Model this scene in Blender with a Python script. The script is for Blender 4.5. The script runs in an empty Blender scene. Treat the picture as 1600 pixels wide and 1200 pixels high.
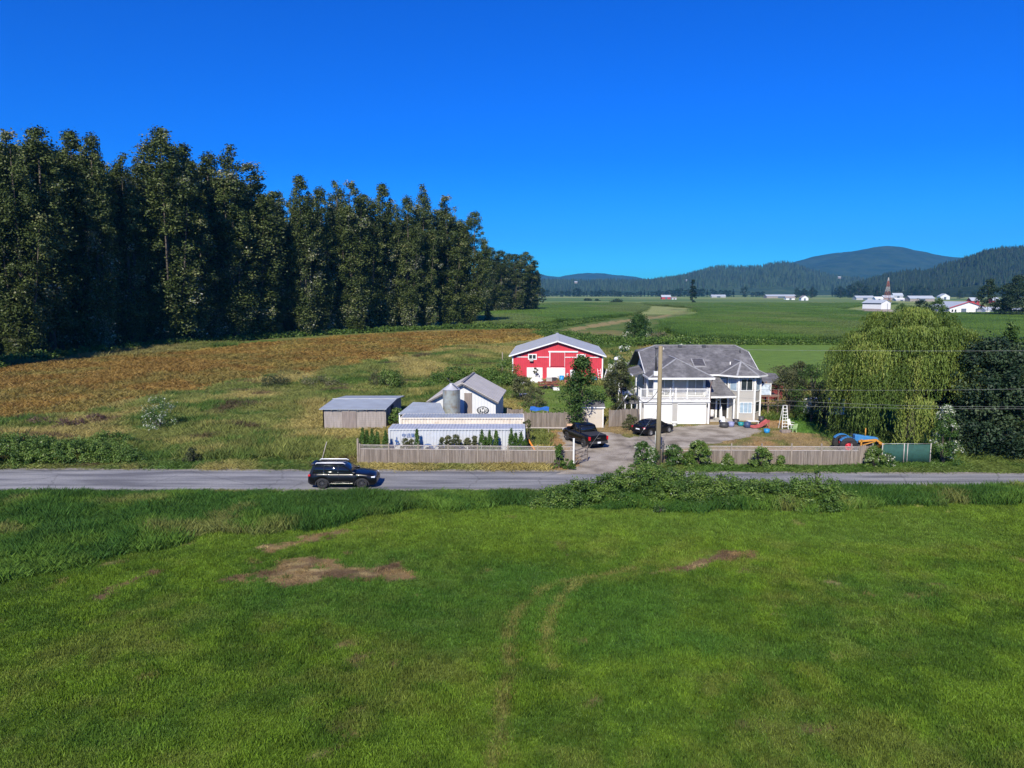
import bpy, bmesh, math, random
import numpy as np
from mathutils import Vector, Matrix, Euler
R = math.radians
random.seed(7)
rng = np.random.default_rng(11)
scene = bpy.context.scene
COL = scene.collection

# ------------------------------------------------------------ camera, sky, sun, exposure
CAM_H, PITCH, FPX = 14.2, R(7.13), 1142.0          # focal length in pixels of a 1600 px wide frame
cam_d = bpy.data.cameras.new('camera')
cam = bpy.data.objects.new('camera', cam_d); COL.objects.link(cam)
cam_d.sensor_width = 36.0
cam_d.lens = 36.0 * FPX / 1600.0
cam_d.clip_start = 0.5; cam_d.clip_end = 60000
cam.location = (0, 0, CAM_H)
cam.rotation_euler = (R(90) - PITCH, 0, 0)
scene.camera = cam
SUN_AZ, SUN_EL = R(12.5), R(38)                       # the light travels towards +Y, 12 deg to the right
world = bpy.data.worlds.new('World'); scene.world = world; world.use_nodes = True
wn = world.node_tree.nodes; wl = world.node_tree.links
wn.clear()
sky = wn.new('ShaderNodeTexSky'); sky.sky_type = 'NISHITA'; sky.sun_disc = False
sky.sun_elevation = SUN_EL; sky.sun_rotation = R(180) + SUN_AZ
sky.altitude = 0; sky.air_density = 1.0; sky.dust_density = 0.1; sky.ozone_density = 6.0
hs = wn.new('ShaderNodeHueSaturation'); hs.inputs['Saturation'].default_value = 1.5; hs.inputs['Value'].default_value = 1.0
wl.new(sky.outputs[0], hs.inputs['Color'])
bg = wn.new('ShaderNodeBackground'); bg.inputs['Strength'].default_value = 0.072
tn = wn.new('ShaderNodeMixRGB'); tn.blend_type = 'MULTIPLY'; tn.inputs[0].default_value = 1; tn.inputs[2].default_value = (0.145, 0.80, 1.36, 1)   # the deep polarised blue of the day
gm = wn.new('ShaderNodeGamma'); gm.inputs[1].default_value = 1.15
wl.new(hs.outputs[0], tn.inputs[1]); wl.new(tn.outputs[0], gm.inputs[0]); wl.new(gm.outputs[0], bg.inputs['Color'])
wo = wn.new('ShaderNodeOutputWorld'); wl.new(bg.outputs[0], wo.inputs['Surface'])
sd = bpy.data.lights.new('sun', 'SUN'); sd.energy = 5.0; sd.angle = R(0.5); sd.color = (1.0, 0.93, 0.78)
sun = bpy.data.objects.new('sun', sd); COL.objects.link(sun)
LDIR = Vector((math.sin(SUN_AZ) * math.cos(SUN_EL), math.cos(SUN_AZ) * math.cos(SUN_EL), -math.sin(SUN_EL)))
sun.rotation_euler = LDIR.to_track_quat('-Z', 'Y').to_euler()
sun.location = (-40, -40, 80)
scene.view_settings.view_transform = 'Standard'; scene.view_settings.look = 'None'
scene.view_settings.exposure = 0.3; scene.view_settings.gamma = 1.0
scene.render.engine = 'CYCLES'
scene.cycles.max_bounces = 6; scene.cycles.diffuse_bounces = 2; scene.cycles.glossy_bounces = 3
scene.cycles.transmission_bounces = 4; scene.cycles.transparent_max_bounces = 6; scene.cycles.volume_bounces = 0
scene.cycles.use_denoising = True
HAZE_D = 0.55e-4

# ------------------------------------------------------------ surveying: photo pixel -> place on the land
CP, SP = math.cos(PITCH), math.sin(PITCH)
def ray(u, v):
    x = (u - 800) / FPX; y = -(v - 600) / FPX
    return x, CP + SP * y, -SP + CP * y
def G(u, v, z=0.0):
    x, y, w = ray(u, v); t = (z - CAM_H) / w
    return (x * t, y * t)
def PY(u, v, Y):
    x, y, w = ray(u, v); t = Y / y
    return (x * t, CAM_H + w * t)
def XA(u, Y, z=0.0):                                # X of pixel column u at forward distance Y, height z
    depth = Y * CP - (z - CAM_H) * SP
    return (u - 800) / FPX * depth

# ------------------------------------------------------------ numpy noise
def _h(ix, iy, s):
    n = (ix.astype(np.int64) * 374761393 + iy.astype(np.int64) * 668265263 + s * 1274126177) & 0xffffffff
    n = ((n ^ (n >> 13)) * 1274126177) & 0xffffffff
    n = (n ^ (n >> 16)) & 0xffff
    return n / 65535.0
def vn(x, y, sc=1.0, s=0):
    x = np.asarray(x, float) / sc; y = np.asarray(y, float) / sc
    ix = np.floor(x); iy = np.floor(y); fx = x - ix; fy = y - iy
    fx = fx * fx * (3 - 2 * fx); fy = fy * fy * (3 - 2 * fy)
    a = _h(ix, iy, s); b = _h(ix + 1, iy, s); c = _h(ix, iy + 1, s); d = _h(ix + 1, iy + 1, s)
    return (a * (1 - fx) + b * fx) * (1 - fy) + (c * (1 - fx) + d * fx) * fy
def fbm(x, y, sc=1.0, s=0, o=4):
    t = 0; a = 0.5; n = 0
    for i in range(o):
        t = t + a * vn(x, y, sc / 2 ** i, s + i * 17); n += a; a *= 0.5
    return t / n
def inpoly(x, y, P):
    x = np.asarray(x); y = np.asarray(y); r = np.zeros(x.shape, bool); n = len(P)
    for i in range(n):
        x0, y0 = P[i]; x1, y1 = P[(i + 1) % n]
        if y0 == y1: continue
        c = ((y0 > y) != (y1 > y)) & (x < (x1 - x0) * (y - y0) / (y1 - y0) + x0)
        r ^= c
    return r
def dpoly(x, y, L):                                 # distance to a polyline
    d = np.full(np.shape(x), 1e9)
    for (x0, y0), (x1, y1) in zip(L[:-1], L[1:]):
        dx, dy = x1 - x0, y1 - y0; t = np.clip(((x - x0) * dx + (y - y0) * dy) / (dx * dx + dy * dy + 1e-9), 0, 1)
        d = np.minimum(d, np.hypot(x - x0 - t * dx, y - y0 - t * dy))
    return d
def mix(a, b, t):
    t = np.clip(np.asarray(t, float), 0, 1)[..., None]
    return a * (1 - t) + np.asarray(b) * t
def sm(x, a, b):
    t = np.clip((x - a) / (b - a), 0, 1); return t * t * (3 - 2 * t)

# ------------------------------------------------------------ objects and tags
def tag(o, label=None, cat=None, group=None, kind=None):
    if label: o['label'] = label
    if cat: o['category'] = cat
    if group: o['group'] = group
    if kind: o['kind'] = kind
    return o
def empty(name, loc=(0, 0, 0), rz=0.0, label=None, cat=None, group=None):
    o = bpy.data.objects.new(name, None); COL.objects.link(o)
    o.location = loc; o.rotation_euler = (0, 0, rz); o.empty_display_size = 0.3
    return tag(o, label, cat, group)
def link(name, me, mat=None, parent=None):
    o = bpy.data.objects.new(name, me); COL.objects.link(o)
    if mat is not None and not me.materials: me.materials.append(mat)
    if parent is not None: o.parent = parent
    return o
def kids(o): return [c for c in bpy.data.objects if c.parent == o]
def copy_tree(o, parent=None):
    c = o.copy(); COL.objects.link(c); c.parent = parent
    for ch in CH.get(o.name, []) or kids(o): copy_tree(ch, c)
    return c
CH = {}

class MB:
    """collects shapes, then links them as one mesh object"""
    def __init__(s): s.v = []; s.f = []; s.sm = []
    def add(s, vs, fs, smooth=False):
        b = len(s.v); s.v += [tuple(p) for p in vs]
        s.f += [tuple(b + i for i in f) for f in fs]; s.sm += [smooth] * len(fs); return s
    def box(s, x0, x1, y0, y1, z0, z1, M=None):
        vs = [(x, y, z) for z in (z0, z1) for y in (y0, y1) for x in (x0, x1)]
        if M is not None: vs = [tuple(M @ Vector(p)) for p in vs]
        return s.add(vs, [(0, 2, 3, 1), (4, 5, 7, 6), (0, 1, 5, 4), (1, 3, 7, 5), (3, 2, 6, 7), (2, 0, 4, 6)])
    def bar(s, p, q, w, h=None, up=(0, 0, 1)):
        p = Vector(p); q = Vector(q); h = h or w; d = (q - p).normalized(); u = Vector(up)
        if abs(d.dot(u)) > 0.98: u = Vector((0, 1, 0))
        a = d.cross(u).normalized() * (w / 2); b = a.cross(d).normalized() * (h / 2)
        vs = [e + i * a + j * b for e in (p, q) for i, j in ((-1, -1), (1, -1), (1, 1), (-1, 1))]
        return s.add(vs, [(0, 3, 2, 1), (4, 5, 6, 7), (0, 1, 5, 4), (1, 2, 6, 5), (2, 3, 7, 6), (3, 0, 4, 7)])
    def tube(s, pts, rs, n=8, cap=True, smooth=True):
        pts = [Vector(p) for p in pts]; m = len(pts); vs = []; fs = []
        if not hasattr(rs, '__len__'): rs = [rs] * m
        up = Vector((0, 0, 1)) if abs((pts[-1] - pts[0]).normalized().z) < 0.9 else Vector((0, 1, 0))
        for i, p in enumerate(pts):
            d = (pts[min(i + 1, m - 1)] - pts[max(i - 1, 0)]).normalized()
            a = d.cross(up).normalized(); b = a.cross(d)
            for k in range(n):
                t = 2 * math.pi * k / n; vs.append(p + (a * math.cos(t) + b * math.sin(t)) * rs[i])
        for i in range(m - 1):
            for k in range(n):
                k2 = (k + 1) % n; fs.append((i * n + k, i * n + k2, (i + 1) * n + k2, (i + 1) * n + k))
        s.add(vs, fs, smooth)
        if cap:
            b = len(s.v) - len(vs)
            s.f += [tuple(b + k for k in range(n))[::-1], tuple(b + (m - 1) * n + k for k in range(n))]; s.sm += [False, False]
        return s
    def lathe(s, prof, c=(0, 0, 0), n=24, axis='z', smooth=True):
        vs = []; fs = []; m = len(prof)
        for r, h in prof:
            for k in range(n):
                t = 2 * math.pi * k / n; a, b = r * math.cos(t), r * math.sin(t)
                p = (a, b, h) if axis == 'z' else ((a, h, b) if axis == 'y' else (h, a, b))
                vs.append((p[0] + c[0], p[1] + c[1], p[2] + c[2]))
        for i in range(m - 1):
            for k in range(n):
                k2 = (k + 1) % n; fs.append((i * n + k, i * n + k2, (i + 1) * n + k2, (i + 1) * n + k))
        return s.add(vs, fs, smooth)
    def poly(s, pts, th=0.0, d=None):
        """a slab: polygon pushed back by th along -normal (or along d)"""
        pts = [Vector(p) for p in pts]; n = len(pts)
        if th == 0: return s.add(pts, [tuple(range(n))])
        nr = Vector((0, 0, 0))
        for i in range(n):
            a, b = pts[i], pts[(i + 1) % n]; nr += Vector(((a.y - b.y) * (a.z + b.z), (a.z - b.z) * (a.x + b.x), (a.x - b.x) * (a.y + b.y)))
        off = (Vector(d) if d is not None else -nr.normalized()) * th
        vs = pts + [p + off for p in pts]
        fs = [tuple(range(n)), tuple(range(2 * n - 1, n - 1, -1))] + [(i, i + n, (i + 1) % n + n, (i + 1) % n) for i in range(n)]
        return s.add(vs, fs)
    def build(s, name, mat, parent=None, bevel=0.0, seg=2, fix=True):
        me = bpy.data.meshes.new(name); me.from_pydata(s.v, [], s.f); me.validate()
        if len(me.polygons) == len(s.sm): me.polygons.foreach_set('use_smooth', s.sm)
        me.update()
        if fix:
            bm = bmesh.new(); bm.from_mesh(me); bmesh.ops.recalc_face_normals(bm, faces=bm.faces); bm.to_mesh(me); bm.free()
        o = link(name, me, mat, parent)
        if bevel:
            b = o.modifiers.new('bevel', 'BEVEL'); b.width = bevel; b.segments = seg; b.limit_method = 'ANGLE'; b.angle_limit = R(35)
        return o

# ------------------------------------------------------------ materials
def new_mat(name):
    m = bpy.data.materials.new(name); m.use_nodes = True; nt = m.node_tree
    return m, nt, nt.nodes, nt.links, nt.nodes['Principled BSDF']
def ramp(ns, stops, interp='LINEAR'):
    r = ns.new('ShaderNodeValToRGB'); r.color_ramp.interpolation = interp; e = r.color_ramp.elements
    while len(e) < len(stops): e.new(0.5)
    for i, (p, c) in enumerate(stops): e[i].position = p; e[i].color = (*c, 1) if len(c) == 3 else c
    return r
def pmat(name, col, rough=0.7, var=0.25, sc=3.0, metal=0.0, bump=0.0, bsc=20.0, stain=None, stain_amt=0.5, stain_sc=1.5,
         bands=None, band_dark=0.35, band_bump=0.4, spec=0.5, stretch=(1, 1, 1), coat=0.0):
    """colour with noise variation, optional stains, bump and bands = (axis, period in m, duty)"""
    m, nt, ns, lk, P = new_mat(name)
    tc = ns.new('ShaderNodeTexCoord'); mp = ns.new('ShaderNodeMapping'); mp.inputs['Scale'].default_value = stretch
    lk.new(tc.outputs['Object'], mp.inputs[0])
    n = ns.new('ShaderNodeTexNoise'); n.inputs['Scale'].default_value = sc; n.inputs['Detail'].default_value = 6
    lk.new(mp.outputs[0], n.inputs[0])
    lo = [c * (1 - var) for c in col]; hi = [min(1, c * (1 + var)) for c in col]
    r = ramp(ns, [(0.3, lo), (0.7, hi)]); lk.new(n.outputs['Fac'], r.inputs[0]); out = r.outputs[0]
    if stain:
        n2 = ns.new('ShaderNodeTexNoise'); n2.inputs['Scale'].default_value = stain_sc; n2.inputs['Detail'].default_value = 8; n2.inputs['Roughness'].default_value = 0.7
        lk.new(mp.outputs[0], n2.inputs[0])
        r2 = ramp(ns, [(0.5, (0, 0, 0)), (0.68, (stain_amt,) * 3)]); lk.new(n2.outputs['Fac'], r2.inputs[0])
        mx = ns.new('ShaderNodeMixRGB'); lk.new(r2.outputs[0], mx.inputs[0]); lk.new(out, mx.inputs[1]); mx.inputs[2].default_value = (*stain, 1); out = mx.outputs[0]
    hgt = None
    if bands:
        ax, per, duty = bands
        sp = ns.new('ShaderNodeSeparateXYZ'); lk.new(tc.outputs['Object'], sp.inputs[0])
        d = ns.new('ShaderNodeMath'); d.operation = 'DIVIDE'; lk.new(sp.outputs[ax], d.inputs[0]); d.inputs[1].default_value = per
        fr = ns.new('ShaderNodeMath'); fr.operation = 'FRACT'; lk.new(d.outputs[0], fr.inputs[0])
        rb = ramp(ns, [(0.0, (1 - band_dark,) * 3), (duty, (1, 1, 1)), (1.0, (1, 1, 1))]); lk.new(fr.outputs[0], rb.inputs[0])
        mx = ns.new('ShaderNodeMixRGB'); mx.blend_type = 'MULTIPLY'; mx.inputs[0].default_value = 1; lk.new(out, mx.inputs[1]); lk.new(rb.outputs[0], mx.inputs[2]); out = mx.outputs[0]
        hgt = fr.outputs[0]
    lk.new(out, P.inputs['Base Color'])
    P.inputs['Roughness'].default_value = rough; P.inputs['Metallic'].default_value = metal
    P.inputs['Specular IOR Level'].default_value = spec; P.inputs['Coat Weight'].default_value = coat
    last = None
    if hgt is not None and band_bump:
        b = ns.new('ShaderNodeBump'); b.inputs['Strength'].default_value = band_bump; b.inputs['Distance'].default_value = 0.05
        lk.new(hgt, b.inputs['Height']); last = b
    if bump:
        n3 = ns.new('ShaderNodeTexNoise'); n3.inputs['Scale'].default_value = bsc; n3.inputs['Detail'].default_value = 5; lk.new(mp.outputs[0], n3.inputs[0])
        b = ns.new('ShaderNodeBump'); b.inputs['Strength'].default_value = bump; b.inputs['Distance'].default_value = 0.05
        lk.new(n3.outputs['Fac'], b.inputs['Height'])
        if last: lk.new(last.outputs[0], b.inputs['Normal'])
        last = b
    if last: lk.new(last.outputs[0], P.inputs['Normal'])
    return m
def leaf_mat(name, stops, trans=0.25, rough=0.6, tint=False, rnd=0.5, spec=0.3):
    """leaves and blades: a ramp over the mesh's own 'tone' value (leaf kind, not light) with a random shift for each leaf"""
    m, nt, ns, lk, P = new_mat(name)
    out = None
    at = ns.new('ShaderNodeAttribute'); at.attribute_name = 'tone'
    g = ns.new('ShaderNodeNewGeometry')
    a = ns.new('ShaderNodeMath'); a.operation = 'MULTIPLY_ADD'; a.inputs[1].default_value = 0.16; lk.new(g.outputs['Random Per Island'], a.inputs[0]); lk.new(at.outputs['Fac'], a.inputs[2])
    r = ramp(ns, stops); lk.new(a.outputs[0], r.inputs[0]); out = r.outputs[0]
    if tint:
        ti = ns.new('ShaderNodeAttribute'); ti.attribute_name = 'tint'; ti.attribute_type = 'INSTANCER'
        mx = ns.new('ShaderNodeMixRGB'); mx.blend_type = 'MULTIPLY'; mx.inputs[0].default_value = 1
        lk.new(out, mx.inputs[1]); lk.new(ti.outputs['Color'], mx.inputs[2]); out = mx.outputs[0]
    lk.new(out, P.inputs['Base Color']); P.inputs['Roughness'].default_value = rough; P.inputs['Specular IOR Level'].default_value = spec
    tr = ns.new('ShaderNodeBsdfTranslucent'); lk.new(out, tr.inputs['Color'])
    mxs = ns.new('ShaderNodeMixShader'); mxs.inputs[0].default_value = trans
    lk.new(P.outputs[0], mxs.inputs[1]); lk.new(tr.outputs[0], mxs.inputs[2])
    lk.new(mxs.outputs[0], ns['Material Output'].inputs['Surface'])
    return m
# ------------------------------------------------------------ the lie of the land (polygons surveyed on the ground plane)
def GP(L): return [G(u, v) for u, v in L]
P_BROWN = GP([(-160, 588), (0, 573), (120, 563), (250, 553), (400, 537), (600, 522), (760, 517), (835, 515), (846, 520), (835, 530), (700, 545), (560, 572), (430, 590), (300, 612), (150, 642), (0, 662), (-160, 672)])
P_CORNL = GP([(752, 510), (745, 496), (835, 484), (860, 474.5), (985, 474.5), (1005, 484), (985, 492), (930, 499), (860, 506), (790, 514)])
P_CORNR = GP([(1010, 474.8), (1200, 474.5), (1420, 474), (1340, 478), (1290, 485), (1400, 496), (1620, 492), (2300, 492), (2300, 537), (1300, 537), (1110, 536), (1045, 520), (1060, 505), (1110, 494), (1095, 482), (1020, 478)])
P_PATH = GP([(1040, 483.5), (1062, 486), (1058, 490), (1010, 496), (960, 501), (905, 511), (870, 519), (895, 517.5), (975, 504.5), (1040, 497), (1075, 489), (1060, 483.5)])
P_MOWN = GP([(1150, 538.5), (2300, 538.5), (2300, 600), (1320, 610), (1175, 600), (1120, 550)])
L_TAN = GP([(890, 516), (960, 503.5), (1015, 496.5), (1058, 489), (1052, 485.5), (1030, 483)])
P_DIRT = GP([(1290, 485.5), (1350, 483.5), (1420, 484), (1500, 486), (1640, 487), (1640, 492), (1500, 490), (1400, 496), (1360, 492)])
P_LAWN2 = GP([(812, 655), (808, 625), (840, 604), (960, 600), (975, 640), (880, 665)])
P_YARD = GP([(860, 738), (850, 668), (960, 662), (1000, 663), (1190, 655), (1310, 664), (1310, 700), (1380, 724), (1000, 728), (985, 740)])
P_YARDG = GP([(1225, 655), (1290, 645), (1310, 690), (1280, 680), (1240, 672)])
P_TALL = GP([(-900, 980), (-200, 960), (0, 905), (110, 885), (190, 862), (270, 850), (330, 836), (430, 828), (520, 823), (560, 806), (640, 796), (800, 792), (900, 796), (1100, 800), (1300, 794), (1500, 788), (1700, 792), (2600, 800), (2600, 762), (1600, 758), (1000, 762), (800, 763), (300, 765), (0, 763), (-900, 763)])
P_BARE = [GP([(335, 908), (400, 885), (440, 868), (520, 865), (560, 880), (630, 878), (640, 898), (560, 905), (470, 905), (400, 908)]),
          GP([(150, 928), (200, 908), (262, 886), (262, 896), (215, 915)]), GP([(1020, 893), (1080, 876), (1130, 862), (1170, 858), (1178, 878), (1110, 888)]),
          GP([(395, 855), (530, 822), (540, 830), (420, 862)]), GP([(365, 872), (390, 865), (390, 876)]), GP([(200, 785), (245, 780), (245, 788), (205, 792)])]
L_TRK = [GP([(770, 1210), (785, 1120), (795, 1060), (798, 980), (812, 945), (850, 918), (900, 903), (990, 885)]), GP([(862, 1040), (850, 1000), (865, 950), (880, 925), (920, 900)])]
P_PASTB = GP([(-900, 735), (-900, 700), (0, 662), (300, 612), (560, 572), (846, 520), (1000, 540), (1320, 560), (1320, 660), (900, 735)])

def road_y(x): return 57.2 - 0.0185 * x, 51.5 + 0.004 * x       # far edge, near edge
A = np.array
def ground_info(x, y):
    """base colour of the soil and plants, and which plants grow there: 0 none 1 lawn 2 tall verge 3 meadow 4 brown field 5 corn 6 mown 7 dry yard"""
    x = np.asarray(x, float); y = np.asarray(y, float)
    far = np.clip(y / 60.0, 0.3, 8.0)
    px = x + (fbm(x, y, 3.0, 5) - .5) * 2.4 * far; py = y + (fbm(x, y, 3.0, 9) - .5) * 3.2 * far
    n1 = fbm(x, y, 6, 1); n2 = fbm(x, y, 1.6, 2); n3 = fbm(x, y, 30, 3); n4 = fbm(x, y * 0.35, 45, 4)
    z = np.zeros(x.shape)
    # far farmland in long strips
    c = mix(mix(A([.20, .26, .07]) + z[..., None], [.26, .29, .10], sm(n4, .4, .6)), [.10, .17, .05], sm(fbm(x * .25, y, 260, 31), .52, .58))
    k = np.zeros(x.shape, int)
    near = y < 480
    c = np.where(near[..., None], mix(mix(A([.115, .155, .035]) + z[..., None], [.065, .125, .022], sm(n1, .42, .6)), [.19, .17, .06], sm(n3, .5, .68)), c); k = np.where(near, 3, k)
    m = inpoly(px, py, P_PASTB) & (y > 57)
    cc = mix(mix(A([.16, .18, .05]) + z[..., None], [.07, .125, .026], sm(n1 * .6 + n2 * .4, .47, .58)), [.30, .25, .09], sm(fbm(x, y, 9, 44), .47, .64))
    cc = mix(cc, [.085, .05, .04], sm(fbm(x, y, 5, 71), .69, .76) * .8)
    c = np.where(m[..., None], cc, c); k = np.where(m, 3, k)
    m = inpoly(px, py, P_BROWN)
    cc = mix(mix(A([.25, .16, .044]) + z[..., None], [.215, .13, .034], sm(fbm(x, y * .5, 7, 12), .4, .7)), [.32, .225, .06], sm(fbm(x, y, 14, 13), .55, .7))
    cc = mix(cc, [.17, .16, .045], sm(n1, .46, .66) * .6)
    c = np.where(m[..., None], cc, c); k = np.where(m, 4, k)
    m = inpoly(px, py, P_CORNL) | inpoly(px, py, P_CORNR)
    c = np.where(m[..., None], mix(mix(A([.06, .125, .022]) + z[..., None], [.085, .155, .03], sm(n3 * .6 + n1 * .4, .4, .6)), [.10, .15, .045], sm(n4, .52, .62)), c); k = np.where(m & (y < 1500), 5, k)
    m = inpoly(px, py, P_PATH); c = np.where(m[..., None], mix(mix(A([.10, .165, .042]) + z[..., None], [.15, .17, .06], n3), [.30, .23, .10], (1 - sm(dpoly(x, y, L_TAN), 2, 9)) * .9), c); k = np.where(m, 6, k)
    m = inpoly(x, y, P_MOWN); c = np.where(m[..., None], mix(A([.10, .19, .03]) + z[..., None], [.15, .22, .045], n4 * .7 + n1 * .3), c); k = np.where(m, 6, k)
    m = inpoly(px, py, P_DIRT); c = np.where(m[..., None], A([.42, .38, .27]) + z[..., None], c); k = np.where(m, 0, k)
    m = inpoly(px, py, P_LAWN2); c = np.where(m[..., None], mix(A([.10, .19, .03]) + z[..., None], [.16, .19, .06], n2), c); k = np.where(m, 6, k)
    m = inpoly(x, y, P_YARD)
    c = np.where(m[..., None], mix(mix(A([.27, .20, .10]) + z[..., None], [.14, .15, .045], sm(n2, .45, .6)), [.33, .21, .10], sm(n1, .52, .66)), c); k = np.where(m, 7, k)
    m = inpoly(px, py, P_YARDG); c = np.where(m[..., None], A([.085, .18, .03]) + z[..., None], c); k = np.where(m, 6, k)
    # in front of the road
    m = y < road_y(x)[1]
    g = mix(mix(A([.105, .175, .016]) + z[..., None], [.060, .115, .013], sm(n2 * .45 + n1 * .25 + fbm(x, y, .7, 61, 3) * .3, .42, .58)), [.145, .165, .034], sm(fbm(x, y, 5, 66) * .6 + fbm(x, y, .8, 62, 3) * .4, .50, .68) * .6)
    g = mix(g, [.045, .115, .018], sm(fbm(x * .6, y, 11, 67), .5, .62) * .6)
    g = mix(g, [.13, .20, .025], sm(y, 36, 43) * .5)
    t = z.copy()
    for L in L_TRK: t = np.maximum(t, (1 - sm(dpoly(x + (px - x) * .15, y + (py - y) * .15, L), .05, .30)) * sm(fbm(x, y, 1.1, 81), .2, .48))
    g = mix(g, [.21, .18, .06], t * .7)
    b = z.copy()
    qx = x + (fbm(x, y, 2.2, 15) - .5) * 3.2 + (fbm(x, y, .6, 16) - .5) * 1.0; qy = y + (fbm(x, y, 2.2, 19) - .5) * 2.8 + (fbm(x, y, .6, 20) - .5) * .9
    for Q in P_BARE: b = np.maximum(b, inpoly(qx, qy, Q) * sm(fbm(x, y, .55, 24, 3), .28, .36))
    b = np.maximum(b, sm(fbm(x, y, 1.5, 91, 5), .76, .79) * .6)
    bc = mix(mix(A([.24, .16, .075]) + z[..., None], [.135, .085, .05], sm(fbm(x, y, 1.2, 22), .4, .6)), [.33, .25, .12], sm(fbm(x * .4, y, .5, 23), .55, .75))
    g = mix(g, bc, b * .95)
    tl = inpoly(px, py, P_TALL)
    tc = mix(mix(A([.042, .10, .018]) + z[..., None], [.085, .155, .024], sm(n1 * .5 + n2 * .5, .45, .6)), [.17, .165, .055], sm(fbm(x, y, 3, 55), .58, .74) * .7)
    tc = mix(tc, [.034, .08, .016], sm(fbm(x, y, 4.5, 56), .52, .62) * .8)
    g = np.where(tl[..., None], tc, g)
    c = np.where(m[..., None], g, c); k = np.where(m, np.where(tl, 2, np.where(b > .4, 8, 1)), k)
    yr = (y >= road_y(x)[1]) & (y <= road_y(x)[0]); c = np.where(yr[..., None], A([.2, .19, .17]) + z[..., None], c); k = np.where(yr, 0, k)
    return c, k

def land_z(x, y):
    f = sm(-np.asarray(y, float), -50.5, -44)
    return f * ((fbm(x, y, 9, 101) - .5) * 0.5 + (fbm(x, y, 2.5, 102, 3) - .5) * 0.12)

xs = list(np.arange(-46, 46.01, 0.36)); st = .36; q = 46.0; ext = []
while q < 26000: st *= 1.06; q += st; ext.append(q)
xs = np.array([-e for e in ext[::-1]] + xs + ext)
ys = [4, 8, 11, 13]; ys += list(np.arange(14, 64, 0.3)); st = .3; q = ys[-1]
while q < 30000: st *= 1.022; q += st; ys.append(q)
ys = np.array([-26000, -8000, -2000, -600, -200, -60, -20, -6] + ys)
GX, GY = np.meshgrid(xs, ys)
gc, gk = ground_info(GX, GY)
def grid_mesh(name, X, Y, Z, mat, cols=None):
    ny, nx = X.shape; me = bpy.data.meshes.new(name)
    co = np.stack([X, Y, Z], -1).reshape(-1, 3).astype(np.float32)
    i = np.arange(nx * ny).reshape(ny, nx); q = np.stack([i[:-1, :-1], i[:-1, 1:], i[1:, 1:], i[1:, :-1]], -1).reshape(-1, 4)
    me.vertices.add(len(co)); me.vertices.foreach_set('co', co.ravel())
    me.loops.add(q.size); me.loops.foreach_set('vertex_index', q.ravel().astype(np.int32))
    me.polygons.add(len(q)); me.polygons.foreach_set('loop_start', np.arange(0, q.size, 4, dtype=np.int32)); 
    me.polygons.foreach_set('use_smooth', np.ones(len(q), bool)); me.update(); me.validate()
    if cols is not None:
        a = me.attributes.new('Col', 'FLOAT_COLOR', 'POINT'); c4 = np.ones((len(co), 4), np.float32); c4[:, :3] = cols.reshape(-1, 3); a.data.foreach_set('color', c4.ravel())
    return link(name, me, mat)
m, nt, ns, lk, P = new_mat('land_soil_and_plants')
va = ns.new('ShaderNodeAttribute'); va.attribute_name = 'Col'
tc = ns.new('ShaderNodeTexCoord')
n1 = ns.new('ShaderNodeTexNoise'); n1.inputs['Scale'].default_value = 5.0; n1.inputs['Detail'].default_value = 8; n1.inputs['Roughness'].default_value = .75; lk.new(tc.outputs['Object'], n1.inputs[0])
n2 = ns.new('ShaderNodeTexNoise'); n2.inputs['Scale'].default_value = .35; n2.inputs['Detail'].default_value = 8; n2.inputs['Roughness'].default_value = .7; lk.new(tc.outputs['Object'], n2.inputs[0])
r1 = ramp(ns, [(.3, (.55,) * 3), (.7, (1.4,) * 3)]); lk.new(n1.outputs['Fac'], r1.inputs[0])
r2 = ramp(ns, [(.3, (.75,) * 3), (.7, (1.25,) * 3)]); lk.new(n2.outputs['Fac'], r2.inputs[0])
a1 = ns.new('ShaderNodeMixRGB'); a1.blend_type = 'MULTIPLY'; a1.inputs[0].default_value = 1; lk.new(va.outputs['Color'], a1.inputs[1]); lk.new(r1.outputs[0], a1.inputs[2])
a2 = ns.new('ShaderNodeMixRGB'); a2.blend_type = 'MULTIPLY'; a2.inputs[0].default_value = 1; lk.new(a1.outputs[0], a2.inputs[1]); lk.new(r2.outputs[0], a2.inputs[2])
lk.new(a2.outputs[0], P.inputs['Base Color']); P.inputs['Roughness'].default_value = .95; P.inputs['Specular IOR Level'].default_value = .1
bp = ns.new('ShaderNodeBump'); bp.inputs['Strength'].default_value = .6; bp.inputs['Distance'].default_value = .12; lk.new(n1.outputs['Fac'], bp.inputs['Height']); lk.new(bp.outputs[0], P.inputs['Normal'])
M_LAND = m
ground = grid_mesh('ground', GX, GY, land_z(GX, GY), M_LAND, gc); tag(ground, kind='structure')

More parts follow.
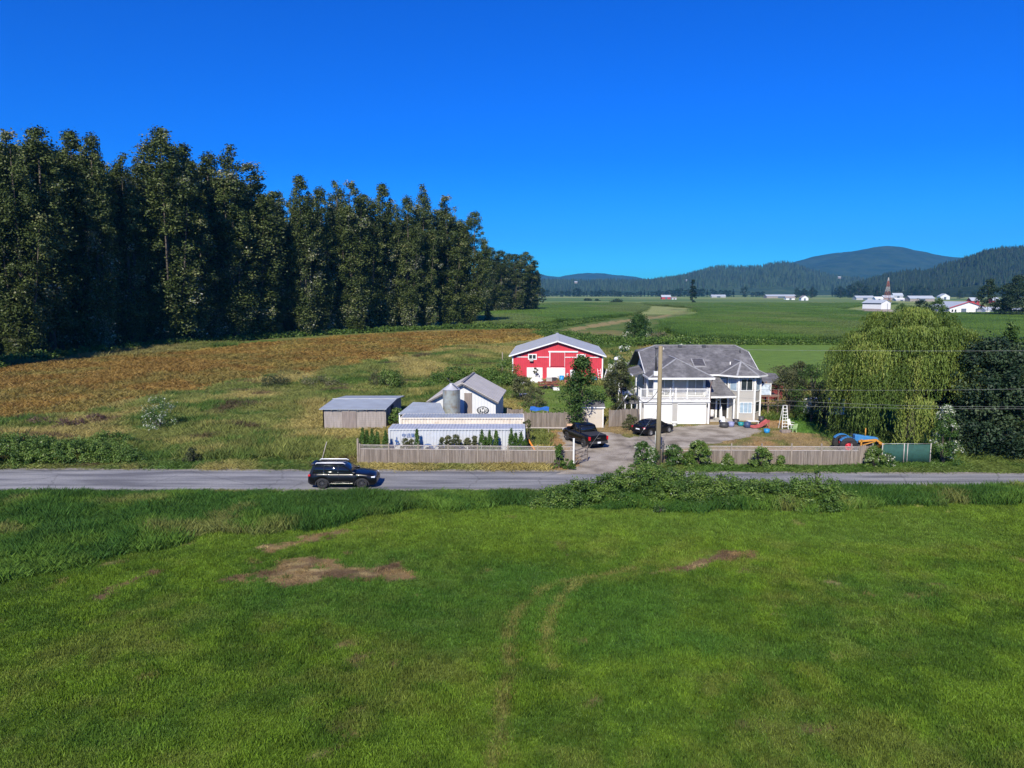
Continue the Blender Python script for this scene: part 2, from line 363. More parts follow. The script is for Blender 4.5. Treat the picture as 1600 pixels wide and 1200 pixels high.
# ---- road and driveway, thin sheets a little above the ground
def asphalt(name, base, patch, worn, mscale=(.12, 1.1, 1), crack=.45):
    m, nt, ns, lk, P = new_mat(name)
    tc = ns.new('ShaderNodeTexCoord'); mp = ns.new('ShaderNodeMapping'); mp.inputs['Scale'].default_value = mscale; lk.new(tc.outputs['Object'], mp.inputs[0])
    a = ns.new('ShaderNodeTexNoise'); a.inputs['Scale'].default_value = 1.0; a.inputs['Detail'].default_value = 7; lk.new(mp.outputs[0], a.inputs[0])
    ra = ramp(ns, [(.38, patch), (.5, base), (.66, worn)]); lk.new(a.outputs['Fac'], ra.inputs[0])
    b = ns.new('ShaderNodeTexNoise'); b.inputs['Scale'].default_value = 14; b.inputs['Detail'].default_value = 6; lk.new(tc.outputs['Object'], b.inputs[0])
    rb = ramp(ns, [(.3, (.72,) * 3), (.7, (1.25,) * 3)]); lk.new(b.outputs['Fac'], rb.inputs[0])
    mx = ns.new('ShaderNodeMixRGB'); mx.blend_type = 'MULTIPLY'; mx.inputs[0].default_value = 1; lk.new(ra.outputs[0], mx.inputs[1]); lk.new(rb.outputs[0], mx.inputs[2])
    vo = ns.new('ShaderNodeTexVoronoi'); vo.feature = 'DISTANCE_TO_EDGE'; vo.inputs['Scale'].default_value = .22
    mw = ns.new('ShaderNodeTexNoise'); mw.inputs['Scale'].default_value = 1.5; lk.new(tc.outputs['Object'], mw.inputs[0])
    mm = ns.new('ShaderNodeMixRGB'); mm.inputs[0].default_value = .35; lk.new(tc.outputs['Object'], mm.inputs[1]); lk.new(mw.outputs['Color'], mm.inputs[2]); lk.new(mm.outputs[0], vo.inputs['Vector'])
    rc = ramp(ns, [(0, (crack,) * 3), (.012, (1,) * 3)]); lk.new(vo.outputs['Distance'], rc.inputs[0])
    m2 = ns.new('ShaderNodeMixRGB'); m2.blend_type = 'MULTIPLY'; m2.inputs[0].default_value = 1; lk.new(mx.outputs[0], m2.inputs[1]); lk.new(rc.outputs[0], m2.inputs[2])
    lk.new(m2.outputs[0], P.inputs['Base Color']); P.inputs['Roughness'].default_value = .88; P.inputs['Specular IOR Level'].default_value = .25
    bb = ns.new('ShaderNodeBump'); bb.inputs['Strength'].default_value = .3; bb.inputs['Distance'].default_value = .02; lk.new(b.outputs['Fac'], bb.inputs['Height']); lk.new(bb.outputs[0], P.inputs['Normal'])
    return m
M_ROAD = asphalt('old_asphalt', (.225, .225, .225), (.14, .14, .145), (.31, .305, .295), crack=.7)
M_SHLD = pmat('gravel_shoulder', (.25, .225, .19), .95, .3, 2.5, bump=.5, bsc=25)
M_DRV = asphalt('gravel_and_broken_asphalt', (.32, .28, .225), (.21, .18, .14), (.42, .375, .31), mscale=(.5, .5, 1), crack=.8)
def strip(name, x0, x1, e0, e1, z, mat, st=.8, wob=0, seed=0):
    X = np.arange(x0, x1, st); a = e0(X) + (fbm(X, X * 0 + seed, 1.6, 3) - .5) * wob; b = e1(X) + (fbm(X, X * 0 + seed + 50, 1.6, 3) - .5) * wob
    rows = [a + (b - a) * t for t in (0, .25, .5, .75, 1)]
    return tag(grid_mesh(name, np.stack([X] * 5), np.stack(rows), np.full((5, len(X)), z), mat), kind='structure')
strip('gravel_shoulder', -700, 700, lambda X: road_y(X)[1] - .35, lambda X: road_y(X)[0] + .35, .006, M_SHLD, wob=.9, seed=1)
strip('road', -700, 700, lambda X: road_y(X)[1] + .35, lambda X: road_y(X)[0] - .2, .012, M_ROAD, wob=.35, seed=2)
dp = [(868, 741), (905, 728), (903, 715), (890, 700), (878, 690), (872, 676), (905, 672), (960, 677), (985, 684), (1010, 680), (1048, 668), (1115, 664), (1160, 660), (1180, 664), (1190, 675), (1160, 686), (1110, 694), (1050, 706), (1010, 716), (992, 727), (1005, 741)]
dv = []
for i in range(len(dp)):
    a, b = G(*dp[i]), G(*dp[(i + 1) % len(dp)])
    for k in range(8):
        t = k / 8; x = a[0] + (b[0] - a[0]) * t; y = a[1] + (b[1] - a[1]) * t
        w = .6 if 1 < i < len(dp) - 2 else .1
        dv.append((x + random.uniform(-w, w) * .4, y + random.uniform(-w, w) * .5, .018))
tag(MB().add(dv, [tuple(range(len(dv)))]).build('driveway', M_DRV, fix=False), kind='structure')

# ---- hills: real ridges with a front and a back slope
M_HILL = {}
def hill_mat(name, c0, c1, sc, bump):
    m, nt, ns, lk, P = new_mat(name); tc = ns.new('ShaderNodeTexCoord')
    n = ns.new('ShaderNodeTexNoise'); n.inputs['Scale'].default_value = sc; n.inputs['Detail'].default_value = 9; n.inputs['Roughness'].default_value = .72; lk.new(tc.outputs['Object'], n.inputs[0])
    r = ramp(ns, [(.35, c0), (.68, c1)]); lk.new(n.outputs['Fac'], r.inputs[0]); lk.new(r.outputs[0], P.inputs['Base Color'])
    P.inputs['Roughness'].default_value = 1; P.inputs['Specular IOR Level'].default_value = 0
    b = ns.new('ShaderNodeBump'); b.inputs['Strength'].default_value = 1; b.inputs['Distance'].default_value = bump; lk.new(n.outputs['Fac'], b.inputs['Height']); lk.new(b.outputs[0], P.inputs['Normal'])
    return m
def hill(name, D, prof, front, back, mat, seed, rough=6):
    us = np.array([p[0] for p in prof]); vs = np.array([p[1] for p in prof])
    U = np.arange(us[0], us[-1] + 1, 3.0); V = np.interp(U, us, vs)
    Vs = np.convolve(np.pad(V, 4, 'edge'), np.ones(9) / 9, 'valid')
    depth = D * CP
    X = (U - 800) / FPX * depth; H = np.array([PY(800, v, D)[1] for v in Vs])
    S = np.concatenate([np.linspace(-1, 0, 22), np.linspace(.08, 1, 8)])
    XX, SS = np.meshgrid(X, S)
    Y = D + np.where(SS < 0, SS * front, SS * back)
    pr = np.where(SS < 0, np.sin((1 + SS) * math.pi / 2) ** 1.25, np.cos(SS * math.pi / 2))
    amp = 1 - np.abs(SS) ** 2 * .3
    HH = H[None, :] * pr
    nz = (fbm(XX, Y, front * .35, seed, 5) - .5) * H.max() * .55 * np.clip(-SS * 4, 0, 1) * pr
    Z = np.maximum(HH + nz, -4) + (fbm(XX, Y, D * .012, seed + 5, 3) - .5) * rough * pr
    Z[0] = -8; Z[-1] = -8
    XP = XX * (Y / D)
    o = grid_mesh(name, XP, Y, Z, mat); tag(o, kind='structure')
    return XP, Y, Z
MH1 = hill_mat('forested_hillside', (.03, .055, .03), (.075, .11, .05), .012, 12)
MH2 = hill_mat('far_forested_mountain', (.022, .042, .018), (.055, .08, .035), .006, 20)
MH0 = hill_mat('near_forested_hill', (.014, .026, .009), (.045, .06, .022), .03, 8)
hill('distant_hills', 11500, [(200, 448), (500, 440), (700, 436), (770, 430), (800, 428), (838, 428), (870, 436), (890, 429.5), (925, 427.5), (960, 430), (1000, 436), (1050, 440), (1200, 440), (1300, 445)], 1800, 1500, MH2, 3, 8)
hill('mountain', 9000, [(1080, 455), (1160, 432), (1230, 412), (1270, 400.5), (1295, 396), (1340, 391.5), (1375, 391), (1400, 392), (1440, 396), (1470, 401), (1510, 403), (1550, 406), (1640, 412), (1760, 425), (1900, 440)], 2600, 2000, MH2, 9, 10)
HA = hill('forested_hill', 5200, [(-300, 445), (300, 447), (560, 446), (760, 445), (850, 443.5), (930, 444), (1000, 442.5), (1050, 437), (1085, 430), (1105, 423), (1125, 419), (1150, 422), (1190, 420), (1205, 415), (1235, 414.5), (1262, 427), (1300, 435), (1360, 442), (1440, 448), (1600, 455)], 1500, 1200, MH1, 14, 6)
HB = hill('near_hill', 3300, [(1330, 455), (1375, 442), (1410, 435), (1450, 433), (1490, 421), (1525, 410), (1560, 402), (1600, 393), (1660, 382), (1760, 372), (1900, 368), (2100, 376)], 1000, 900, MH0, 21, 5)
# ------------------------------------------------------------ foliage
def leaf_mesh(name, P, N, L, W, T, up=None):
    """P centres, N normals, L lengths, W widths, T tones, up = direction of the leaf's length; one quad for each leaf"""
    P = np.asarray(P, float); n = len(P)
    N = N / (np.linalg.norm(N, axis=1, keepdims=True) + 1e-9)
    if up is None: up = rng.normal(size=(n, 3))
    a = np.cross(N, up); a /= np.linalg.norm(a, axis=1, keepdims=True) + 1e-9
    b = np.cross(a, N)
    a = a * (np.asarray(W) / 2)[:, None]; b = b * (np.asarray(L) / 2)[:, None]
    V = np.stack([P - b, P - a * 1.0 + b * .05, P + b, P + a * 1.0 - b * .05], 1).reshape(-1, 3).astype(np.float32)
    return quads(name, V, np.repeat(T, 4))
def quads(name, V, T):
    n = len(V) // 4; me = bpy.data.meshes.new(name)
    me.vertices.add(len(V)); me.vertices.foreach_set('co', V.astype(np.float32).ravel())
    me.loops.add(len(V)); me.loops.foreach_set('vertex_index', np.arange(len(V), dtype=np.int32))
    me.polygons.add(n); me.polygons.foreach_set('loop_start', np.arange(0, len(V), 4, dtype=np.int32))
    me.update()
    a = me.attributes.new('tone', 'FLOAT', 'POINT'); a.data.foreach_set('value', np.asarray(T, np.float32))
    return me
def clumps(C, Rr, cnt, size, tone, flat=.8, upb=.5, outb=.6, centre=None, wr=.62):
    """leaves spread in and on the shells of clumps: C centres (k,3), Rr radii (k,), cnt leaves each, tone (k,)"""
    C = np.asarray(C, float); k = len(C); idx = np.repeat(np.arange(k), cnt); n = len(idx)
    d = rng.normal(size=(n, 3)); d /= np.linalg.norm(d, axis=1, keepdims=True)
    r = rng.uniform(.25, 1, n) ** .6 * (1 + rng.normal(size=n) * .26)
    P = C[idx] + d * (np.asarray(Rr)[idx] * r)[:, None] * np.array([1, 1, flat])
    N = d * outb + rng.normal(size=(n, 3)) * .55 + np.array([0, 0, upb])
    S = size * rng.uniform(.6, 1.3, n)
    return P, N, S, S * wr, np.asarray(tone)[idx] + rng.normal(size=n) * .04
M_BARK = pmat('grey_brown_bark', (.085, .07, .055), .95, .35, 4, bump=.8, bsc=8, stretch=(1, 1, .25))
M_COTT = leaf_mat('cottonwood_leaves', [(0, (.012, .02, .004)), (.4, (.052, .078, .017)), (.68, (.125, .16, .042)), (.84, (.25, .25, .11)), (.96, (.30, .31, .22)), (1, (.42, .43, .34))], trans=.16, rough=.5)
M_BROAD = leaf_mat('broad_leaves', [(0, (.014, .035, .008)), (.5, (.038, .085, .014)), (.85, (.085, .15, .03)), (1, (.13, .20, .05))], trans=.2)
M_DARKL = leaf_mat('dark_conifer_leaves', [(0, (.008, .022, .01)), (.5, (.018, .042, .017)), (.85, (.045, .075, .03)), (1, (.08, .11, .05))], trans=.08)
M_FLOWER = leaf_mat('leaves_and_pale_blossom', [(0, (.014, .04, .008)), (.45, (.04, .10, .016)), (.76, (.10, .17, .035)), (.82, (.6, .62, .5)), (1, (.85, .86, .78))], trans=.2)
M_BRAMB = leaf_mat('bramble_leaves', [(0, (.02, .055, .008)), (.5, (.07, .14, .016)), (.8, (.14, .225, .032)), (.93, (.22, .28, .08)), (1, (.5, .55, .42))], trans=.22, spec=.5)
M_WILLOW = leaf_mat('willow_leaves', [(0, (.045, .075, .012)), (.45, (.105, .165, .026)), (.8, (.18, .245, .045)), (1, (.28, .30, .065))], trans=.25)
M_OLIVE = leaf_mat('olive_scrub_leaves', [(0, (.03, .04, .014)), (.5, (.07, .085, .03)), (.85, (.12, .125, .05)), (1, (.2, .18, .1))], trans=.15)
M_ARB = leaf_mat('arborvitae_leaves', [(0, (.018, .05, .008)), (.5, (.045, .10, .014)), (1, (.09, .16, .028))], trans=.1)

def cottonwood(seed, H=45.0, W=6.0):
    """meshes for trunk and crown of one tall cottonwood with several rising plumes"""
    g = np.random.default_rng(seed)
    mb = MB(); mb.tube([(0, 0, -.3), (.1, .1, H * .25), (-.2, 0, H * .55), (.1, 0, H * .9)], [.55, .42, .28, .06], 7)
    C = []; Rr = []; T = []
    npl = int(g.integers(4, 7))
    for p in range(npl):
        a = p / npl * 6.283 + g.uniform(-.5, .5); rr = 0 if p == 0 else W * g.uniform(.25, .62)
        ht = H * (1.0 if p == 0 else g.uniform(.62, .95)); z0 = H * g.uniform(.02, .16)
        bx, by = rr * math.cos(a), rr * math.sin(a)
        mb.tube([(bx * .1, by * .1, z0 + H * .05), (bx * .6, by * .6, z0 + H * .22), (bx, by, ht * .93)], [.22, .16, .04], 5)
        n = int(ht * (3.0 if p == 0 else 2.4))
        for i in range(n):
            t = (g.uniform(.6, 1), g.uniform(0, 1), g.uniform(0, 1), g.uniform(0, .35))[i % 4]; z = z0 + (ht - z0) * t
            prof = W * (.5 if p == 0 else .38) * (math.sin(min(1, t * 1.5 + .28) * math.pi / 2) ** 1.0) * (1 - t ** 4.5) ** .8 + .5
            q = g.uniform(0, 6.283); s = prof * math.sqrt(g.uniform(.15, 1))
            C.append((bx * (.35 + .65 * t) + s * math.cos(q), by * (.35 + .65 * t) + s * math.sin(q), z)); Rr.append(g.uniform(.7, 1.6) * (1.1 - .3 * t))
            T.append(g.choice([.22, .34, .46, .56, .66], p=[.25, .3, .25, .15, .05]))
    T = np.array(T); C = np.array(C)
    sil = (vn(C[:, 0] + C[:, 1] * .7, C[:, 2], 3.4, seed) > .80); T[sil] = g.uniform(.74, .92, sil.sum())
    P, N, L, Wd, TT = clumps(C, Rr, 74, .44, T, flat=1.15, upb=.45, outb=.7)
    dull = (TT > .72) & (g.uniform(0, 1, len(TT)) < .62); TT[dull] = .5
    return mb, leaf_mesh('crown', P, N, L, Wd, TT)
def tree_proto(fn, *a, mat=None, **k):
    mb, cm = fn(*a, **k); t = bpy.data.objects.new('trunk', None)
    me = bpy.data.meshes.new('trunk'); me.from_pydata(mb.v, [], mb.f); me.polygons.foreach_set('use_smooth', mb.sm); me.materials.append(M_BARK)
    cm.materials.append(mat); bpy.data.objects.remove(t)
    return me, cm
def plant_tree(name, pr, loc, s, rz, label, cat='tree', group=None, sx=None):
    e = empty(name, loc, rz, label, cat, group); e.scale = (sx or s, sx or s, s)
    link('trunk', pr[0], None, e); link('crown', pr[1], None, e)
    return e
COTT = [tree_proto(cottonwood, 100 + i, W=w, mat=M_COTT) for i, w in enumerate((6.4, 5.2, 7.2, 5.8, 6.8))]
# the tree line: trees one can tell apart from left to right
edge = [(-60, 600), (0, 571), (200, 548), (400, 531), (600, 518), (750, 511)]
def edge_pt(u):
    v = np.interp(u, [e[0] for e in edge], [e[1] for e in edge]); return G(u, v)
tops = [(-58, 185), (-28, 200), (4, 188), (43, 199), (84, 198), (134, 204), (163, 208), (208, 238), (246, 222), (268, 197), (302, 226), (337, 238), (371, 226), (402, 250), (440, 298), (476, 274), (505, 292), (532, 282), (552, 280), (574, 302), (602, 287), (640, 306), (664, 288), (700, 303), (742, 330)]
words = ['first', 'second', 'third', 'fourth', 'fifth', 'sixth', 'seventh', 'eighth', 'ninth', 'tenth', 'eleventh', 'twelfth', 'thirteenth', 'fourteenth', 'fifteenth', 'sixteenth', 'seventeenth', 'eighteenth', 'nineteenth', 'twentieth', 'twenty-first', 'twenty-second', 'twenty-third', 'twenty-fourth', 'twenty-fifth']
descr = {9: 'tallest broad cottonwood breaking the skyline with pale lower clumps', 12: 'tall cottonwood with stepped crown just right of a gap of sky', 24: 'last cottonwood of the near row, slim, above the end of the brown field', 22: 'twin-topped cottonwood near the right end of the near tree row', 7: 'short cottonwood whose top sinks below its neighbours, left of the tallest one'}
TREE_GROUP = 'tall cottonwoods along the brown field'
k = 0
for i, (u, v) in enumerate(tops):
    off = (i % 3) * 3.0
    x, y = edge_pt(u); y += off + 4; x = XA(u, y)
    h = PY(u, v, y)[1]
    lab = descr.get(i, ('tall dark cottonwood cut by the left frame edge' if i == 2 else '%s tall cottonwood from the left in the row behind the brown field' % words[max(0, i - 2)]))
    if i < 2: continue
    plant_tree('cottonwood_tree', COTT[(i * 3) % 5], (x, y, 0), h / 45.5, random.uniform(0, 6.28), lab, group=TREE_GROUP, sx=h / 45.5 * (1.15 if i < 12 else 1.35) * random.uniform(.85, 1.2))
# deeper rows seen between and behind the front ones; nothing tells them apart
def inner(u, dy, dv):
    x, y = edge_pt(u); y += dy; v = np.interp(u, [t[0] for t in tops], [t[1] for t in tops]) + dv
    x = XA(u, y); h = PY(u, v, y)[1]
    plant_tree('cottonwood_tree', COTT[random.randrange(5)], (x, y, 0), h / 45.5, random.uniform(0, 6.28), 'dark cottonwood deep inside the wood behind the front row', group='cottonwoods deep inside the wood', sx=h / 45.5 * 1.15)
for r, (dy, dv) in enumerate([(13, 34), (24, 26), (38, 22)]):
    u = -40 + r * 9
    while u < 735:
        inner(u + random.uniform(-6, 6), dy + random.uniform(-3, 3), dv + random.uniform(0, 30)); u += 27 - r * 2
# small understorey trees at the foot of the row
for i, (u, v, hh) in enumerate([(30, 566, 13), (262, 541, 20), (430, 528, 12), (500, 524, 16), (560, 521, 12), (612, 516, 11), (665, 514, 17), (735, 511, 14), (762, 509, 9)]):
    x, y = G(u, v); y += 2
    plant_tree('young_cottonwood', COTT[i % 5], (XA(u, y), y, 0), hh / 45.5, i * 1.3, 'low young cottonwood at the foot of the tall row, %s from the left' % words[i], group='young trees at the foot of the tall row', sx=hh / 45.5 * 2.0)
# the far clump beyond the corner
for i, (u, v, b) in enumerate([(757, 384, 490), (782, 391, 489.5), (804, 397, 489), (821, 393, 488), (833, 408, 487.5), (768, 386, 489), (794, 396, 487.5)]):
    x, y = G(u, b); h = PY(u, v, y)[1]
    plant_tree('cottonwood_tree', COTT[(i * 2 + 1) % 5], (x, y, 0), h / 45.5, i, ['', 'round-topped cottonwood rising left in the far clump before the corn', 'darkest cottonwood in the middle of the far clump', 'tall cottonwood near the right end of the far clump', 'rightmost cottonwood of the far clump, beside the open corn', 'tree joining the near row and the far clump of cottonwoods', 'cottonwood slightly back in the middle of the far clump'][i] or 'cottonwood hidden at the left end of the far clump', group='far clump of cottonwoods', sx=h / 45.5 * (2.2 if i != 4 else 1.4))

# ------------------------------------------------------------ general broadleaf tree / bush makers
def broad(seed, H, W, base=.2, n=60, leaf=.3, cnt=90, tones=(.25, .4, .55, .7), shape='round', r=None, trunk=True, tr=.16):
    g = np.random.default_rng(seed); C = []; Rr = []; T = []
    mb = MB(); br = []
    for i in range(n):
        t = g.uniform(0, 1) ** .9; z = H * (base + (1 - base) * t)
        if shape == 'round': p = math.sqrt(max(0, 1 - (2 * t - .9) ** 2 * .82))
        elif shape == 'cone': p = (1 - t) ** .75 * .95 + .07
        elif shape == 'bush': p = math.sqrt(max(0, 1 - t * t * .95))
        else: p = (math.sin(min(1, t * 2.2 + .3) * 1.57)) * (1 - t ** 3) ** .6
        a = g.uniform(0, 6.283); s = W / 2 * p * math.sqrt(g.uniform(.1, 1)) * g.uniform(.75, 1.12)
        C.append((s * math.cos(a), s * math.sin(a), z)); Rr.append((r or W * .13) * g.uniform(.6, 1.3)); T.append(g.choice(tones))
        if i % 6 == 0: br.append(C[-1])
    if trunk:
        mb.tube([(0, 0, -.2), (.03 * W, 0, H * .35), (0, .02 * W, H * .85)], [tr, tr * .75, tr * .2], 7)
        for c in br: mb.tube([(0, 0, c[2] * .55), (c[0] * .5, c[1] * .5, c[2] * .75), c], [tr * .4, tr * .3, tr * .1], 5)
    else:
        for j in range(5):
            a = j * 1.26; mb.tube([(0, 0, -.1), (W * .1 * math.cos(a), W * .1 * math.sin(a), H * .3), (W * .25 * math.cos(a), W * .25 * math.sin(a), H * .7)], [.05, .04, .015], 5)
    P, N, L, Wd, TT = clumps(C, Rr, cnt, leaf, T, upb=.5, outb=.7)
    P[:, 2] = np.maximum(P[:, 2], .02)
    return mb, leaf_mesh('crown', P, N, L, Wd, TT)
def tree(name, seed, loc, H, W, label, mat=None, cat='tree', group=None, **k):
    pr = tree_proto(broad, seed, H, W, mat=mat or M_BROAD, **k)
    return plant_tree(name, pr, loc, 1.0, 0, label, cat, group)
def shrub(name, seed, loc, H, W, label, mat=None, group=None, n=26, leaf=.16, cnt=70, tones=(.25, .4, .6, .75), shape='bush', base=.05, flowers=0, cat='bush', **k):
    mb, cm = broad(seed, H, W, base=base, n=n, leaf=leaf, cnt=cnt, tones=tones, shape=shape, trunk=False, **k)
    cm.materials.append(mat or M_BRAMB)
    e = empty(name, loc, 0, label, cat, group)
    me = bpy.data.meshes.new('stems'); me.from_pydata(mb.v, [], mb.f); link('stems', me, M_BARK, e)
    link('foliage', cm, None, e)
    return e
def hedge(name, line, hgt, wid, label, seed, mat=None, step=.5, leaf=.16, cnt=60, tones=(.2, .35, .5, .6, .7), cat='bramble thicket', hfun=None, group=None, r=.42):
    """a thicket along a line of ground points; hgt and wid may be lists along the line"""
    g = np.random.default_rng(seed); C = []; Rr = []; T = []
    L = np.array(line); d = np.r_[0, np.cumsum(np.hypot(*np.diff(L, axis=0).T))]
    H_ = np.asarray(hgt, float) * np.ones(len(L)); W_ = np.asarray(wid, float) * np.ones(len(L))
    for s in np.arange(0, d[-1], step):
        x = np.interp(s, d, L[:, 0]); y = np.interp(s, d, L[:, 1]); h = np.interp(s, d, H_); w = np.interp(s, d, W_)
        h *= .7 + .6 * float(vn(x, y, 3.1, seed)); w *= .8 + .4 * float(vn(x, y, 4.1, seed + 1))
        i = min(len(L) - 2, int(np.searchsorted(d, s, 'right') - 1)); t = L[i + 1] - L[i]; t = t / np.hypot(*t); nrm = np.array([-t[1], t[0]])
        for q in range(max(3, int(w / .55 + h / .6))):
            a = g.uniform(0, math.pi); rr = g.uniform(.55, 1)
            o = math.cos(a) * w / 2 * rr; z = max(.12, math.sin(a) * (h - .25) * rr)
            C.append((x + nrm[0] * o + t[0] * g.normal() * .2, y + nrm[1] * o + t[1] * g.normal() * .2, z)); Rr.append(r * g.uniform(.5, 1.5)); T.append(g.choice(tones))
    C = np.array(C); c0 = C.mean(0); c0[2] = 0
    P, N, LL, Wd, TT = clumps(C - c0, Rr, cnt, leaf, T, flat=.75, upb=.6, outb=.6)
    P[:, 2] = np.maximum(P[:, 2], .01)
    o = link(name, leaf_mesh(name, P, N, LL, Wd, TT), mat or M_BRAMB); o.location = c0
    return tag(o, label, cat, group)
def GL(L): return [G(u, v) for u, v in L]

# green strip between the wood and the brown field
EL = GL([(-80, 600), (0, 571.5), (60, 564), (130, 556), (210, 547.5), (300, 538.5), (400, 530), (520, 522.5), (640, 516.5), (760, 512), (838, 513)])
hedge('bramble_hedge', EL, 1.9, 4.2, 'long low green bramble hedge at the foot of the wood, above the brown field', 5, step=1.0, leaf=.5, cnt=26, r=.8, cat='hedge')
# ------------------------------------------------------------ grass and crops: nobody could count the blades, one object for each kind
M_GRASS = leaf_mat('grass_blades', [(0, (.62, .66, .6)), (.5, (.95, .98, .9)), (1, (1.35, 1.3, 1.25))], trans=.3, tint=True, rough=.55, spec=.25)
def blades(name, n, rad, h, w, lean=.35, tone=.5, seed=0, heads=0):
    g = np.random.default_rng(seed); x = g.normal(size=n) * rad * .5; y = g.normal(size=n) * rad * .5
    hh = h * g.uniform(.45, 1.15, n); a = g.uniform(0, 6.283, n); ln = hh * lean * g.uniform(.2, 1.6, n)
    dx, dy = np.cos(a) * ln, np.sin(a) * ln; b = g.uniform(0, 6.283, n); wx, wy = np.cos(b) * w / 2, np.sin(b) * w / 2
    z = np.zeros(n) - .01
    V = np.stack([np.stack([x - wx, y - wy, z], 1), np.stack([x + wx, y + wy, z], 1), np.stack([x + dx * .45 + wx * .8, y + dy * .45 + wy * .8, hh * .62], 1), np.stack([x + dx, y + dy, hh], 1)], 1).reshape(-1, 3)
    me = quads(name, V, np.repeat(np.clip(g.normal(tone, .2, n), 0, .84), 4)); me.materials.append(M_GRASS)
    return bpy.data.objects.new(name, me)
def corn_patch(name, seed, s=4.0):
    g = np.random.default_rng(seed); V = []
    for r in np.arange(-s / 2, s / 2, .76):
        for q in np.arange(-s / 2, s / 2, .3):
            px = q + g.normal() * .04; py = r + g.normal() * .03; h = 2.2 * g.uniform(.9, 1.07)
            for k in range(6):
                a = g.uniform(0, 6.283); z = h * (.45 + .1 * k); l = .55; ca, sa = math.cos(a), math.sin(a); w = .06
                V += [(px, py, z), (px + ca * l * .5 + sa * w, py + sa * l * .5 - ca * w, z + .28), (px + ca * l, py + sa * l, z + .05), (px + ca * l * .5 - sa * w, py + sa * l * .5 + ca * w, z + .28)]
            V += [(px - .03, py, 0), (px + .03, py, 0), (px + .02, py, h + .2), (px - .02, py, h + .2)]
    V = np.array(V); me = quads(name, V, np.repeat(g.uniform(0, .84, len(V) // 4), 4)); me.materials.append(M_GRASS)
    return bpy.data.objects.new(name, me)
def scatter(name, protos, X, Y, Z, S, SZ, C, label, cat, rot=None):
    n = len(X); me = bpy.data.meshes.new(name); me.vertices.add(n); me.vertices.foreach_set('co', np.stack([X, Y, Z], 1).astype(np.float32).ravel())
    def att(nm, ty, key, arr):
        a = me.attributes.new(nm, ty, 'POINT'); a.data.foreach_set(key, np.asarray(arr).ravel())
    R3 = np.zeros((n, 3), np.float32); R3[:, 2] = rng.uniform(0, 6.283, n) if rot is None else rot
    att('rot', 'FLOAT_VECTOR', 'vector', R3); att('scl', 'FLOAT_VECTOR', 'vector', np.stack([S, S, SZ], 1).astype(np.float32))
    c4 = np.ones((n, 4), np.float32); c4[:, :3] = C; att('tint', 'FLOAT_COLOR', 'color', c4)
    att('pick', 'INT', 'value', rng.integers(0, len(protos), n).astype(np.int32))
    o = link(name, me); tag(o, label, cat, kind='stuff')
    ng = bpy.data.node_groups.new(name, 'GeometryNodeTree')
    ng.interface.new_socket('Geometry', in_out='INPUT', socket_type='NodeSocketGeometry'); ng.interface.new_socket('Geometry', in_out='OUTPUT', socket_type='NodeSocketGeometry')
    N = ng.nodes; K = ng.links; gi = N.new('NodeGroupInput'); go = N.new('NodeGroupOutput')
    ip = N.new('GeometryNodeInstanceOnPoints'); m2p = N.new('GeometryNodeMeshToPoints'); K.new(gi.outputs[0], m2p.inputs['Mesh']); K.new(m2p.outputs[0], ip.inputs['Points'])
    jg = N.new('GeometryNodeJoinGeometry')
    for p in protos[::-1]:
        oi = N.new('GeometryNodeObjectInfo'); oi.inputs['Object'].default_value = p; oi.inputs['As Instance'].default_value = True; K.new(oi.outputs['Geometry'], jg.inputs[0])
    K.new(jg.outputs[0], ip.inputs['Instance']); ip.inputs['Pick Instance'].default_value = True
    def na(nm, ty):
        q = N.new('GeometryNodeInputNamedAttribute'); q.data_type = ty; q.inputs['Name'].default_value = nm; return q.outputs['Attribute']
    K.new(na('pick', 'INT'), ip.inputs['Instance Index']); K.new(na('rot', 'FLOAT_VECTOR'), ip.inputs['Rotation']); K.new(na('scl', 'FLOAT_VECTOR'), ip.inputs['Scale'])
    K.new(ip.outputs[0], go.inputs[0])
    md = o.modifiers.new('plants', 'NODES'); md.node_group = ng
    return o
def field(kind, y0, y1, cell, xlim=lambda y: .74 * y + 4, jit=1.0, xmin=None):
    """points over the visible land where a kind of plant grows; cell grows with distance"""
    PX, PYs, CS = [], [], []
    y = y0
    while y < y1:
        c = cell * max(1, y / 60.0) ** (.0 if y < 60 else .55); w = xlim(y); n = int(2 * w / c)
        x = np.linspace(-w, w, max(n, 2)) + rng.uniform(-c, c, max(n, 2)) * .5 * jit
        PX.append(x); PYs.append(np.full(len(x), y) + rng.uniform(-c, c, len(x)) * .5 * jit); CS.append(np.full(len(x), c / cell)); y += c
    X = np.concatenate(PX); Y = np.concatenate(PYs); S = np.concatenate(CS)
    c, k = ground_info(X, Y); m = np.isin(k, kind)
    for (x0, x1, a, b) in NOGRASS: m &= ~((X > x0) & (X < x1) & (Y > a) & (Y < b))
    m &= ~inpoly(X, Y, DRIVE)
    m &= ~((Y > road_y(X)[1] - .15) & (Y < road_y(X)[0] + .3))
    return X[m], Y[m], S[m], c[m], k[m]
DRIVE = [G(u, v) for u, v in dp]
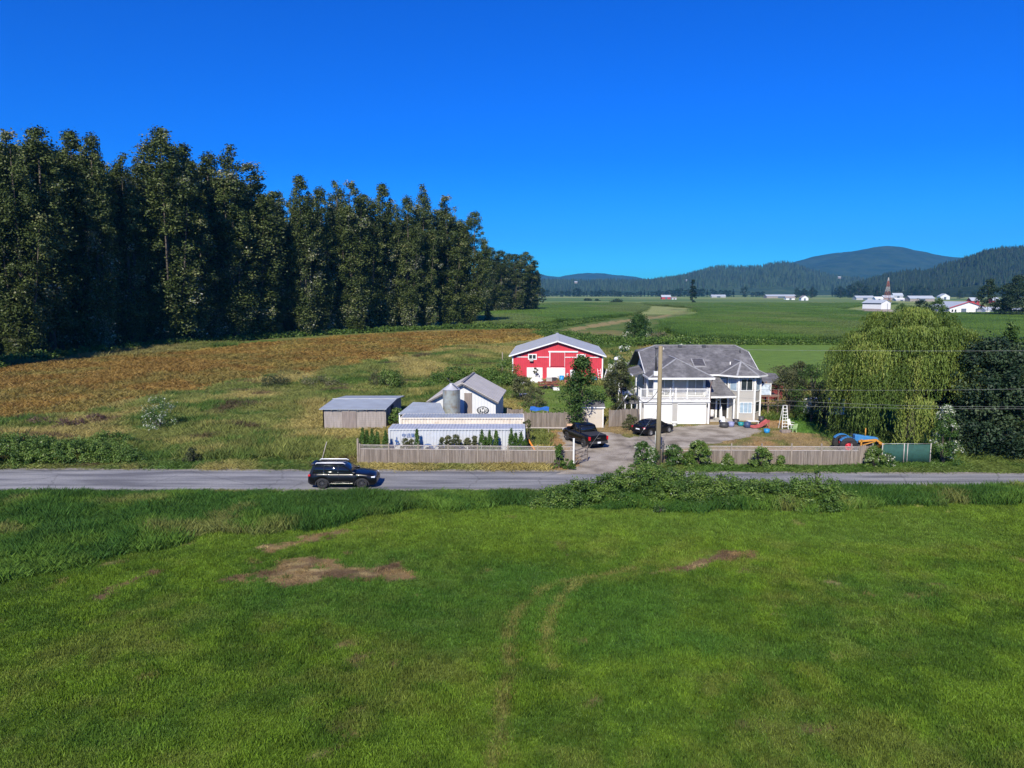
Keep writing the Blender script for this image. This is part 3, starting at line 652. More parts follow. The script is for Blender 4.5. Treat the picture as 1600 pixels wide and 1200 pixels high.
# footprints that stay bare (x0, x1, y0, y1)
NOGRASS = [(-20, -12.9, 75.2, 86), (-11.2, 1.6, 61.3, 64.6), (-10.6, 1.6, 66.5, 70), (-9, -.5, 75, 85.5), (-.3, 15.5, 117, 139), (13.8, 28.5, 77.8, 92), (6.8, 10.2, 76, 79)]
tA = [blades('grass_tuft', 80, .34, .10, .018, .6, .5, i) for i in range(4)]
X, Y, S, C, K_ = field([1, 8], 17, 52, .30); q_ = (K_ == 1) | (rng.uniform(0, 1, len(X)) < .16); X, Y, S, C = X[q_], Y[q_], S[q_], C[q_]
scatter('short_grass', tA, X, Y, land_z(X, Y), S * rng.uniform(.8, 1.3, len(X)), rng.uniform(.6, 1.4, len(X)) * (.8 + .8 * vn(X, Y, 1.2, 7)), C * rng.uniform(.75, 1.6, len(X))[:, None] * 1.2, 'short green field grass in front of the road', 'grass')
tS = [blades('straw_tuft', 40, .36, .05, .02, 1.5, .5, 40 + i) for i in range(3)]
X, Y, S, C, K_ = field([8], 17, 52, .38)
scatter('cut_straw', tS, X, Y, land_z(X, Y), S, rng.uniform(.4, 1.2, len(X)), C * 1.3, 'loose dry cut straw on the bare patches', 'straw')
tB = [blades('tall_tuft', 140, .5, .5, .02, .55, .5, 10 + i) for i in range(4)]
X, Y, S, C, K_ = field([2], 24, 53, .42)
hg = (.55 + 1.05 * vn(X, Y, 2.6, 8)) * (1 - .72 * sm(Y, 48.8, 51.0) * (X < 3))
scatter('tall_grass', tB, X, Y, land_z(X, Y), S * 1.05, hg * rng.uniform(.7, 1.3, len(X)), C * rng.uniform(.9, 1.4, len(X))[:, None] * 1.2, 'tall rough grass on the verge in front of the road', 'grass')
tM = [blades('meadow_tuft', 150, .8, .6, .028, .6, .5, 20 + i) for i in range(4)]
X, Y, S, C, K_ = field([3], 57, 200, .78)
yard = (X > 8) & (Y < 62)
hg = (.35 + 1.0 * vn(X, Y, 5, 18) ** 1.2 * 1.2) * np.where((Y < 61), .45, 1) * np.where(yard, .8, 1)
scatter('meadow_grass', tM, X, Y, X * 0, S, hg * np.sqrt(S) * rng.uniform(.7, 1.3, len(X)), C * rng.uniform(.85, 1.45, len(X))[:, None] * 1.15, 'rough unmown pasture grass and weeds round the farmyard', 'grass')
tF = [blades('dry_tuft', 60, 1.0, .5, .07, .9, .5, 30 + i) for i in range(3)]
X, Y, S, C, K_ = field([4], 80, 300, 1.1, jit=1)
hg = .6 + .6 * vn(X, Y, 7, 19)
scatter('brown_field_grass', tF, X, Y, X * 0, S, hg * np.sqrt(S), C * rng.uniform(.85, 1.3, len(X))[:, None] * 1.15, 'dry golden brown grass of the field below the wood', 'dry grass')
tY = [blades('yard_tuft', 45, .4, .12, .03, .7, .5, 50 + i) for i in range(3)]
X, Y, S, C, K_ = field([7, 6], 57, 125, .55)
scatter('yard_grass', tY, X, Y, X * 0, S, rng.uniform(.5, 1.6, len(X)), C * rng.uniform(.9, 1.4, len(X))[:, None] * 1.15, 'thin dry yard grass beside the driveway and house', 'grass')
tC = [corn_patch('corn_patch', 60 + i) for i in range(3)]
X, Y, S, C, K_ = field([5], 150, 900, 2.3, xlim=lambda y: .72 * y + 20, jit=.12)
scatter('corn_crop', tC, X, Y, X * 0, S * .95, np.ones(len(X)) * rng.uniform(.93, 1.05, len(X)), C * rng.uniform(.75, 1.25, len(X))[:, None] * np.array([1.65, 1.5, 1.3]), 'dense green corn standing in the fields behind the farm', 'corn', rot=R(90) * rng.integers(0, 2, len(X)) * 0 + R(8))
# ------------------------------------------------------------ building materials
M_WHITE = pmat('white_paint', (.78, .78, .76), .5, .06, 2, stain=(.5, .5, .47), stain_amt=.35)
M_SIDING = pmat('pale_grey_siding', (.47, .45, .415), .6, .06, 1.5, bands=(2, .16, .12), band_dark=.35, stain=(.42, .41, .38), stain_amt=.4)
M_SHINGLE = pmat('weathered_grey_shingles', (.115, .112, .118), .95, .3, 2.2, bump=.4, bsc=18, stain=(.25, .245, .25), stain_amt=.8, stain_sc=.6, bands=(1, .28, .2), band_dark=.25, band_bump=.2)
M_GDOOR = pmat('white_garage_door', (.82, .82, .80), .45, .03, 2, bands=(2, .53, .05), band_dark=.25)
M_GLASS = pmat('window_glass', (.03, .04, .045), .06, .3, 1.5, spec=.8)
M_CURT = pmat('glass_over_curtains', (.33, .33, .31), .12, .2, 1.2, spec=.6, bands=(0, .14, .4), band_dark=.2, band_bump=0)
M_BLUEG = pmat('glass_painted_blue_reflection', (.35, .46, .55), .15, .15, 2, spec=.6)  # pale blue reflection painted into the pane's base colour
M_DARK = pmat('painted_shade_and_dark_parts', (.025, .023, .022), .9, .3, 2)  # near-black for painted recess shade and for the door tracks
M_RED = pmat('red_painted_cladding', (.56, .035, .055), .55, .12, 1.2, bands=(0, .3, .12), band_dark=.35, stain=(.40, .03, .04), stain_amt=.4)
M_REDD = pmat('red_door_cladding', (.47, .035, .05), .55, .1, 1.2, bands=(0, .3, .12), band_dark=.3)
M_METROOF = pmat('pale_grey_blue_metal_roof', (.44, .45, .44), .6, .1, .8, metal=.0, bands=(0, .3, .12), band_dark=.25, stain=(.30, .31, .32), stain_amt=.4)
M_METROOFY = pmat('grey_blue_sheet_roof', (.33, .37, .41), .6, .12, .8, metal=.0, bands=(0, .25, .15), band_dark=.25, stain=(.25, .23, .22), stain_amt=.4)
M_FIBRE = pmat('pale_beige_fibre_roof', (.50, .47, .43), .9, .1, 1, bump=.2, stain=(.38, .36, .33), stain_amt=.5, bands=(0, .2, .2), band_dark=.15)
M_WCLAD = pmat('white_corrugated_cladding', (.64, .65, .66), .5, .05, 1.5, bands=(0, .32, .14), band_dark=.3, stain=(.6, .58, .55), stain_amt=.3)
M_CREAM = pmat('cream_container_steel', (.70, .64, .54), .6, .08, 1.2, bands=(0, .28, .3), band_dark=.18, stain=(.45, .33, .22), stain_amt=.5)
M_BWHITE = pmat('blue_white_container_steel', (.52, .545, .575), .5, .06, 1.2, bands=(0, .28, .3), band_dark=.2, stain=(.42, .40, .40), stain_amt=.35)
M_BROOF = pmat('blue_grey_container_roof', (.42, .45, .52), .6, .15, 1.5, bands=(0, .28, .3), band_dark=.25, stain=(.42, .38, .36), stain_amt=.6)
M_OLDW = pmat('silvery_old_boards', (.33, .29, .265), .95, .22, 1.5, bump=.4, bsc=14, stretch=(4, 1, .5), bands=(2, .22, .08), band_dark=.5)
M_BARNW = pmat('weathered_plank_door', (.24, .20, .18), .95, .2, 2, stretch=(5, 1, .5), bands=(0, .18, .1), band_dark=.5)
M_FENCE = pmat('weathered_fence_boards', (.20, .165, .135), .95, .35, 1.0, bump=.4, bsc=14, stretch=(6, 6, .35), stain=(.42, .38, .33), stain_amt=.5, stain_sc=1.5, bands=(0, .14, .12), band_dark=.55)
M_POST = pmat('grey_fence_posts', (.28, .235, .19), .95, .2, 2, bump=.3)
M_LATT = pmat('pale_lattice', (.46, .41, .37), .9, .15, 3)
M_BEIGE = pmat('beige_shed_siding', (.56, .50, .42), .7, .06, 1.5, bands=(2, .2, .1), band_dark=.18)
M_STEEL = pmat('dull_galvanised_steel', (.42, .45, .42), .5, .15, 1.5, metal=.35, bands=(2, .3, .1), band_dark=.2, stain=(.28, .16, .07), stain_amt=.85, stain_sc=1.2)
M_PIPE = pmat('dark_flue', (.05, .05, .055), .5)
M_CONC = pmat('concrete', (.42, .40, .37), .9, .15, 3)

def win(parent, p0, p1, z0, z1, nx=2, pane=M_GLASS, fr=.07, out=.03, frame=M_WHITE, name='window', ny=1, muntin=None):
    p0 = Vector((*p0, 0)); p1 = Vector((*p1, 0)); d = (p1 - p0).normalized(); n = Vector((d.y, -d.x, 0)); W = (p1 - p0).length
    M = Matrix(((d.x, n.x, 0, p0.x), (d.y, n.y, 0, p0.y), (0, 0, 1, 0), (0, 0, 0, 1)))
    a = MB(); f = fr
    a.box(0, W, 0, out + .03, z0, z0 + f, M).box(0, W, 0, out + .03, z1 - f, z1, M).box(0, f, 0, out + .026, z0 + f, z1 - f, M).box(W - f, W, 0, out + .026, z0 + f, z1 - f, M)
    for i in range(1, nx): x = W * i / nx; a.box(x - f * .35, x + f * .35, 0, out + .022, z0 + f, z1 - f, M)
    for i in range(1, ny): z = z0 + (z1 - z0) * i / ny; a.box(f, W - f, 0, out + .018, z - f * .3, z + f * .3, M)
    w = a.build(name, frame, parent)
    MB().box(f * .5, W - f * .5, .004, out, z0 + f * .5, z1 - f * .5, M).build('pane', pane, w)
    return w

# ------------------------------------------------------------ the house
hs_ = empty('house', (0, 0, 0), 0, 'two-storey pale grey house with hipped shingle roofs, two white garage doors and a balcony', 'house')
O = Vector((21.0, 82.0, 0)); hs_.location = O
def L(p): return (p[0] - O.x, p[1] - O.y) + tuple(p[2:])
class H(MB):                                        # builder in land coordinates, stored relative to the house's base
    def build(s, *a, **k): s.v = [(v[0] - O.x, v[1] - O.y, v[2]) for v in s.v]; return MB.build(s, *a, **k)
w = H()
w.box(15.7, 27.6, 82.0, 92.6, -.2, 5.0)                                   # main body
w.box(13.9, 21.4, 78.5, 81.998, -.2, 2.55)                                # garage wing
w.box(14.9, 21.4, 80.2, 81.996, 2.76, 5.0)                                # rooms over the garage
w.poly([(15.7, 83.2, 5.0), (15.7, 91.4, 5.0), (15.7, 88.6, 7.1), (15.7, 86.5, 7.1)], .2, (1, 0, 0))
w.poly([(27.6, 83.2, 5.0), (27.6, 86.5, 7.1), (27.6, 88.6, 7.1), (27.6, 91.4, 5.0)], .2, (-1, 0, 0))
fp = [(24.4, 82.1), (24.4, 81.7), (25.2, 80.6), (27.0, 80.6), (28.0, 81.7), (28.0, 83.4)]
w.poly([(x, y, -.2) for x, y in fp], 5.2, (0, 0, 1))                      # bay
wall = w.build('wall', M_SIDING, hs_)
def trim(*q): H().box(*q).build('corner_trim', M_WHITE, hs_)
for x, y in fp[2:5]: trim(x - .09, x + .09, y - .09, y + .09, 0, 4.99)
trim(13.84, 14.02, 78.44, 78.6, 0, 2.55); trim(21.28, 21.46, 78.44, 78.6, 0, 2.55); trim(24.3, 24.46, 81.62, 81.76, 0, 4.99)
for x in (14.92, 17.86, 19.34, 21.3): trim(x - .06, x + .06, 80.12, 80.2, 2.77, 4.99)
H().box(13.8, 21.5, 78.34, 78.52, 2.40, 2.56).build('band_trim', M_WHITE, hs_)
def rpoly(b, *pts, th=.14): b.poly([(p[0], p[1], p[2]) for p in pts], th, (0, 0, -1))
EZ = 5.08
def mz(y): return EZ + (y - 81.6) * .475
r = H(); rz_ = mz(87.6)
rpoly(r, (15.0, 81.6, EZ), (27.9, 81.6, EZ), (27.9, 86.2, mz(86.2)), (26.7, 87.6, rz_), (17.2, 87.6, rz_), (15.0, 86.2, mz(86.2)))
rpoly(r, (15.0, 93.6, EZ), (15.0, 89.0, mz(86.2)), (17.2, 87.6, rz_), (26.7, 87.6, rz_), (27.9, 89.0, mz(86.2)), (27.9, 93.6, EZ))
rpoly(r, (15.0, 86.2, mz(86.2)), (17.2, 87.6, rz_), (15.0, 89.0, mz(86.2))); rpoly(r, (27.9, 86.2, mz(86.2)), (27.9, 89.0, mz(86.2)), (26.7, 87.6, rz_))
roof = r.build('roof', M_SHINGLE, hs_)
r = H(); gz = 6.85; gx = 18.4
rpoly(r, (14.8, 78.2, 5.1), (21.8, 78.2, 5.1), (gx, 81.5, gz))
rpoly(r, (14.8, 78.2, 5.1), (gx, 81.5, gz), (gx, 85.5, gz), (14.8, 81.75, 5.1)); rpoly(r, (21.8, 78.2, 5.1), (21.8, 81.75, 5.1), (gx, 85.5, gz), (gx, 81.5, gz))
r.build('garage_wing_roof', M_SHINGLE, hs_)
r = H(); A0 = (25.8, 82.0, 6.5); A1 = (25.8, 84.7, 6.5)
E_ = [(23.3, 82.3, 5.1), (23.3, 81.5, 5.1), (24.8, 80.0, 5.1), (27.2, 80.0, 5.1), (28.65, 81.4, 5.1), (28.65, 83.6, 5.1)]
rpoly(r, E_[0], E_[1], A0, A1); rpoly(r, E_[1], E_[2], A0); rpoly(r, E_[2], E_[3], A0); rpoly(r, E_[3], E_[4], A0); rpoly(r, E_[4], E_[5], A1, A0)
r.build('bay_roof', M_SHINGLE, hs_)
r = H(); rpoly(r, (21.5, 79.7, 2.86), (24.75, 80.05, 2.86), (23.1, 82.0, 5.06), (21.5, 82.0, 5.06))
r.build('entry_roof', M_SHINGLE, hs_)
r = H(); rpoly(r, (13.7, 82.2, 4.95), (15.68, 82.2, 5.55), (15.68, 88.5, 5.55), (13.7, 88.5, 4.95)); r.build('side_roof', M_SHINGLE, hs_)
cp = H()                                             # ridge and hip caps, a lighter line of shingles
for a, b in [((14.8, 78.2, 5.12), (gx, 81.5, gz + .02)), ((21.8, 78.2, 5.12), (gx, 81.5, gz + .02)), ((gx, 81.5, gz + .02), (gx, 85.4, gz + .02)), ((17.2, 87.6, rz_ + .02), (26.7, 87.6, rz_ + .02)), (A0, A1), (E_[1], A0), (E_[2], A0), (E_[3], A0), (E_[4], A0), ((15.0, 86.2, mz(86.2) + .02), (17.2, 87.6, rz_ + .02)), ((27.9, 86.2, mz(86.2) + .02), (26.7, 87.6, rz_ + .02))]:
    cp.bar(a, b, .2, .06)
cp.build('ridge_cap', pmat('pale_ridge_shingles', (.30, .30, .31), .95, .2, 3), roof)
g_ = H()                                            # white gutters and fascia
g_.bar((14.75, 78.14, 5.0), (21.85, 78.14, 5.0), .1, .2); g_.bar((14.74, 78.2, 5.0), (14.74, 81.7, 5.0), .08, .2); g_.bar((21.86, 78.2, 5.0), (21.86, 81.5, 5.0), .08, .2)
for a, b in zip(E_[1:-1], E_[2:]): g_.bar((a[0], a[1] - .05, a[2] - .1), (b[0], b[1] - .05, b[2] - .1), .08, .18)
g_.bar((21.95, 81.53, 5.0), (23.3, 81.53, 5.0), .08, .18); g_.bar((21.5, 79.64, 2.76), (24.8, 79.99, 2.76), .08, .2); g_.bar((14.96, 81.6, 5.0), (14.96, 86.2, 7.18), .06, .2); g_.bar((27.95, 81.6, 5.0), (27.95, 86.2, 7.18), .06, .2)
g_.bar((13.66, 82.2, 4.87), (13.66, 88.5, 4.87), .08, .16)
g_.build('gutter', M_WHITE, hs_)
for x in (17.95 + 1.9, 17.95 + 4.75): 
    v_ = H(); v_.box(x, x + .42, 87.0, 87.35, mz(87.0) - .05, mz(87.0) + .32); v_.build('roof_vent', M_PIPE, roof)
v_ = H(); v_.tube([(26.9, 86.0, 7.0), (26.9, 86.0, 7.65)], .07); v_.build('vent_pipe', M_PIPE, roof)
for i, (x, y) in enumerate([(16.6, 80.6), (24.95, 83.2)]):
    v_ = H(); v_.tube([(x, y, 5.6), (x, y, 6.35)], .06); v_.build('vent_pipe', M_WHITE, roof)
s_ = H(); y0, y1 = 83.0, 84.6; x0, x1 = 20.75, 22.2
s_.poly([(x0, y0, mz(y0) + .1), (x1, y0, mz(y0) + .1), (x1, y1, mz(y1) + .1), (x0, y1, mz(y1) + .1)], .12, (0, 0, -1)); sk = s_.build('skylight', pmat('skylight_kerb', (.28, .28, .29), .6), roof)
s_ = H(); s_.poly([(x0 + .12, y0 + .12, mz(y0 + .12) + .14), (x1 - .12, y0 + .12, mz(y0 + .12) + .14), (x1 - .12, y1 - .12, mz(y1 - .12) + .14), (x0 + .12, y1 - .12, mz(y1 - .12) + .14)], .05, (0, 0, -1)); s_.build('pane', pmat('smoky_skylight', (.09, .085, .085), .3), sk)
# chimney: white chase with a tall dark flue standing on the balcony side
c_ = H(); c_.box(15.35, 15.85, 78.55, 79.05, 2.76, 5.75); c_.build('chimney_chase', M_WHITE, hs_)
c_ = H(); c_.tube([(15.6, 78.8, 5.75), (15.6, 78.8, 8.2)], .12, 10); c_.tube([(15.6, 78.8, 8.2), (15.6, 78.8, 8.32)], .18, 10); c_.build('chimney_flue', M_PIPE, hs_)
# balcony
b_ = H(); b_.box(13.86, 21.46, 78.4, 80.198, 2.56, 2.75); b_.build('balcony_floor', pmat('balcony_deck', (.55, .54, .52), .8), hs_)
b_ = H()
for z in (2.86, 3.84): b_.bar((13.95, 78.46, z), (21.4, 78.46, z), .07, .07); b_.bar((13.95, 78.46, z), (13.95, 80.2, z), .07, .07); b_.bar((21.4, 78.46, z), (21.4, 80.2, z), .07, .07)
x = 14.05
while x < 21.35: b_.box(x, x + .035, 78.445, 78.475, 2.89, 3.81); x += .125
for x in (13.95, 21.4):
    y = 78.6
    while y < 80.1: b_.box(x - .015, x + .015, y, y + .035, 2.89, 3.81); y += .125
for x in (13.95, 17.15, 17.75, 19.0, 21.4): b_.box(x - .06, x + .06, 78.4, 78.52, 2.75, 3.95)
b_.build('balcony_railing', M_WHITE, hs_)
win(hs_, L((15.0, 80.2)), L((17.8, 80.2)), 2.85, 4.8, 3, M_CURT, name='patio_door')
win(hs_, L((19.42, 80.2)), L((21.2, 80.2)), 2.85, 4.8, 2, M_CURT, name='patio_door')
for x in (14.42, 18.08):
    d_ = H(); d_.box(x - .1, x + 2.9 + .1, 78.43, 78.498, 0, 2.26); f_ = d_.build('garage_door_frame', M_WHITE, hs_)
    d_ = H(); d_.box(x, x + 2.9, 78.40, 78.46, .02, 2.14); d_.build('garage_door', M_GDOOR, hs_)
    d_ = H(); d_.box(x - .06, x + 2.96, 78.36, 78.42, 2.145, 2.19); d_.build('door_track', M_DARK, f_)
for x in (14.2, 21.2):
    d_ = H(); d_.box(x - .06, x + .06, 78.32, 78.5, 1.9, 2.2); d_.tube([(x, 78.38, 2.2), (x, 78.38, 2.28)], [.07, .02], 6); d_.build('wall_lamp', M_PIPE, hs_)
# bay and entry openings
win(hs_, L((25.42, 80.6)), L((26.78, 80.6)), 3.35, 4.72, 2); win(hs_, L((25.36, 80.6)), L((26.78, 80.6)), .82, 2.1, 3, M_BLUEG)
d1 = lambda t: (24.4 + .8 * t, 81.7 - 1.1 * t); d2 = lambda t: (27.0 + 1.0 * t, 80.6 + 1.1 * t)
win(hs_, L(d1(.15)), L(d1(.88)), 3.3, 4.72, 1, M_BLUEG); win(hs_, L(d2(.15)), L(d2(.9)), 3.3, 4.72, 1, M_BLUEG); win(hs_, L(d2(.15)), L(d2(.9)), .85, 2.1, 1)
win(hs_, L((23.25, 82.0)), L((24.2, 82.0)), 3.3, 4.5, 1, M_BLUEG)
d_ = H(); d_.box(21.42, 24.3, 81.9, 81.998, 0, 2.7); d_.build('porch_shade_panel', M_DARK, hs_)  # shade of the porch recess put in as a near-black panel
d_ = H(); d_.box(22.0, 22.95, 81.82, 81.9, 0, 2.1); dd = d_.build('front_door', pmat('dark_front_door', (.06, .045, .04), .5), hs_)
d_ = H(); d_.box(22.2, 22.75, 81.8, 81.82, .9, 1.9); d_.build('pane', M_GLASS, dd)
d_ = H(); d_.box(23.02, 23.2, 81.74, 81.9, 0, 2.6); d_.box(23.5, 23.62, 81.74, 81.9, 0, 2.6); d_.box(23.02, 23.62, 81.74, 81.9, 2.1, 2.2); d_.build('door_surround', M_WHITE, hs_)
d_ = H(); d_.box(21.5, 24.9, 79.8, 81.9, -.02, .12); d_.build('porch_slab', M_CONC, hs_)
for x, y in ((24.62, 80.2),):
    d_ = H(); d_.box(x - .08, x + .08, y - .08, y + .08, .12, 2.72); d_.build('porch_column', M_WHITE, hs_)
d_ = H(); d_.tube([(21.55, 78.6, 0), (21.55, 78.6, 4.3), (21.7, 78.3, 4.95)], .045, 6); d_.build('downspout', pmat('brown_downspout', (.22, .14, .12), .6), hs_)
d_ = H(); d_.tube([(13.78, 80.5, 0), (13.78, 80.5, 4.85)], .045, 6); d_.tube([(15.1, 81.4, 2.8), (15.1, 81.4, 4.9)], .045, 6); d_.build('downspout', M_WHITE, hs_)
# left side porch with posts, rails and stairs
d_ = H(); d_.box(12.8, 13.85, 80.6, 87.5, 2.45, 2.62)
for y in (80.7, 84, 87.4): d_.box(12.82, 12.92, y - .05, y + .05, 0, 3.65)
d_.bar((12.86, 80.7, 3.6), (12.86, 87.4, 3.6), .07, .07); d_.bar((12.9, 80.66, 3.6), (13.9, 80.66, 3.6), .07, .07); d_.bar((12.9, 80.66, 1.2), (13.9, 80.66, 1.2), .1, .1)
y = 80.9
while y < 87.3: d_.box(12.845, 12.875, y, y + .035, 2.62, 3.6); y += .16
x = 12.95
while x < 13.85: d_.box(x, x + .035, 80.64, 80.68, 2.62, 3.6); x += .16
d_.build('side_porch', M_WHITE, hs_)
d_ = H(); d_.poly([(12.3, 79.2, 2.2), (13.8, 79.2, 2.2), (13.8, 80.55, 2.9), (12.3, 80.55, 2.9)], .1, (0, 0, -1)); d_.build('side_porch_roof', M_SHINGLE, hs_)
d_ = H()
for x in (12.4, 13.1, 13.7): d_.box(x - .05, x + .05, 79.2, 79.3, 0, 2.2)
d_.build('side_porch_post', M_WHITE, hs_)
for (y0_, y1_) in ((83.2, 84.6), (86, 87)): win(hs_, L((15.7, y1_)), L((15.7, y0_)), 3.2, 4.6, 1)
# right side raised deck with a pale screen
d_ = H(); d_.box(28.02, 30.4, 82.3, 86.5, 2.45, 2.62); 
for x, y in ((30.3, 82.4), (30.3, 86.4), (29.2, 82.4)): d_.box(x - .07, x + .07, y - .07, y + .07, 0, 3.7)
d_.bar((28.1, 82.36, 1.75), (30.3, 82.36, 1.75), .06, .14); d_.bar((30.3, 82.36, 1.75), (33.0, 84, 1.6), .06, .1)
d_.build('side_deck', pmat('brown_deck_timber', (.20, .13, .10), .85), hs_)
d_ = H(); d_.box(28.1, 29.35, 82.3, 82.34, 2.66, 3.9); d_.build('deck_screen', pmat('pale_blue_screen', (.50, .58, .68), .4), hs_)
d_ = H()
for x in (28.08, 29.38): d_.box(x - .05, x + .05, 82.24, 82.3, 2.62, 4.0)
d_.bar((28.08, 82.27, 3.93), (29.38, 82.27, 3.93), .06, .06); d_.build('screen_frame', M_WHITE, hs_)

# ------------------------------------------------------------ red barn
RB = empty('red_barn', (7.35, 117.8, 0), R(-3.4), 'big red barn with a low grey metal gable roof and white trim', 'barn')
HW, LN, EV, PK = 7.25, 21.0, 4.15, 6.4
w = MB(); w.poly([(-HW, 0, -.2), (HW, 0, -.2), (HW, 0, EV), (0, 0, PK), (-HW, 0, EV)], LN, (0, 1, 0)); w.build('wall', M_RED, RB)
r = MB(); sl = (PK - EV) / HW; o = .55
for s in (-1, 1): r.poly([(0, -o, PK + .12), (s * (HW + o), -o, EV - sl * o + .12), (s * (HW + o), LN + o, EV - sl * o + .12), (0, LN + o, PK + .12)], .1, (0, 0, -1))
rf = r.build('roof', M_METROOF, RB)
r = MB(); r.bar((0, -o - .02, PK + .16), (0, LN + o, PK + .16), .5, .08); r.build('ridge_cap', M_METROOF, rf)
t = MB()
for s in (-1, 1):
    t.bar((s * .03, -o - .05, PK + .02), (s * (HW + o), -o - .05, EV - sl * o + .02), .06, .2); t.box(s * HW - .1, s * HW + .1, -.06, -.004, 0, EV - .05)
    t.bar((s * (HW + o + .03), -o, EV - sl * o + .02), (s * (HW + o + .03), LN + o, EV - sl * o + .02), .05, .18)
t.box(-HW + .6, -4.75, -.05, -.004, 3.78, 3.9); t.box(-3.2, -1.42, -.05, -.004, 3.78, 3.9); t.box(1.2, 3.05, -.05, -.004, 3.78, 3.9); t.box(4.65, HW - .5, -.05, -.004, 3.78, 3.9)
t.build('white_trim', M_WHITE, RB)
t = MB(); t.box(-1.45, 3.3, -.16, -.004, 4.62, 4.84); t.build('sliding_door_track', M_WHITE, RB)
t = MB(); t.box(-1.15, 1.15, -.12, -.006, 2.35, 4.6); dr = t.build('loft_door', M_REDD, RB)
t = MB(); t.box(-1.32, -1.15, -.14, -.006, 2.3, 4.62); t.box(1.15, 1.2, -.14, -.006, 2.3, 4.62); t.build('door_edge', M_WHITE, dr)
for x, wd in ((-4.85, 2.35), (-1.6, 2.75)):
    t = MB(); t.box(x - .1, x + wd + .1, -.05, -.004, 0, 2.14); f_ = t.build('garage_door_frame', M_WHITE, RB); t = MB(); t.box(x, x + wd, -.08, -.05, .02, 2.02); t.build('garage_door', M_GDOOR, RB)
t = MB(); t.box(2.05, 2.85, -.07, -.004, 0, 1.8); t.build('side_door', M_WHITE, RB)
t = MB(); t.box(1.5, 1.8, -.07, -.004, .9, 1.25); t.build('meter_box', M_WHITE, RB)
win(RB, (-4.75, 0), (-3.35, 0), 3.4, 4.35, 2, fr=.16); win(RB, (3.1, 0), (4.5, 0), 3.4, 4.35, 2, fr=.16)
t = MB(); t.box(-4.5, -3.9, -.5, -.05, 3.2, 3.5); t.build('air_conditioner', M_CONC, RB)

# ------------------------------------------------------------ white gable shed, silo, plank shed, lean-to, garden shed
WS = empty('white_shed', (-5.15, 76.0, 0), R(-4.5), 'white corrugated gable shed with a beige roof behind the two containers', 'shed')
hw, ln, ev, pk = 3.45, 8.8, 2.85, 4.75
w = MB(); w.poly([(-hw, 0, -.2), (hw, 0, -.2), (hw, 0, ev + .1), (0, 0, pk - .02), (-hw, 0, ev + .1)], ln, (0, 1, 0)); w.build('wall', M_WCLAD, WS)
r = MB(); sl = (pk - ev) / hw; o = .35
for s in (-1, 1): r.poly([(0, -.45, pk + .16), (s * (hw + o), -.45, ev - sl * o + .22), (s * (hw + o), ln + .2, ev - sl * o + .22), (0, ln + .2, pk + .16)], .1, (0, 0, -1))
rf = r.build('roof', M_FIBRE, WS)
r = MB(); r.bar((0, -.47, pk + .19), (0, ln + .2, pk + .19), .26, .06); r.build('ridge_cap', pmat('dark_ridge', (.2, .19, .19), .8), rf)
r = MB()
for s in (-1, 1): r.bar((0, -.47, pk), (s * (hw + o), -.47, ev - sl * o + .08), .05, .16)
r.build('barge_board', pmat('dark_barge_board', (.14, .13, .13), .8), WS)
r = MB(); r.box(.15, .95, -.08, -.004, 1.2, 3.75); r.build('plank_door', M_BARNW, WS)
r = MB(); r.box(.1, 2.9, -.14, -.004, 1.02, 1.1); r.build('door_rail', M_PIPE, WS)
em = MB(); em.lathe([(.0, -.07), (.48, -.07), (.48, -.01)], (2.1, 0, 1.95), 28, 'y'); e1 = em.build('oval_emblem', pmat('dark_emblem', (.09, .10, .11), .6), WS)
for q in [e1]:
    for v in q.data.vertices: v.co.x = 2.1 + (v.co.x - 2.1) * 1.35; v.co.z = 1.95 + (v.co.z - 1.95) * .85
em = MB()
for a in range(12): t0 = a * .5236; em.bar((2.1 + .5 * math.cos(t0), -.085, 1.95 + .3 * math.sin(t0)), (2.1 + .5 * math.cos(t0 + .34), -.085, 1.95 + .3 * math.sin(t0 + .34)), .05, .05)
for pts in ([(1.72, 1.8), (1.8, 2.1), (1.95, 2.15), (1.98, 1.8)], [(1.98, 2.1), (2.1, 1.82), (2.24, 2.1)], [(2.2, 1.8), (2.26, 2.14), (2.42, 2.1), (2.46, 1.82)]):
    for a, b in zip(pts[:-1], pts[1:]): em.bar((a[0], -.085, a[1]), (b[0], -.085, b[1]), .07, .06)
em.build('emblem_marks', M_WHITE, e1)
SI = empty('feed_silo', (XA(706, 73.4), 73.4, 0), 0, 'small rusty galvanised silo with a cone top in front of the white shed', 'silo')
w = MB(); w.lathe([(.86, 1.0), (.88, 4.45), (.9, 4.5)], n=28); w.build('drum', M_STEEL, SI)
w = MB(); w.lathe([(.94, 4.48), (.2, 5.02), (.18, 5.1), (.001, 5.12)], n=28); cn = w.build('cone_roof', pmat('pale_steel_cone', (.50, .50, .52), .45, .1, 2, metal=.3), SI)
w = MB(); w.bar((.05, 0, 5.08), (-.45, 0, 5.65), .05, .05); w.bar((.1, -.2, 5.05), (.7, -.6, 4.6), .05, .05); w.build('filler_lid', M_PIPE, cn)
w = MB(); w.lathe([(.86, 1.0), (.25, .35), (.25, .3)], n=20); w.build('hopper', M_STEEL, SI)
for i in range(4):
    a = i * 1.57 + .78; w = MB(); w.bar((.82 * math.cos(a), .82 * math.sin(a), 0), (.82 * math.cos(a), .82 * math.sin(a), 1.6), .09, .09); w.build('leg', M_STEEL, SI)

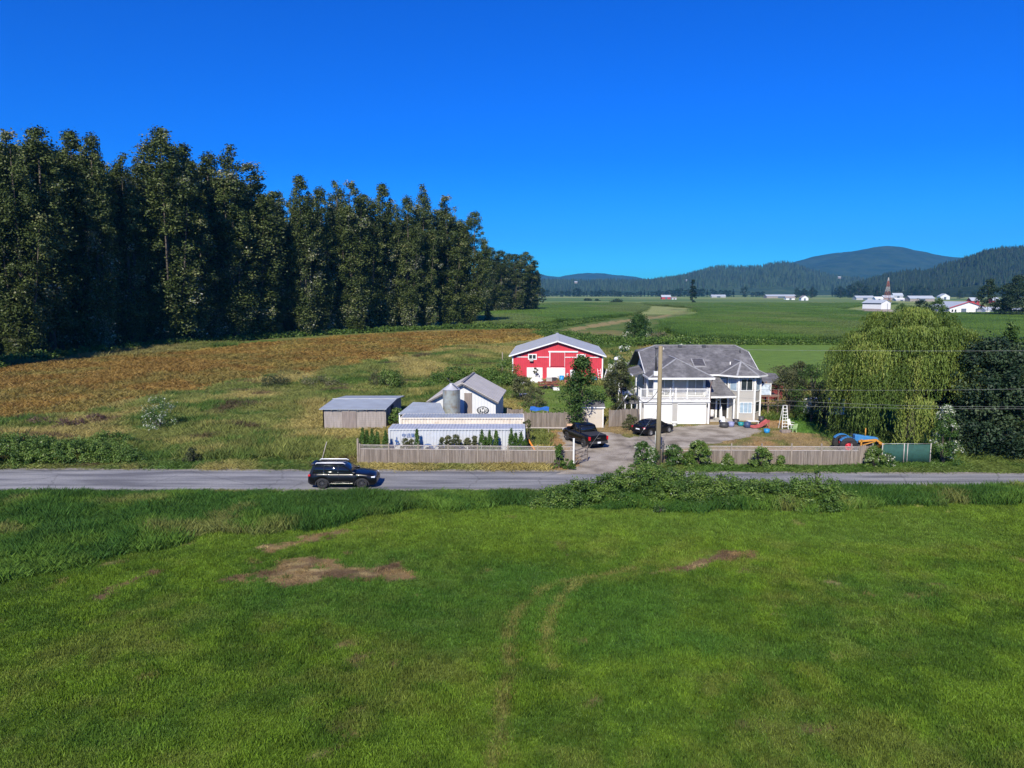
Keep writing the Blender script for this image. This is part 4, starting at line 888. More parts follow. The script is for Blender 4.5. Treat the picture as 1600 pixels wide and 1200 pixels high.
PS = empty('plank_shed', (-16.6, 75.5, 0), 0, 'low silvery plank shed with a flat blue-grey metal roof, left of the containers', 'shed')
w = MB(); w.poly([(3.4, 0, -.2), (3.4, 10.6, -.2), (3.4, 10.6, 1.75), (3.4, 5, 2.3), (3.4, 0, 2.02)], .12, (-1, 0, 0)); w.box(-3.2, 3.28, 0, .12, -.2, 2.02); w.poly([(-3.2, 0, -.2), (-3.2, 0, 2.02), (-3.2, 5, 2.3), (-3.2, 10.6, 1.75), (-3.2, 10.6, -.2)], .12, (1, 0, 0)); w.box(-3.08, 3.28, 10.48, 10.6, -.2, 1.75)
w.build('wall', M_OLDW, PS)
w = MB(); w.box(-1.2, .3, -.1, -.004, 0, 1.9); w.build('sliding_door', M_BARNW, PS)
w = MB(); w.box(-1.7, 1.1, -.12, -.01, 1.92, 1.98); w.build('door_rail', M_METROOF, PS)
w = MB(); w.poly([(-3.5, -.3, 2.16), (3.5, -.3, 2.16), (3.75, 5.1, 2.46), (-3.3, 5.1, 2.46)], .07, (0, 0, -1)); w.poly([(-3.3, 5.1, 2.46), (3.75, 5.1, 2.46), (3.75, 11.2, 1.95), (-3.3, 11.2, 1.95)], .07, (0, 0, -1)); rf = w.build('roof', M_METROOFY, PS)
w = MB(); w.bar((-3.4, 5.1, 2.48), (3.75, 5.1, 2.48), .16, .05); w.build('ridge_cap', M_METROOF, rf)
w = MB()
for i in range(8): x = -3.2 + i * .92; w.box(x, x + .08, -.25, .2, 1.98, 2.09)
w.build('rafter_end', M_BARNW, PS)
w = MB(); w.box(3.4, 3.47, 3.2, 4.6, 0, 1.9); w.build('side_opening', M_DARK, PS)

LT = empty('lean_to', (-9.6, 70.4, 0), 0, 'low blue-grey corrugated lean-to roof on white posts between plank shed and silo', 'shelter')
w = MB(); w.poly([(-1.5, 0, 2.45), (3.1, 0, 2.5), (2.2, 4.2, 2.9), (-.6, 4.2, 3.0)], .06, (0, 0, -1)); w.build('roof', M_METROOFY, LT)
for x, y in ((-1.4, .15), (2.9, .15), (-.5, 4.0), (2.1, 4.0)): w = MB(); w.box(x - .06, x + .06, y - .06, y + .06, 0, 2.5 if y < 1 else 2.85); w.build('post', M_WHITE, LT)

GS = empty('garden_shed', (8.5, 76.3, 0), 0, 'small beige garden shed with a grey shingle roof between the two board fences', 'shed')
w = MB(); w.box(-1.2, 1.2, 0, 2.2, -.1, 2.2); w.poly([(-1.2, 0, 2.2), (-1.2, 1.1, 2.72), (-1.2, 2.2, 2.2)], .1, (1, 0, 0)); w.poly([(1.2, 0, 2.2), (1.2, 2.2, 2.2), (1.2, 1.1, 2.72)], .1, (-1, 0, 0)); w.build('wall', M_BEIGE, GS)
w = MB(); w.poly([(-1.32, -.15, 2.2), (1.32, -.15, 2.2), (1.32, 1.1, 2.86), (-1.32, 1.1, 2.86)], .07, (0, 0, -1)); w.poly([(-1.32, 1.1, 2.86), (1.32, 1.1, 2.86), (1.32, 2.35, 2.2), (-1.32, 2.35, 2.2)], .07, (0, 0, -1)); w.build('roof', M_SHINGLE, GS)
w = MB(); w.bar((-1.32, -.17, 2.16), (1.32, -.17, 2.16), .04, .12); w.bar((1.12, -.03, 0), (1.12, -.03, 2.1), .1, .05); w.bar((-1.12, -.03, 0), (-1.12, -.03, 2.1), .1, .05); w.build('trim', M_WHITE, GS)

# ------------------------------------------------------------ shipping containers
def container(x, y, ln, mat, rmat, label):
    e = empty('shipping_container', (x, y, 0), 0, label, 'container', 'shipping containers side by side')
    w = MB(); D = 2.44; Hh = 2.6
    n = int(ln / .28)                                 # corrugated long sides
    for yy, sg in ((.05, 1), (D - .05, -1)):
        px = 0
        for i in range(n):
            x0 = -ln / 2 + .08 + i * (ln - .16) / n; w_ = (ln - .16) / n
            a = [(x0, yy), (x0 + w_ * .3, yy), (x0 + w_ * .42, yy + sg * .045), (x0 + w_ * .85, yy + sg * .045), (x0 + w_, yy)]
            for p, q in zip(a[:-1], a[1:]): w.add([(p[0], p[1], .15), (q[0], q[1], .15), (q[0], q[1], Hh - .12), (p[0], p[1], Hh - .12)], [(0, 1, 2, 3)])
    w.box(-ln / 2 + .05, -ln / 2 + .08, .1, D - .1, .15, Hh - .1); w.box(ln / 2 - .08, ln / 2 - .05, .1, D - .1, .15, Hh - .1); w.build('wall', mat, e, fix=False)
    w = MB()
    for xx in (-ln / 2, ln / 2 - .16):
        for yy in (0, D - .16): w.box(xx, xx + .16, yy, yy + .16, 0, Hh)
    for yy in (0, D - .1):
        w.box(-ln / 2 + .16, ln / 2 - .16, yy, yy + .1, 0, .15); w.box(-ln / 2 + .16, ln / 2 - .16, yy, yy + .1, Hh - .12, Hh)
    for xx in (-ln / 2, ln / 2 - .1): w.box(xx, xx + .1, .16, D - .16, 0, .15); w.box(xx, xx + .1, .16, D - .16, Hh - .12, Hh)
    w.build('frame', mat, e)
    w = MB(); w.box(-ln / 2 + .11, ln / 2 - .11, .102, D - .102, Hh - .06, Hh - .012)
    i = -ln / 2 + .2
    while i < ln / 2 - .3: w.box(i, i + .14, .104, D - .104, Hh - .014, Hh + .012); i += .28
    w.build('roof', rmat, e)
    w = MB(); xx = ln / 2 + .02
    for yy in (.55, .95, 1.5, 1.9): w.tube([(xx, yy, .2), (xx, yy, 2.45)], .025, 6)
    w.build('lock_rod', M_STEEL, e)
    return e
c1 = container(-4.75, 61.7, 11.75, M_BWHITE, M_BROOF, 'front shipping container, blue-white, directly behind the left fence')
c2 = container(-4.65, 67.3, 11.6, M_CREAM, M_METROOFY, 'rear shipping container, cream with a blue-grey roof, between silo and front container')
td = bpy.data.curves.new('lettering', 'FONT'); td.body = '\u4e2d\u8fdc\u96c6'; td.size = .38; td.extrude = .004
to = bpy.data.objects.new('lettering_curve', td); COL.objects.link(to); bpy.context.view_layer.update()
tme = bpy.data.meshes.new_from_object(to.evaluated_get(bpy.context.evaluated_depsgraph_get())); bpy.data.objects.remove(to)
lt = link('lettering', tme, pmat('blue_lettering', (.05, .13, .35), .5), c1); lt.rotation_euler = (R(90), 0, 0); lt.location = (-4.72, -.03, 1.92)
w = MB(); w.bar((-5.3, -.02, 1.6), (-5.0, -.02, 1.5), .05, .12); w.bar((-5.15, -.02, 1.9), (-5.2, -.02, 1.2), .05, .1); w.bar((-5.35, -.02, 1.15), (-4.9, -.02, 1.35), .05, .1); w.build('faded_logo', lt.data.materials[0], c1)
# ------------------------------------------------------------ vehicles (x forward, y left, z up)
M_BLACK = pmat('glossy_black_paint', (.005, .005, .006), .3, .2, 2, coat=.2, spec=.32)
M_VGLASS = pmat('tinted_glass', (.01, .012, .014), .05, .1, 2, spec=.8)
M_TYRE = pmat('tyre_rubber', (.022, .022, .023), .85, .2, 8)
M_RIM = pmat('alloy_rim', (.55, .56, .58), .3, .05, 4, metal=.8)
M_DRIM = pmat('dark_rim', (.10, .10, .105), .4, .1, 4, metal=.6)
M_CHROME = pmat('bright_chrome', (.85, .86, .88), .18, .02, 4, metal=1.0)
M_RAIL = pmat('silver_rail_with_glint', (.85, .86, .88), .35, .02, 4, metal=.2)  # silver, whitened so the bright glint sits in the base colour
M_PLAST = pmat('black_plastic', (.03, .03, .032), .7, .1, 6)
M_LAMP = pmat('headlamp_glass', (.75, .78, .8), .1, .05, 5)
M_TAIL = pmat('red_tail_lamp', (.5, .01, .02), .2, .1, 5)
M_PLATE = pmat('number_plate', (.75, .76, .78), .5, .05, 8)
def wheel(par, x, y, r, w, rim, spokes=10):
    side = 1 if y > 0 else -1
    t = MB(); t.lathe([(r * .62, -w / 2), (r * .93, -w / 2), (r, -w / 2 + .04), (r, w / 2 - .04), (r * .93, w / 2), (r * .62, w / 2)], n=28, axis='y')
    o = t.build('wheel', None, par); o.location = (x, y, r); o.data.materials.append(M_PLAST)
    t = MB(); t.lathe([(r * .62, -w / 2), (r * .93, -w / 2 - .002), (r + .002, -w / 2 + .04), (r + .002, w / 2 - .04), (r * .93, w / 2 + .002), (r * .62, w / 2)], n=28, axis='y'); t.build('tyre', M_TYRE, o)
    t = MB(); yy = side * (w / 2 - .02); t.lathe([(r * .64, yy), (r * .58, yy - side * .03), (r * .58, yy - side * .09)], n=28, axis='y')
    t.lathe([(.001, yy - side * .01), (r * .14, yy - side * .01), (r * .15, yy - side * .06)], n=14, axis='y')
    for i in range(spokes):
        a = i * 6.2832 / spokes; t.bar((r * .1 * math.cos(a), yy - side * .03, r * .1 * math.sin(a)), (r * .61 * math.cos(a), yy - side * .03, r * .61 * math.sin(a)), .045, .04)
    t.lathe([(r * .6, yy - side * .1), (.001, yy - side * .1)], n=20, axis='y')
    t.build('rim', rim, o)
def body(par, top, W, taper, zb, wheels, ra, mat, name='body', zend=.42):
    """lofted body: top = (x, z) from tail to nose; sill height zb with round wheel arches of radius ra"""
    tx = [p[0] for p in top]; tz = [p[1] for p in top]; xa, xb = tx[0], tx[-1]
    X = set(np.linspace(xa, xb, 46).tolist()); 
    for w in wheels: X |= set((w + ra * np.cos(np.linspace(0, math.pi, 13))).tolist())
    X = sorted(X); R_ = [(0, .93), (.18, .985), (.42, 1.0), (.66, .99), (.86, .955), (.96, .90), (1.0, .82)]; vs = []; nr = len(R_) * 2 + 1
    for x in X:
        e = min(x - xa, xb - x) / (xb - xa); tw = 1 - taper * (1 - min(1, e / .14)) ** 2.2
        zt = float(np.interp(x, tx, tz)); z0 = zb + max(0, (zend - zb)) * (1 - min(1, e / .05)) ** 1.5
        for w in wheels:
            d = abs(x - w)
            if d < ra: z0 = max(z0, zb + math.sqrt(ra * ra - d * d) * .98)
        z0 = min(z0, zt - .12); row = []
        for t, k in R_: row.append((x, -W / 2 * tw * k, z0 + (zt - z0) * t))
        row.append((x, 0, zt + .035))
        for t, k in R_[::-1]: row.append((x, W / 2 * tw * k, z0 + (zt - z0) * t))
        vs += row
    fs = [(i * nr + j, i * nr + j + 1, (i + 1) * nr + j + 1, (i + 1) * nr + j) for i in range(len(X) - 1) for j in range(nr - 1)]
    fs += [tuple(range(nr))[::-1], tuple(range((len(X) - 1) * nr, len(X) * nr))]
    b = MB(); b.add(vs, fs, True); b.sm[-1] = b.sm[-2] = False
    b.add([(xa + .15, -W * .40, zb + .02), (xb - .15, -W * .40, zb + .02), (xb - .15, W * .40, zb + .02), (xa + .15, W * .40, zb + .02)], [(0, 1, 2, 3)])
    return b.build(name, mat, par, fix=False)
def greenhouse(par, belt, roof, Wb, Wr, zb, zt, paint, name='windows', glass=M_VGLASS, pillars=(), rails=None):
    """belt=(rear x, front x) at the waist, roof=(rear x, front x) at roof height"""
    b = MB(); vs = []; NS = 5
    def ringp(x0, x1, w, z, r=.12): return [(x0 + r, -w / 2, z), (x1 - r * .5, -w / 2, z), (x1, -w / 2 + r, z), (x1 + .05, 0, z), (x1, w / 2 - r, z), (x1 - r * .5, w / 2, z), (x0 + r, w / 2, z), (x0, w / 2 - r, z), (x0 - .03, 0, z), (x0, -w / 2 + r, z)]
    r0 = ringp(belt[0], belt[1], Wb, zb); r1 = ringp(roof[0], roof[1], Wr, zt)
    n = len(r0); b.add(r0 + r1, [(i, (i + 1) % n, n + (i + 1) % n, n + i) for i in range(n)] + [tuple(range(n))[::-1], tuple(range(n, 2 * n))], True)
    g = b.build(name, glass, par)
    b = MB(); k = 1.0; rr = ringp(roof[0] - .05, roof[1] + .05, Wr + .05, zt - .05); rt = ringp(roof[0] + .05, roof[1] - .15, Wr - .14, zt + .055); rm = ringp(roof[0] - .03, roof[1] + .03, Wr + .03, zt + .0)
    b.add(rr + rm + rt, [(i, (i + 1) % n, n + (i + 1) % n, n + i) for i in range(n)] + [(n + i, n + (i + 1) % n, 2 * n + (i + 1) % n, 2 * n + i) for i in range(n)] + [tuple(range(n))[::-1], tuple(range(2 * n, 3 * n))], True)
    b.build('roof', paint, par)
    for s in (-1, 1):
        p = MB()
        def lp(xb_, xt_, wdt=.07):
            p.bar((xb_, s * (Wb / 2 + .004), zb - .02), (xt_, s * (Wr / 2 + .012), zt - .03), wdt, .03, up=(0, 1, 0))
        lp(belt[0] + .12, roof[0] + .12, .16); lp(belt[1] - .05, roof[1] - .06, .08)
        for xb_ , xt_ in pillars: lp(xb_, xt_, .09)
        p.build('pillar', paint, par)
    return g
def seams(par, xs2, y, z0, z1, mat=M_PLAST):
    for s in (-1, 1):
        b = MB()
        for x in xs2: b.box(x - .008, x + .008, s * y - .004, s * y + .004, z0, z1)
        b.build('door_seam', mat, par)

# ---- three-row black SUV on the road
SV = empty('suv', (-12.4, 52.85, .014), R(1.0), 'black three-row SUV with silver roof rails driving right along the road', 'car')
wz = .40
top = [(-2.44, .55), (-2.47, .95), (-2.38, 1.12), (-2.0, 1.16), (.75, 1.13), (1.1, 1.14), (1.9, 1.05), (2.3, .96), (2.47, .80), (2.5, .5), (2.40, .30)]
body(SV, [(-2.49, .86), (-2.46, 1.0), (-2.36, 1.12), (-2.0, 1.17), (.75, 1.15), (1.1, 1.14), (1.9, 1.06), (2.25, .98), (2.42, .86), (2.5, .70)], 1.98, .2, .27, [-1.42, 1.45], .47, M_BLACK)
greenhouse(SV, (-2.38, 1.02), (-2.12, .12), 1.70, 1.42, 1.10, 1.72, M_BLACK, pillars=((-1.35, -1.28), (-.3, -.27)))
for s in (-1, 1):
    b = MB(); b.tube([(-1.95, s * .66, 1.77), (-1.85, s * .66, 1.86), (.05, s * .66, 1.85), (.22, s * .66, 1.77)], .034, 6); b.build('roof_rail', M_RAIL, SV)
    b = MB(); b.bar((-2.0, s * .875, 1.17), (.85, s * .875, 1.165), .02, .03); b.bar((-1.95, s * .77, 1.66), (.1, s * .755, 1.68), .02, .025); b.build('window_trim', M_CHROME, SV)
    b = MB(); b.bar((-.85, s * .985, .36), (.8, s * .985, .36), .02, .06); b.bar((-.6, s * .985, .5), (.6, s * .985, .5), .02, .02); b.build('sill_trim', M_CHROME, SV)
    for x in (.28, -.72): b = MB(); b.bar((x - .1, s * .99, .97), (x + .1, s * .99, .97), .025, .03); b.build('door_handle', M_CHROME, SV)
    b = MB(); b.box(.78, .98, min(s * .88, s * 1.1), max(s * .88, s * 1.1), 1.1, 1.24); b.build('wing_mirror', M_BLACK, SV, bevel=.03)
    b = MB(); b.box(2.12, 2.40, min(s * .72, s * .93), max(s * .72, s * .93), .80, .90); b.build('headlight', M_LAMP, SV, bevel=.02)
    b = MB(); b.box(-2.45, -2.28, min(s * .70, s * .955), max(s * .70, s * .955), .92, 1.06); b.build('tail_light', M_TAIL, SV, bevel=.02)
    b = MB(); b.box(1.02, 1.2, s * .985 - .01, s * .985 + .01, .93, .98); b.build('fender_badge', M_CHROME, SV)
    b = MB()
    for xc in (-1.42, 1.45):
        for i in range(10):
            a0, a1 = i / 10 * math.pi, (i + 1) / 10 * math.pi; b.bar((xc + .52 * math.cos(a0), s * .975, .27 + .5 * math.sin(a0)), (xc + .52 * math.cos(a1), s * .975, .27 + .5 * math.sin(a1)), .05, .05, up=(0, 1, 0))
    b.build('arch_moulding', M_PLAST, SV)
b = MB(); b.box(-2.3, -2.05, -.62, .62, 1.66, 1.78); b.build('roof_spoiler', M_BLACK, SV, bevel=.02)
b = MB(); b.box(2.4, 2.48, -.5, .5, .56, .82); b.build('grille', M_PLAST, SV)
seams(SV, (.88, -.22, -1.0), .985, .45, 1.1)
for x in (-1.42, 1.45):
    for s in (-1, 1): wheel(SV, x, s * .86, wz, .26, M_DRIM)

# ---- black crew-cab pickup seen from the rear
PK_ = empty('pickup_truck', (6.85, 68.15, .02), R(90 + 21), 'black crew-cab pickup parked with its tailgate towards the road', 'truck')
body(PK_, [(-2.9, 1.2), (-2.85, 1.25), (-.95, 1.25), (1.1, 1.23), (1.25, 1.21), (2.5, 1.13), (2.8, 1.0), (2.92, .8)], 2.02, .07, .42, [-1.75, 1.85], .5, M_BLACK, zend=.6)
greenhouse(PK_, (-1.0, 1.45), (-.72, .75), 1.82, 1.48, 1.2, 1.86, M_BLACK, pillars=((.25, .22),))
b = MB(); b.box(-2.78, -1.02, -.84, .84, 1.24, 1.29); b.build('bed_cover', M_PLAST, PK_, bevel=.02)
b = MB(); b.box(-3.02, -2.84, -.92, .92, .52, .74); b.build('rear_bumper', M_PLAST, PK_, bevel=.03)
b = MB(); b.box(-2.935, -2.9, -.80, .80, .78, 1.2); b.build('tailgate', M_BLACK, PK_, bevel=.02)
b = MB(); b.box(-3.04, -3.02, -.16, .16, .56, .71); b.build('number_plate', M_PLATE, PK_)
b = MB(); b.box(-2.95, -2.935, -.16, .16, 1.0, 1.05); b.build('tailgate_handle', M_CHROME, PK_)
for s in (-1, 1):
    b = MB(); b.box(-2.95, -2.74, min(s * .82, s * .985), max(s * .82, s * .985), .84, 1.18); b.build('tail_light', M_TAIL, PK_, bevel=.02)
    b = MB(); b.box(2.7, 2.9, min(s * .68, s * .93), max(s * .68, s * .93), .84, 1.0); b.build('headlight', M_LAMP, PK_)
    b = MB(); b.box(1.15, 1.32, min(s * .92, s * 1.22), max(s * .92, s * 1.22), 1.22, 1.46); b.build('wing_mirror', M_BLACK, PK_, bevel=.03)
    for x in (.5, -.5): b = MB(); b.bar((x - .1, s * 1.005, 1.05), (x + .1, s * 1.005, 1.05), .02, .03); b.build('door_handle', M_CHROME, PK_)
    b = MB(); b.bar((-.8, s * .98, .42), (1.2, s * .98, .42), .16, .06); b.build('running_board', M_PLAST, PK_)
    for x in (-1.75, 1.85): wheel(PK_, x, s * .88, .42, .28, M_DRIM)

# ---- black car beside the garage
HB_ = empty('parked_car', (14.35, 73.1, .02), R(90 - 52), 'black four-door car with silver rims parked beside the garage doors', 'car')
body(HB_, [(-2.32, .9), (-2.25, .99), (-2.1, 1.03), (-1.6, 1.01), (.8, .95), (1.1, .94), (1.9, .83), (2.2, .72), (2.3, .58)], 1.86, .22, .24, [-1.35, 1.40], .40, M_BLACK)
greenhouse(HB_, (-2.0, 1.12), (-1.05, .25), 1.66, 1.26, .96, 1.44, M_BLACK, pillars=((-.2, -.22),))
b = MB(); b.box(-2.345, -2.32, -.24, .24, .66, .78); b.build('number_plate', M_PLATE, HB_)
b = MB(); b.box(-2.36, -2.2, -.78, .78, .34, .5); b.build('rear_bumper', M_BLACK, HB_, bevel=.03)
for s in (-1, 1):
    b = MB(); b.box(-2.3, -2.1, min(s * .6, s * .86), max(s * .6, s * .86), .78, .94); b.build('tail_light', M_TAIL, HB_, bevel=.02)
    b = MB(); b.box(2.0, 2.2, min(s * .6, s * .84), max(s * .6, s * .84), .6, .72); b.build('headlight', M_LAMP, HB_)
    b = MB(); b.box(.8, .95, min(s * .84, s * 1.03), max(s * .84, s * 1.03), .96, 1.08); b.build('wing_mirror', M_BLACK, HB_, bevel=.02)
    for x in (.35, -.65): b = MB(); b.bar((x - .08, s * .925, .84), (x + .08, s * .925, .84), .02, .025); b.build('door_handle', M_CHROME, HB_)
    for x in (-1.35, 1.40): wheel(HB_, x, s * .80, .335, .22, M_RIM)

# ---- old blue tractor with a yellow front loader behind the right fence
M_TBLUE = pmat('faded_blue_tractor_paint', (.035, .20, .46), .5, .15, 2, stain=(.2, .35, .5), stain_amt=.4)
M_TYEL = pmat('orange_yellow_loader_paint', (.58, .27, .04), .6, .15, 2)
TR = empty('tractor', (29.9, 64.5, -.06), R(-4), 'old blue tractor with red wheel hubs and a yellow front loader, behind the right fence', 'tractor')
b = MB(); b.box(-.35, 2.3, -.22, .22, .55, .95); b.build('chassis', M_PIPE, TR)
b = MB(); b.poly([(.75, -.3, 1.05), (2.75, -.27, 1.0), (2.82, -.27, 1.2), (2.75, -.27, 1.42), (.75, -.3, 1.68)], .58, (0, 1, 0)); b.build('bonnet', M_TBLUE, TR, bevel=.06)
b = MB(); b.box(2.74, 2.84, -.24, .24, .72, 1.38); b.build('grille', M_PIPE, TR)
for s in (-1, 1):
    b = MB(); prev = None
    for i in range(9):
        a = R(25 + i * 15); p = (.83 * math.cos(a) * 1.0, .83 * math.sin(a) + .72)
        if prev: b.bar((prev[0], s * .72, prev[1]), (p[0], s * .72, p[1]), .38, .06, up=(0, 0, 1) if abs(prev[0] - p[0]) > .1 else (1, 0, 0))
        prev = p
    b.build('rear_fender', M_TBLUE, TR)
    o = MB().lathe([(.35, -.2), (.70, -.2), (.77, -.14), (.77, .14), (.70, .2), (.35, .2)], n=30, axis='y').build('rear_wheel', M_TYRE, TR); o.location = (0, s * .82, .77)
    b = MB()
    for i in range(22): a = i * .2856; b.bar((.76 * math.cos(a), -.18, .76 * math.sin(a)), (.78 * math.cos(a + .12), .02, .78 * math.sin(a + .12)), .05, .05); b.bar((.76 * math.cos(a + .14), .18, .76 * math.sin(a + .14)), (.78 * math.cos(a + .26), -.02, .78 * math.sin(a + .26)), .05, .05)
    b.build('tread', M_TYRE, o)
    b = MB(); b.lathe([(.44, s * .16), (.40, s * .06), (.14, s * .04), (.13, s * .16), (.001, s * .17)], n=24, axis='y'); b.build('rim', pmat('red_wheel_hub', (.55, .02, .04), .5, .1, 3), o)
    o = MB().lathe([(.2, -.1), (.34, -.1), (.38, -.05), (.38, .05), (.34, .1), (.2, .1)], n=24, axis='y').build('front_wheel', M_TYRE, TR); o.location = (2.25, s * .68, .38)
    b = MB(); b.lathe([(.22, s * .06), (.001, s * .05)], n=18, axis='y'); b.build('rim', M_TYEL, o)
    b = MB(); b.bar((1.0, s * .5, 1.12), (2.5, s * .5, 1.28), .12, .16); b.bar((2.5, s * .5, 1.28), (3.3, s * .5, .75), .12, .16); b.bar((1.2, s * .5, .6), (1.25, s * .5, 1.3), .12, .12); b.bar((1.35, s * .52, .8), (2.45, s * .52, 1.15), .07, .07); b.build('loader_arm', M_TYEL, TR)
b = MB(); b.poly([(3.2, -.85, .1), (3.7, -.85, .05), (3.4, -.85, .8), (3.15, -.85, .75)], 1.7, (0, 1, 0)); b.build('loader_bucket', M_TYEL, TR)
b = MB(); b.tube([(1.7, -.12, 1.5), (1.7, -.12, 2.25)], .05, 8); b.build('exhaust', M_TYEL, TR)
b = MB(); b.box(-.35, .1, -.25, .25, 1.02, 1.12); b.box(-.42, -.33, -.25, .25, 1.1, 1.5); b.build('seat', M_PIPE, TR, bevel=.03)
b = MB(); b.tube([(.75, 0, 1.3), (.5, 0, 1.68)], .025, 6); w_ = [(.5 + .02 * math.sin(a), .2 * math.cos(a), 1.68 + .2 * math.sin(a) * .5) for a in np.linspace(0, 6.283, 17)]; b.tube(w_, .02, 5, cap=False); b.build('steering_wheel', M_PIPE, TR)
# ------------------------------------------------------------ fences
def board_fence(name, p0, p1, h, label, posts, lattice=True, cap=None, bw=.145, group=None, postm=None):
    p0 = Vector((*p0, 0)); p1 = Vector((*p1, 0)); d = (p1 - p0); ln = d.length; d.normalize(); rz = math.atan2(d.y, d.x)
    e = empty(name, p0, rz, label, 'fence', group)
    hb = h - (.36 if lattice else 0)
    b = MB(); x = 0
    while x < ln - .05:
        hh = hb + (random.uniform(-.05, .05) if not lattice else 0); dz = random.uniform(-.004, .004)
        b.box(x + .004, min(x + bw - .004, ln), -.012 + dz, .012 + dz, .04, hh); x += bw
    b.build('board_panel', M_FENCE, e)
    b = MB(); b.box(0, ln, .014, .05, .3, .39); b.box(0, ln, .014, .05, hb - .2, hb - .11); b.build('rail', M_POST, e)
    if lattice:
        b = MB(); b.box(0, ln, -.045, .03, hb + .003, hb + .045); b.box(0, ln, -.05, .035, h - .03, h + .01); b.build('lattice_frame', M_LATT, e)
        b = MB(); x = 0; z0, z1 = hb + .045, h - .03
        while x < ln - .3: b.bar((x, -.012, z0), (x + z1 - z0, -.012, z1), .008, .028, up=(0, 1, 0)); b.bar((x + z1 - z0, .004, z0), (x, .004, z1), .008, .028, up=(0, 1, 0)); x += .095
        b.build('lattice', M_LATT, e)
    for i, q in enumerate(posts):
        b = MB(); px, ph = (q if isinstance(q, tuple) else (q, h + .1)); b.box(px - .05, px + .05, -.075, .02, 0, ph); b.lathe([(.06, ph), (.001, ph + .05)], (px, -.028, 0), 4); b.build('post', postm or M_POST, e)
    return e
f0, f1 = (XA(562, 59.8), 59.8), (XA(897, 59.0), 59.0)
board_fence('board_fence', f0, f1, 1.62, 'weathered board fence with lattice top along the road, left of the driveway', [0.05] + [XA(u, 59.6) - f0[0] for u in (608, 654, 701, 747, 794, 840)] + [17.0], cap=True)
b0 = empty('fence_return', (f0[0] - .12, f0[1] + .02, 0), R(96), 'dark short fence run going back from the left end of the road fence', 'fence')
b = MB()
for i in range(16): b.box(i * .145, i * .145 + .137, -.012, .012, .04, 1.75)
b.build('board_panel', M_FENCE, b0); b = MB(); b.box(-.09, .04, -.06, .08, 0, 2.15); b.build('post', M_POST, b0)
f2, f3 = (XA(1098, 59.3), 59.3), (XA(1346, 59.0), 59.0)
board_fence('board_fence', f2, f3, 1.62, 'weathered board fence with lattice top along the road, right of the driveway', [.05] + [(XA(u, 59.2) - f2[0], 1.85) for u in (1142, 1189, 1235, 1281, 1327)])
board_fence('board_fence', (XA(1340, 58.95), 58.95), (XA(1362, 58.9), 58.9), 1.72, 'short plain vertical board section at the right end of the road fence', [(1.12, 1.9)], lattice=False)
board_fence('board_fence', (XA(1022, 60.2), 60.2), (XA(1098, 59.3), 59.3), 1.5, 'stretch of weathered fence hidden behind the roadside bushes right of the pole', [.1, 2, 3.8], lattice=True)
board_fence('board_fence', (XA(819, 75.2, 1), 75.2), (XA(917, 75.2, 1), 75.2), 1.8, 'brown board fence behind the pickup, left of the beige garden shed', [.1, 2.0, 4.2, 6.3], lattice=False, postm=M_FENCE)
board_fence('board_fence', (XA(951, 76.5, 1), 76.5), (XA(999, 77.5, 1), 77.5), 1.85, 'brown board fence between the beige garden shed and the house', [.1, 1.6, 3.1], lattice=False, postm=M_FENCE)
board_fence('board_fence', (XA(792, 75.8, 1), 75.8), (XA(818, 75.6, 1), 75.6), 2.05, 'short tan board fence between the white shed and the brown fence', [.1, 1.6], lattice=False)
b = MB(); y_ = 72.4; e = empty('pole_rail', (XA(806, y_), y_, 0), 0, 'long pale horizontal rail in front of the brown fence', 'rail')
b.bar((0, 0, .72), (6.6, 0, .72), .05, .09); b.build('rail', M_LATT, e)
for x in (.05, 3.3, 6.5): b = MB(); b.box(x - .04, x + .04, .03, .11, 0, .8); b.build('post', M_POST, e)
# green windscreen fence
M_SCREEN = pmat('dark_green_windscreen', (.018, .075, .058), .8, .2, 3, bump=.2)
e = empty('windscreen_fence', (XA(1376, 59.6), 59.6, 0), 0, 'dark green windscreen on a chain-link fence in front of the willow', 'fence')
wl_ = XA(1453, 59.6) - XA(1376, 59.6)
b = MB(); n = 24; vs = []
for i in range(n + 1):
    x = i * wl_ / n
    for z in (.12, .9, 1.68): vs.append((x, .025 * math.sin(i * 1.3 + z * 2) , z))
b.add(vs, [(3 * i + k, 3 * i + 3 + k, 3 * i + 4 + k, 3 * i + 1 + k) for i in range(n) for k in (0, 1)], True); o = b.build('screen', M_SCREEN, e, fix=False); md = o.modifiers.new('s', 'SOLIDIFY'); md.thickness = .01
b = MB(); b.tube([(0, .06, 1.74), (wl_, .06, 1.74)], .022, 6); b.build('top_rail', M_STEEL, e)
for x in (.05, wl_ * .45, wl_ * .52, wl_ - .05): b = MB(); b.tube([(x, -.05, 0), (x, -.05, 1.8)], .035, 8); b.build('post', M_LATT, e)
# gate post, guy marker, post
e = empty('gate_post', (XA(896, 58.6), 58.6, 0), 0, 'tall white gate post at the left side of the driveway mouth', 'post')
b = MB(); b.box(-.06, .06, -.06, .06, 0, 2.35); b.build('shaft', M_WHITE, e); b = MB(); b.box(-.08, .08, -.08, .08, 2.35, 2.4); b.build('cap', M_WHITE, e)
e = empty('farm_gate', (XA(898, 58.9), 58.9, 0), R(55), 'open weathered gate leaf folded back beside the white gate post', 'gate')
b = MB()
for z in (.25, .6, .95, 1.25): b.box(0, 2.2, -.02, .02, z, z + .09)
b.box(0, .08, -.03, .03, .1, 1.4); b.box(2.1, 2.18, -.03, .03, .1, 1.4); b.bar((.05, -.03, .3), (2.1, -.03, 1.3), .03, .08, up=(0, 1, 0)); b.build('gate_leaf', M_FENCE, e)
e = empty('marker_post', (XA(499.5, 58.4), 58.4, 0), 0, 'thin leaning pale marker pole in the grass behind the SUV', 'post')
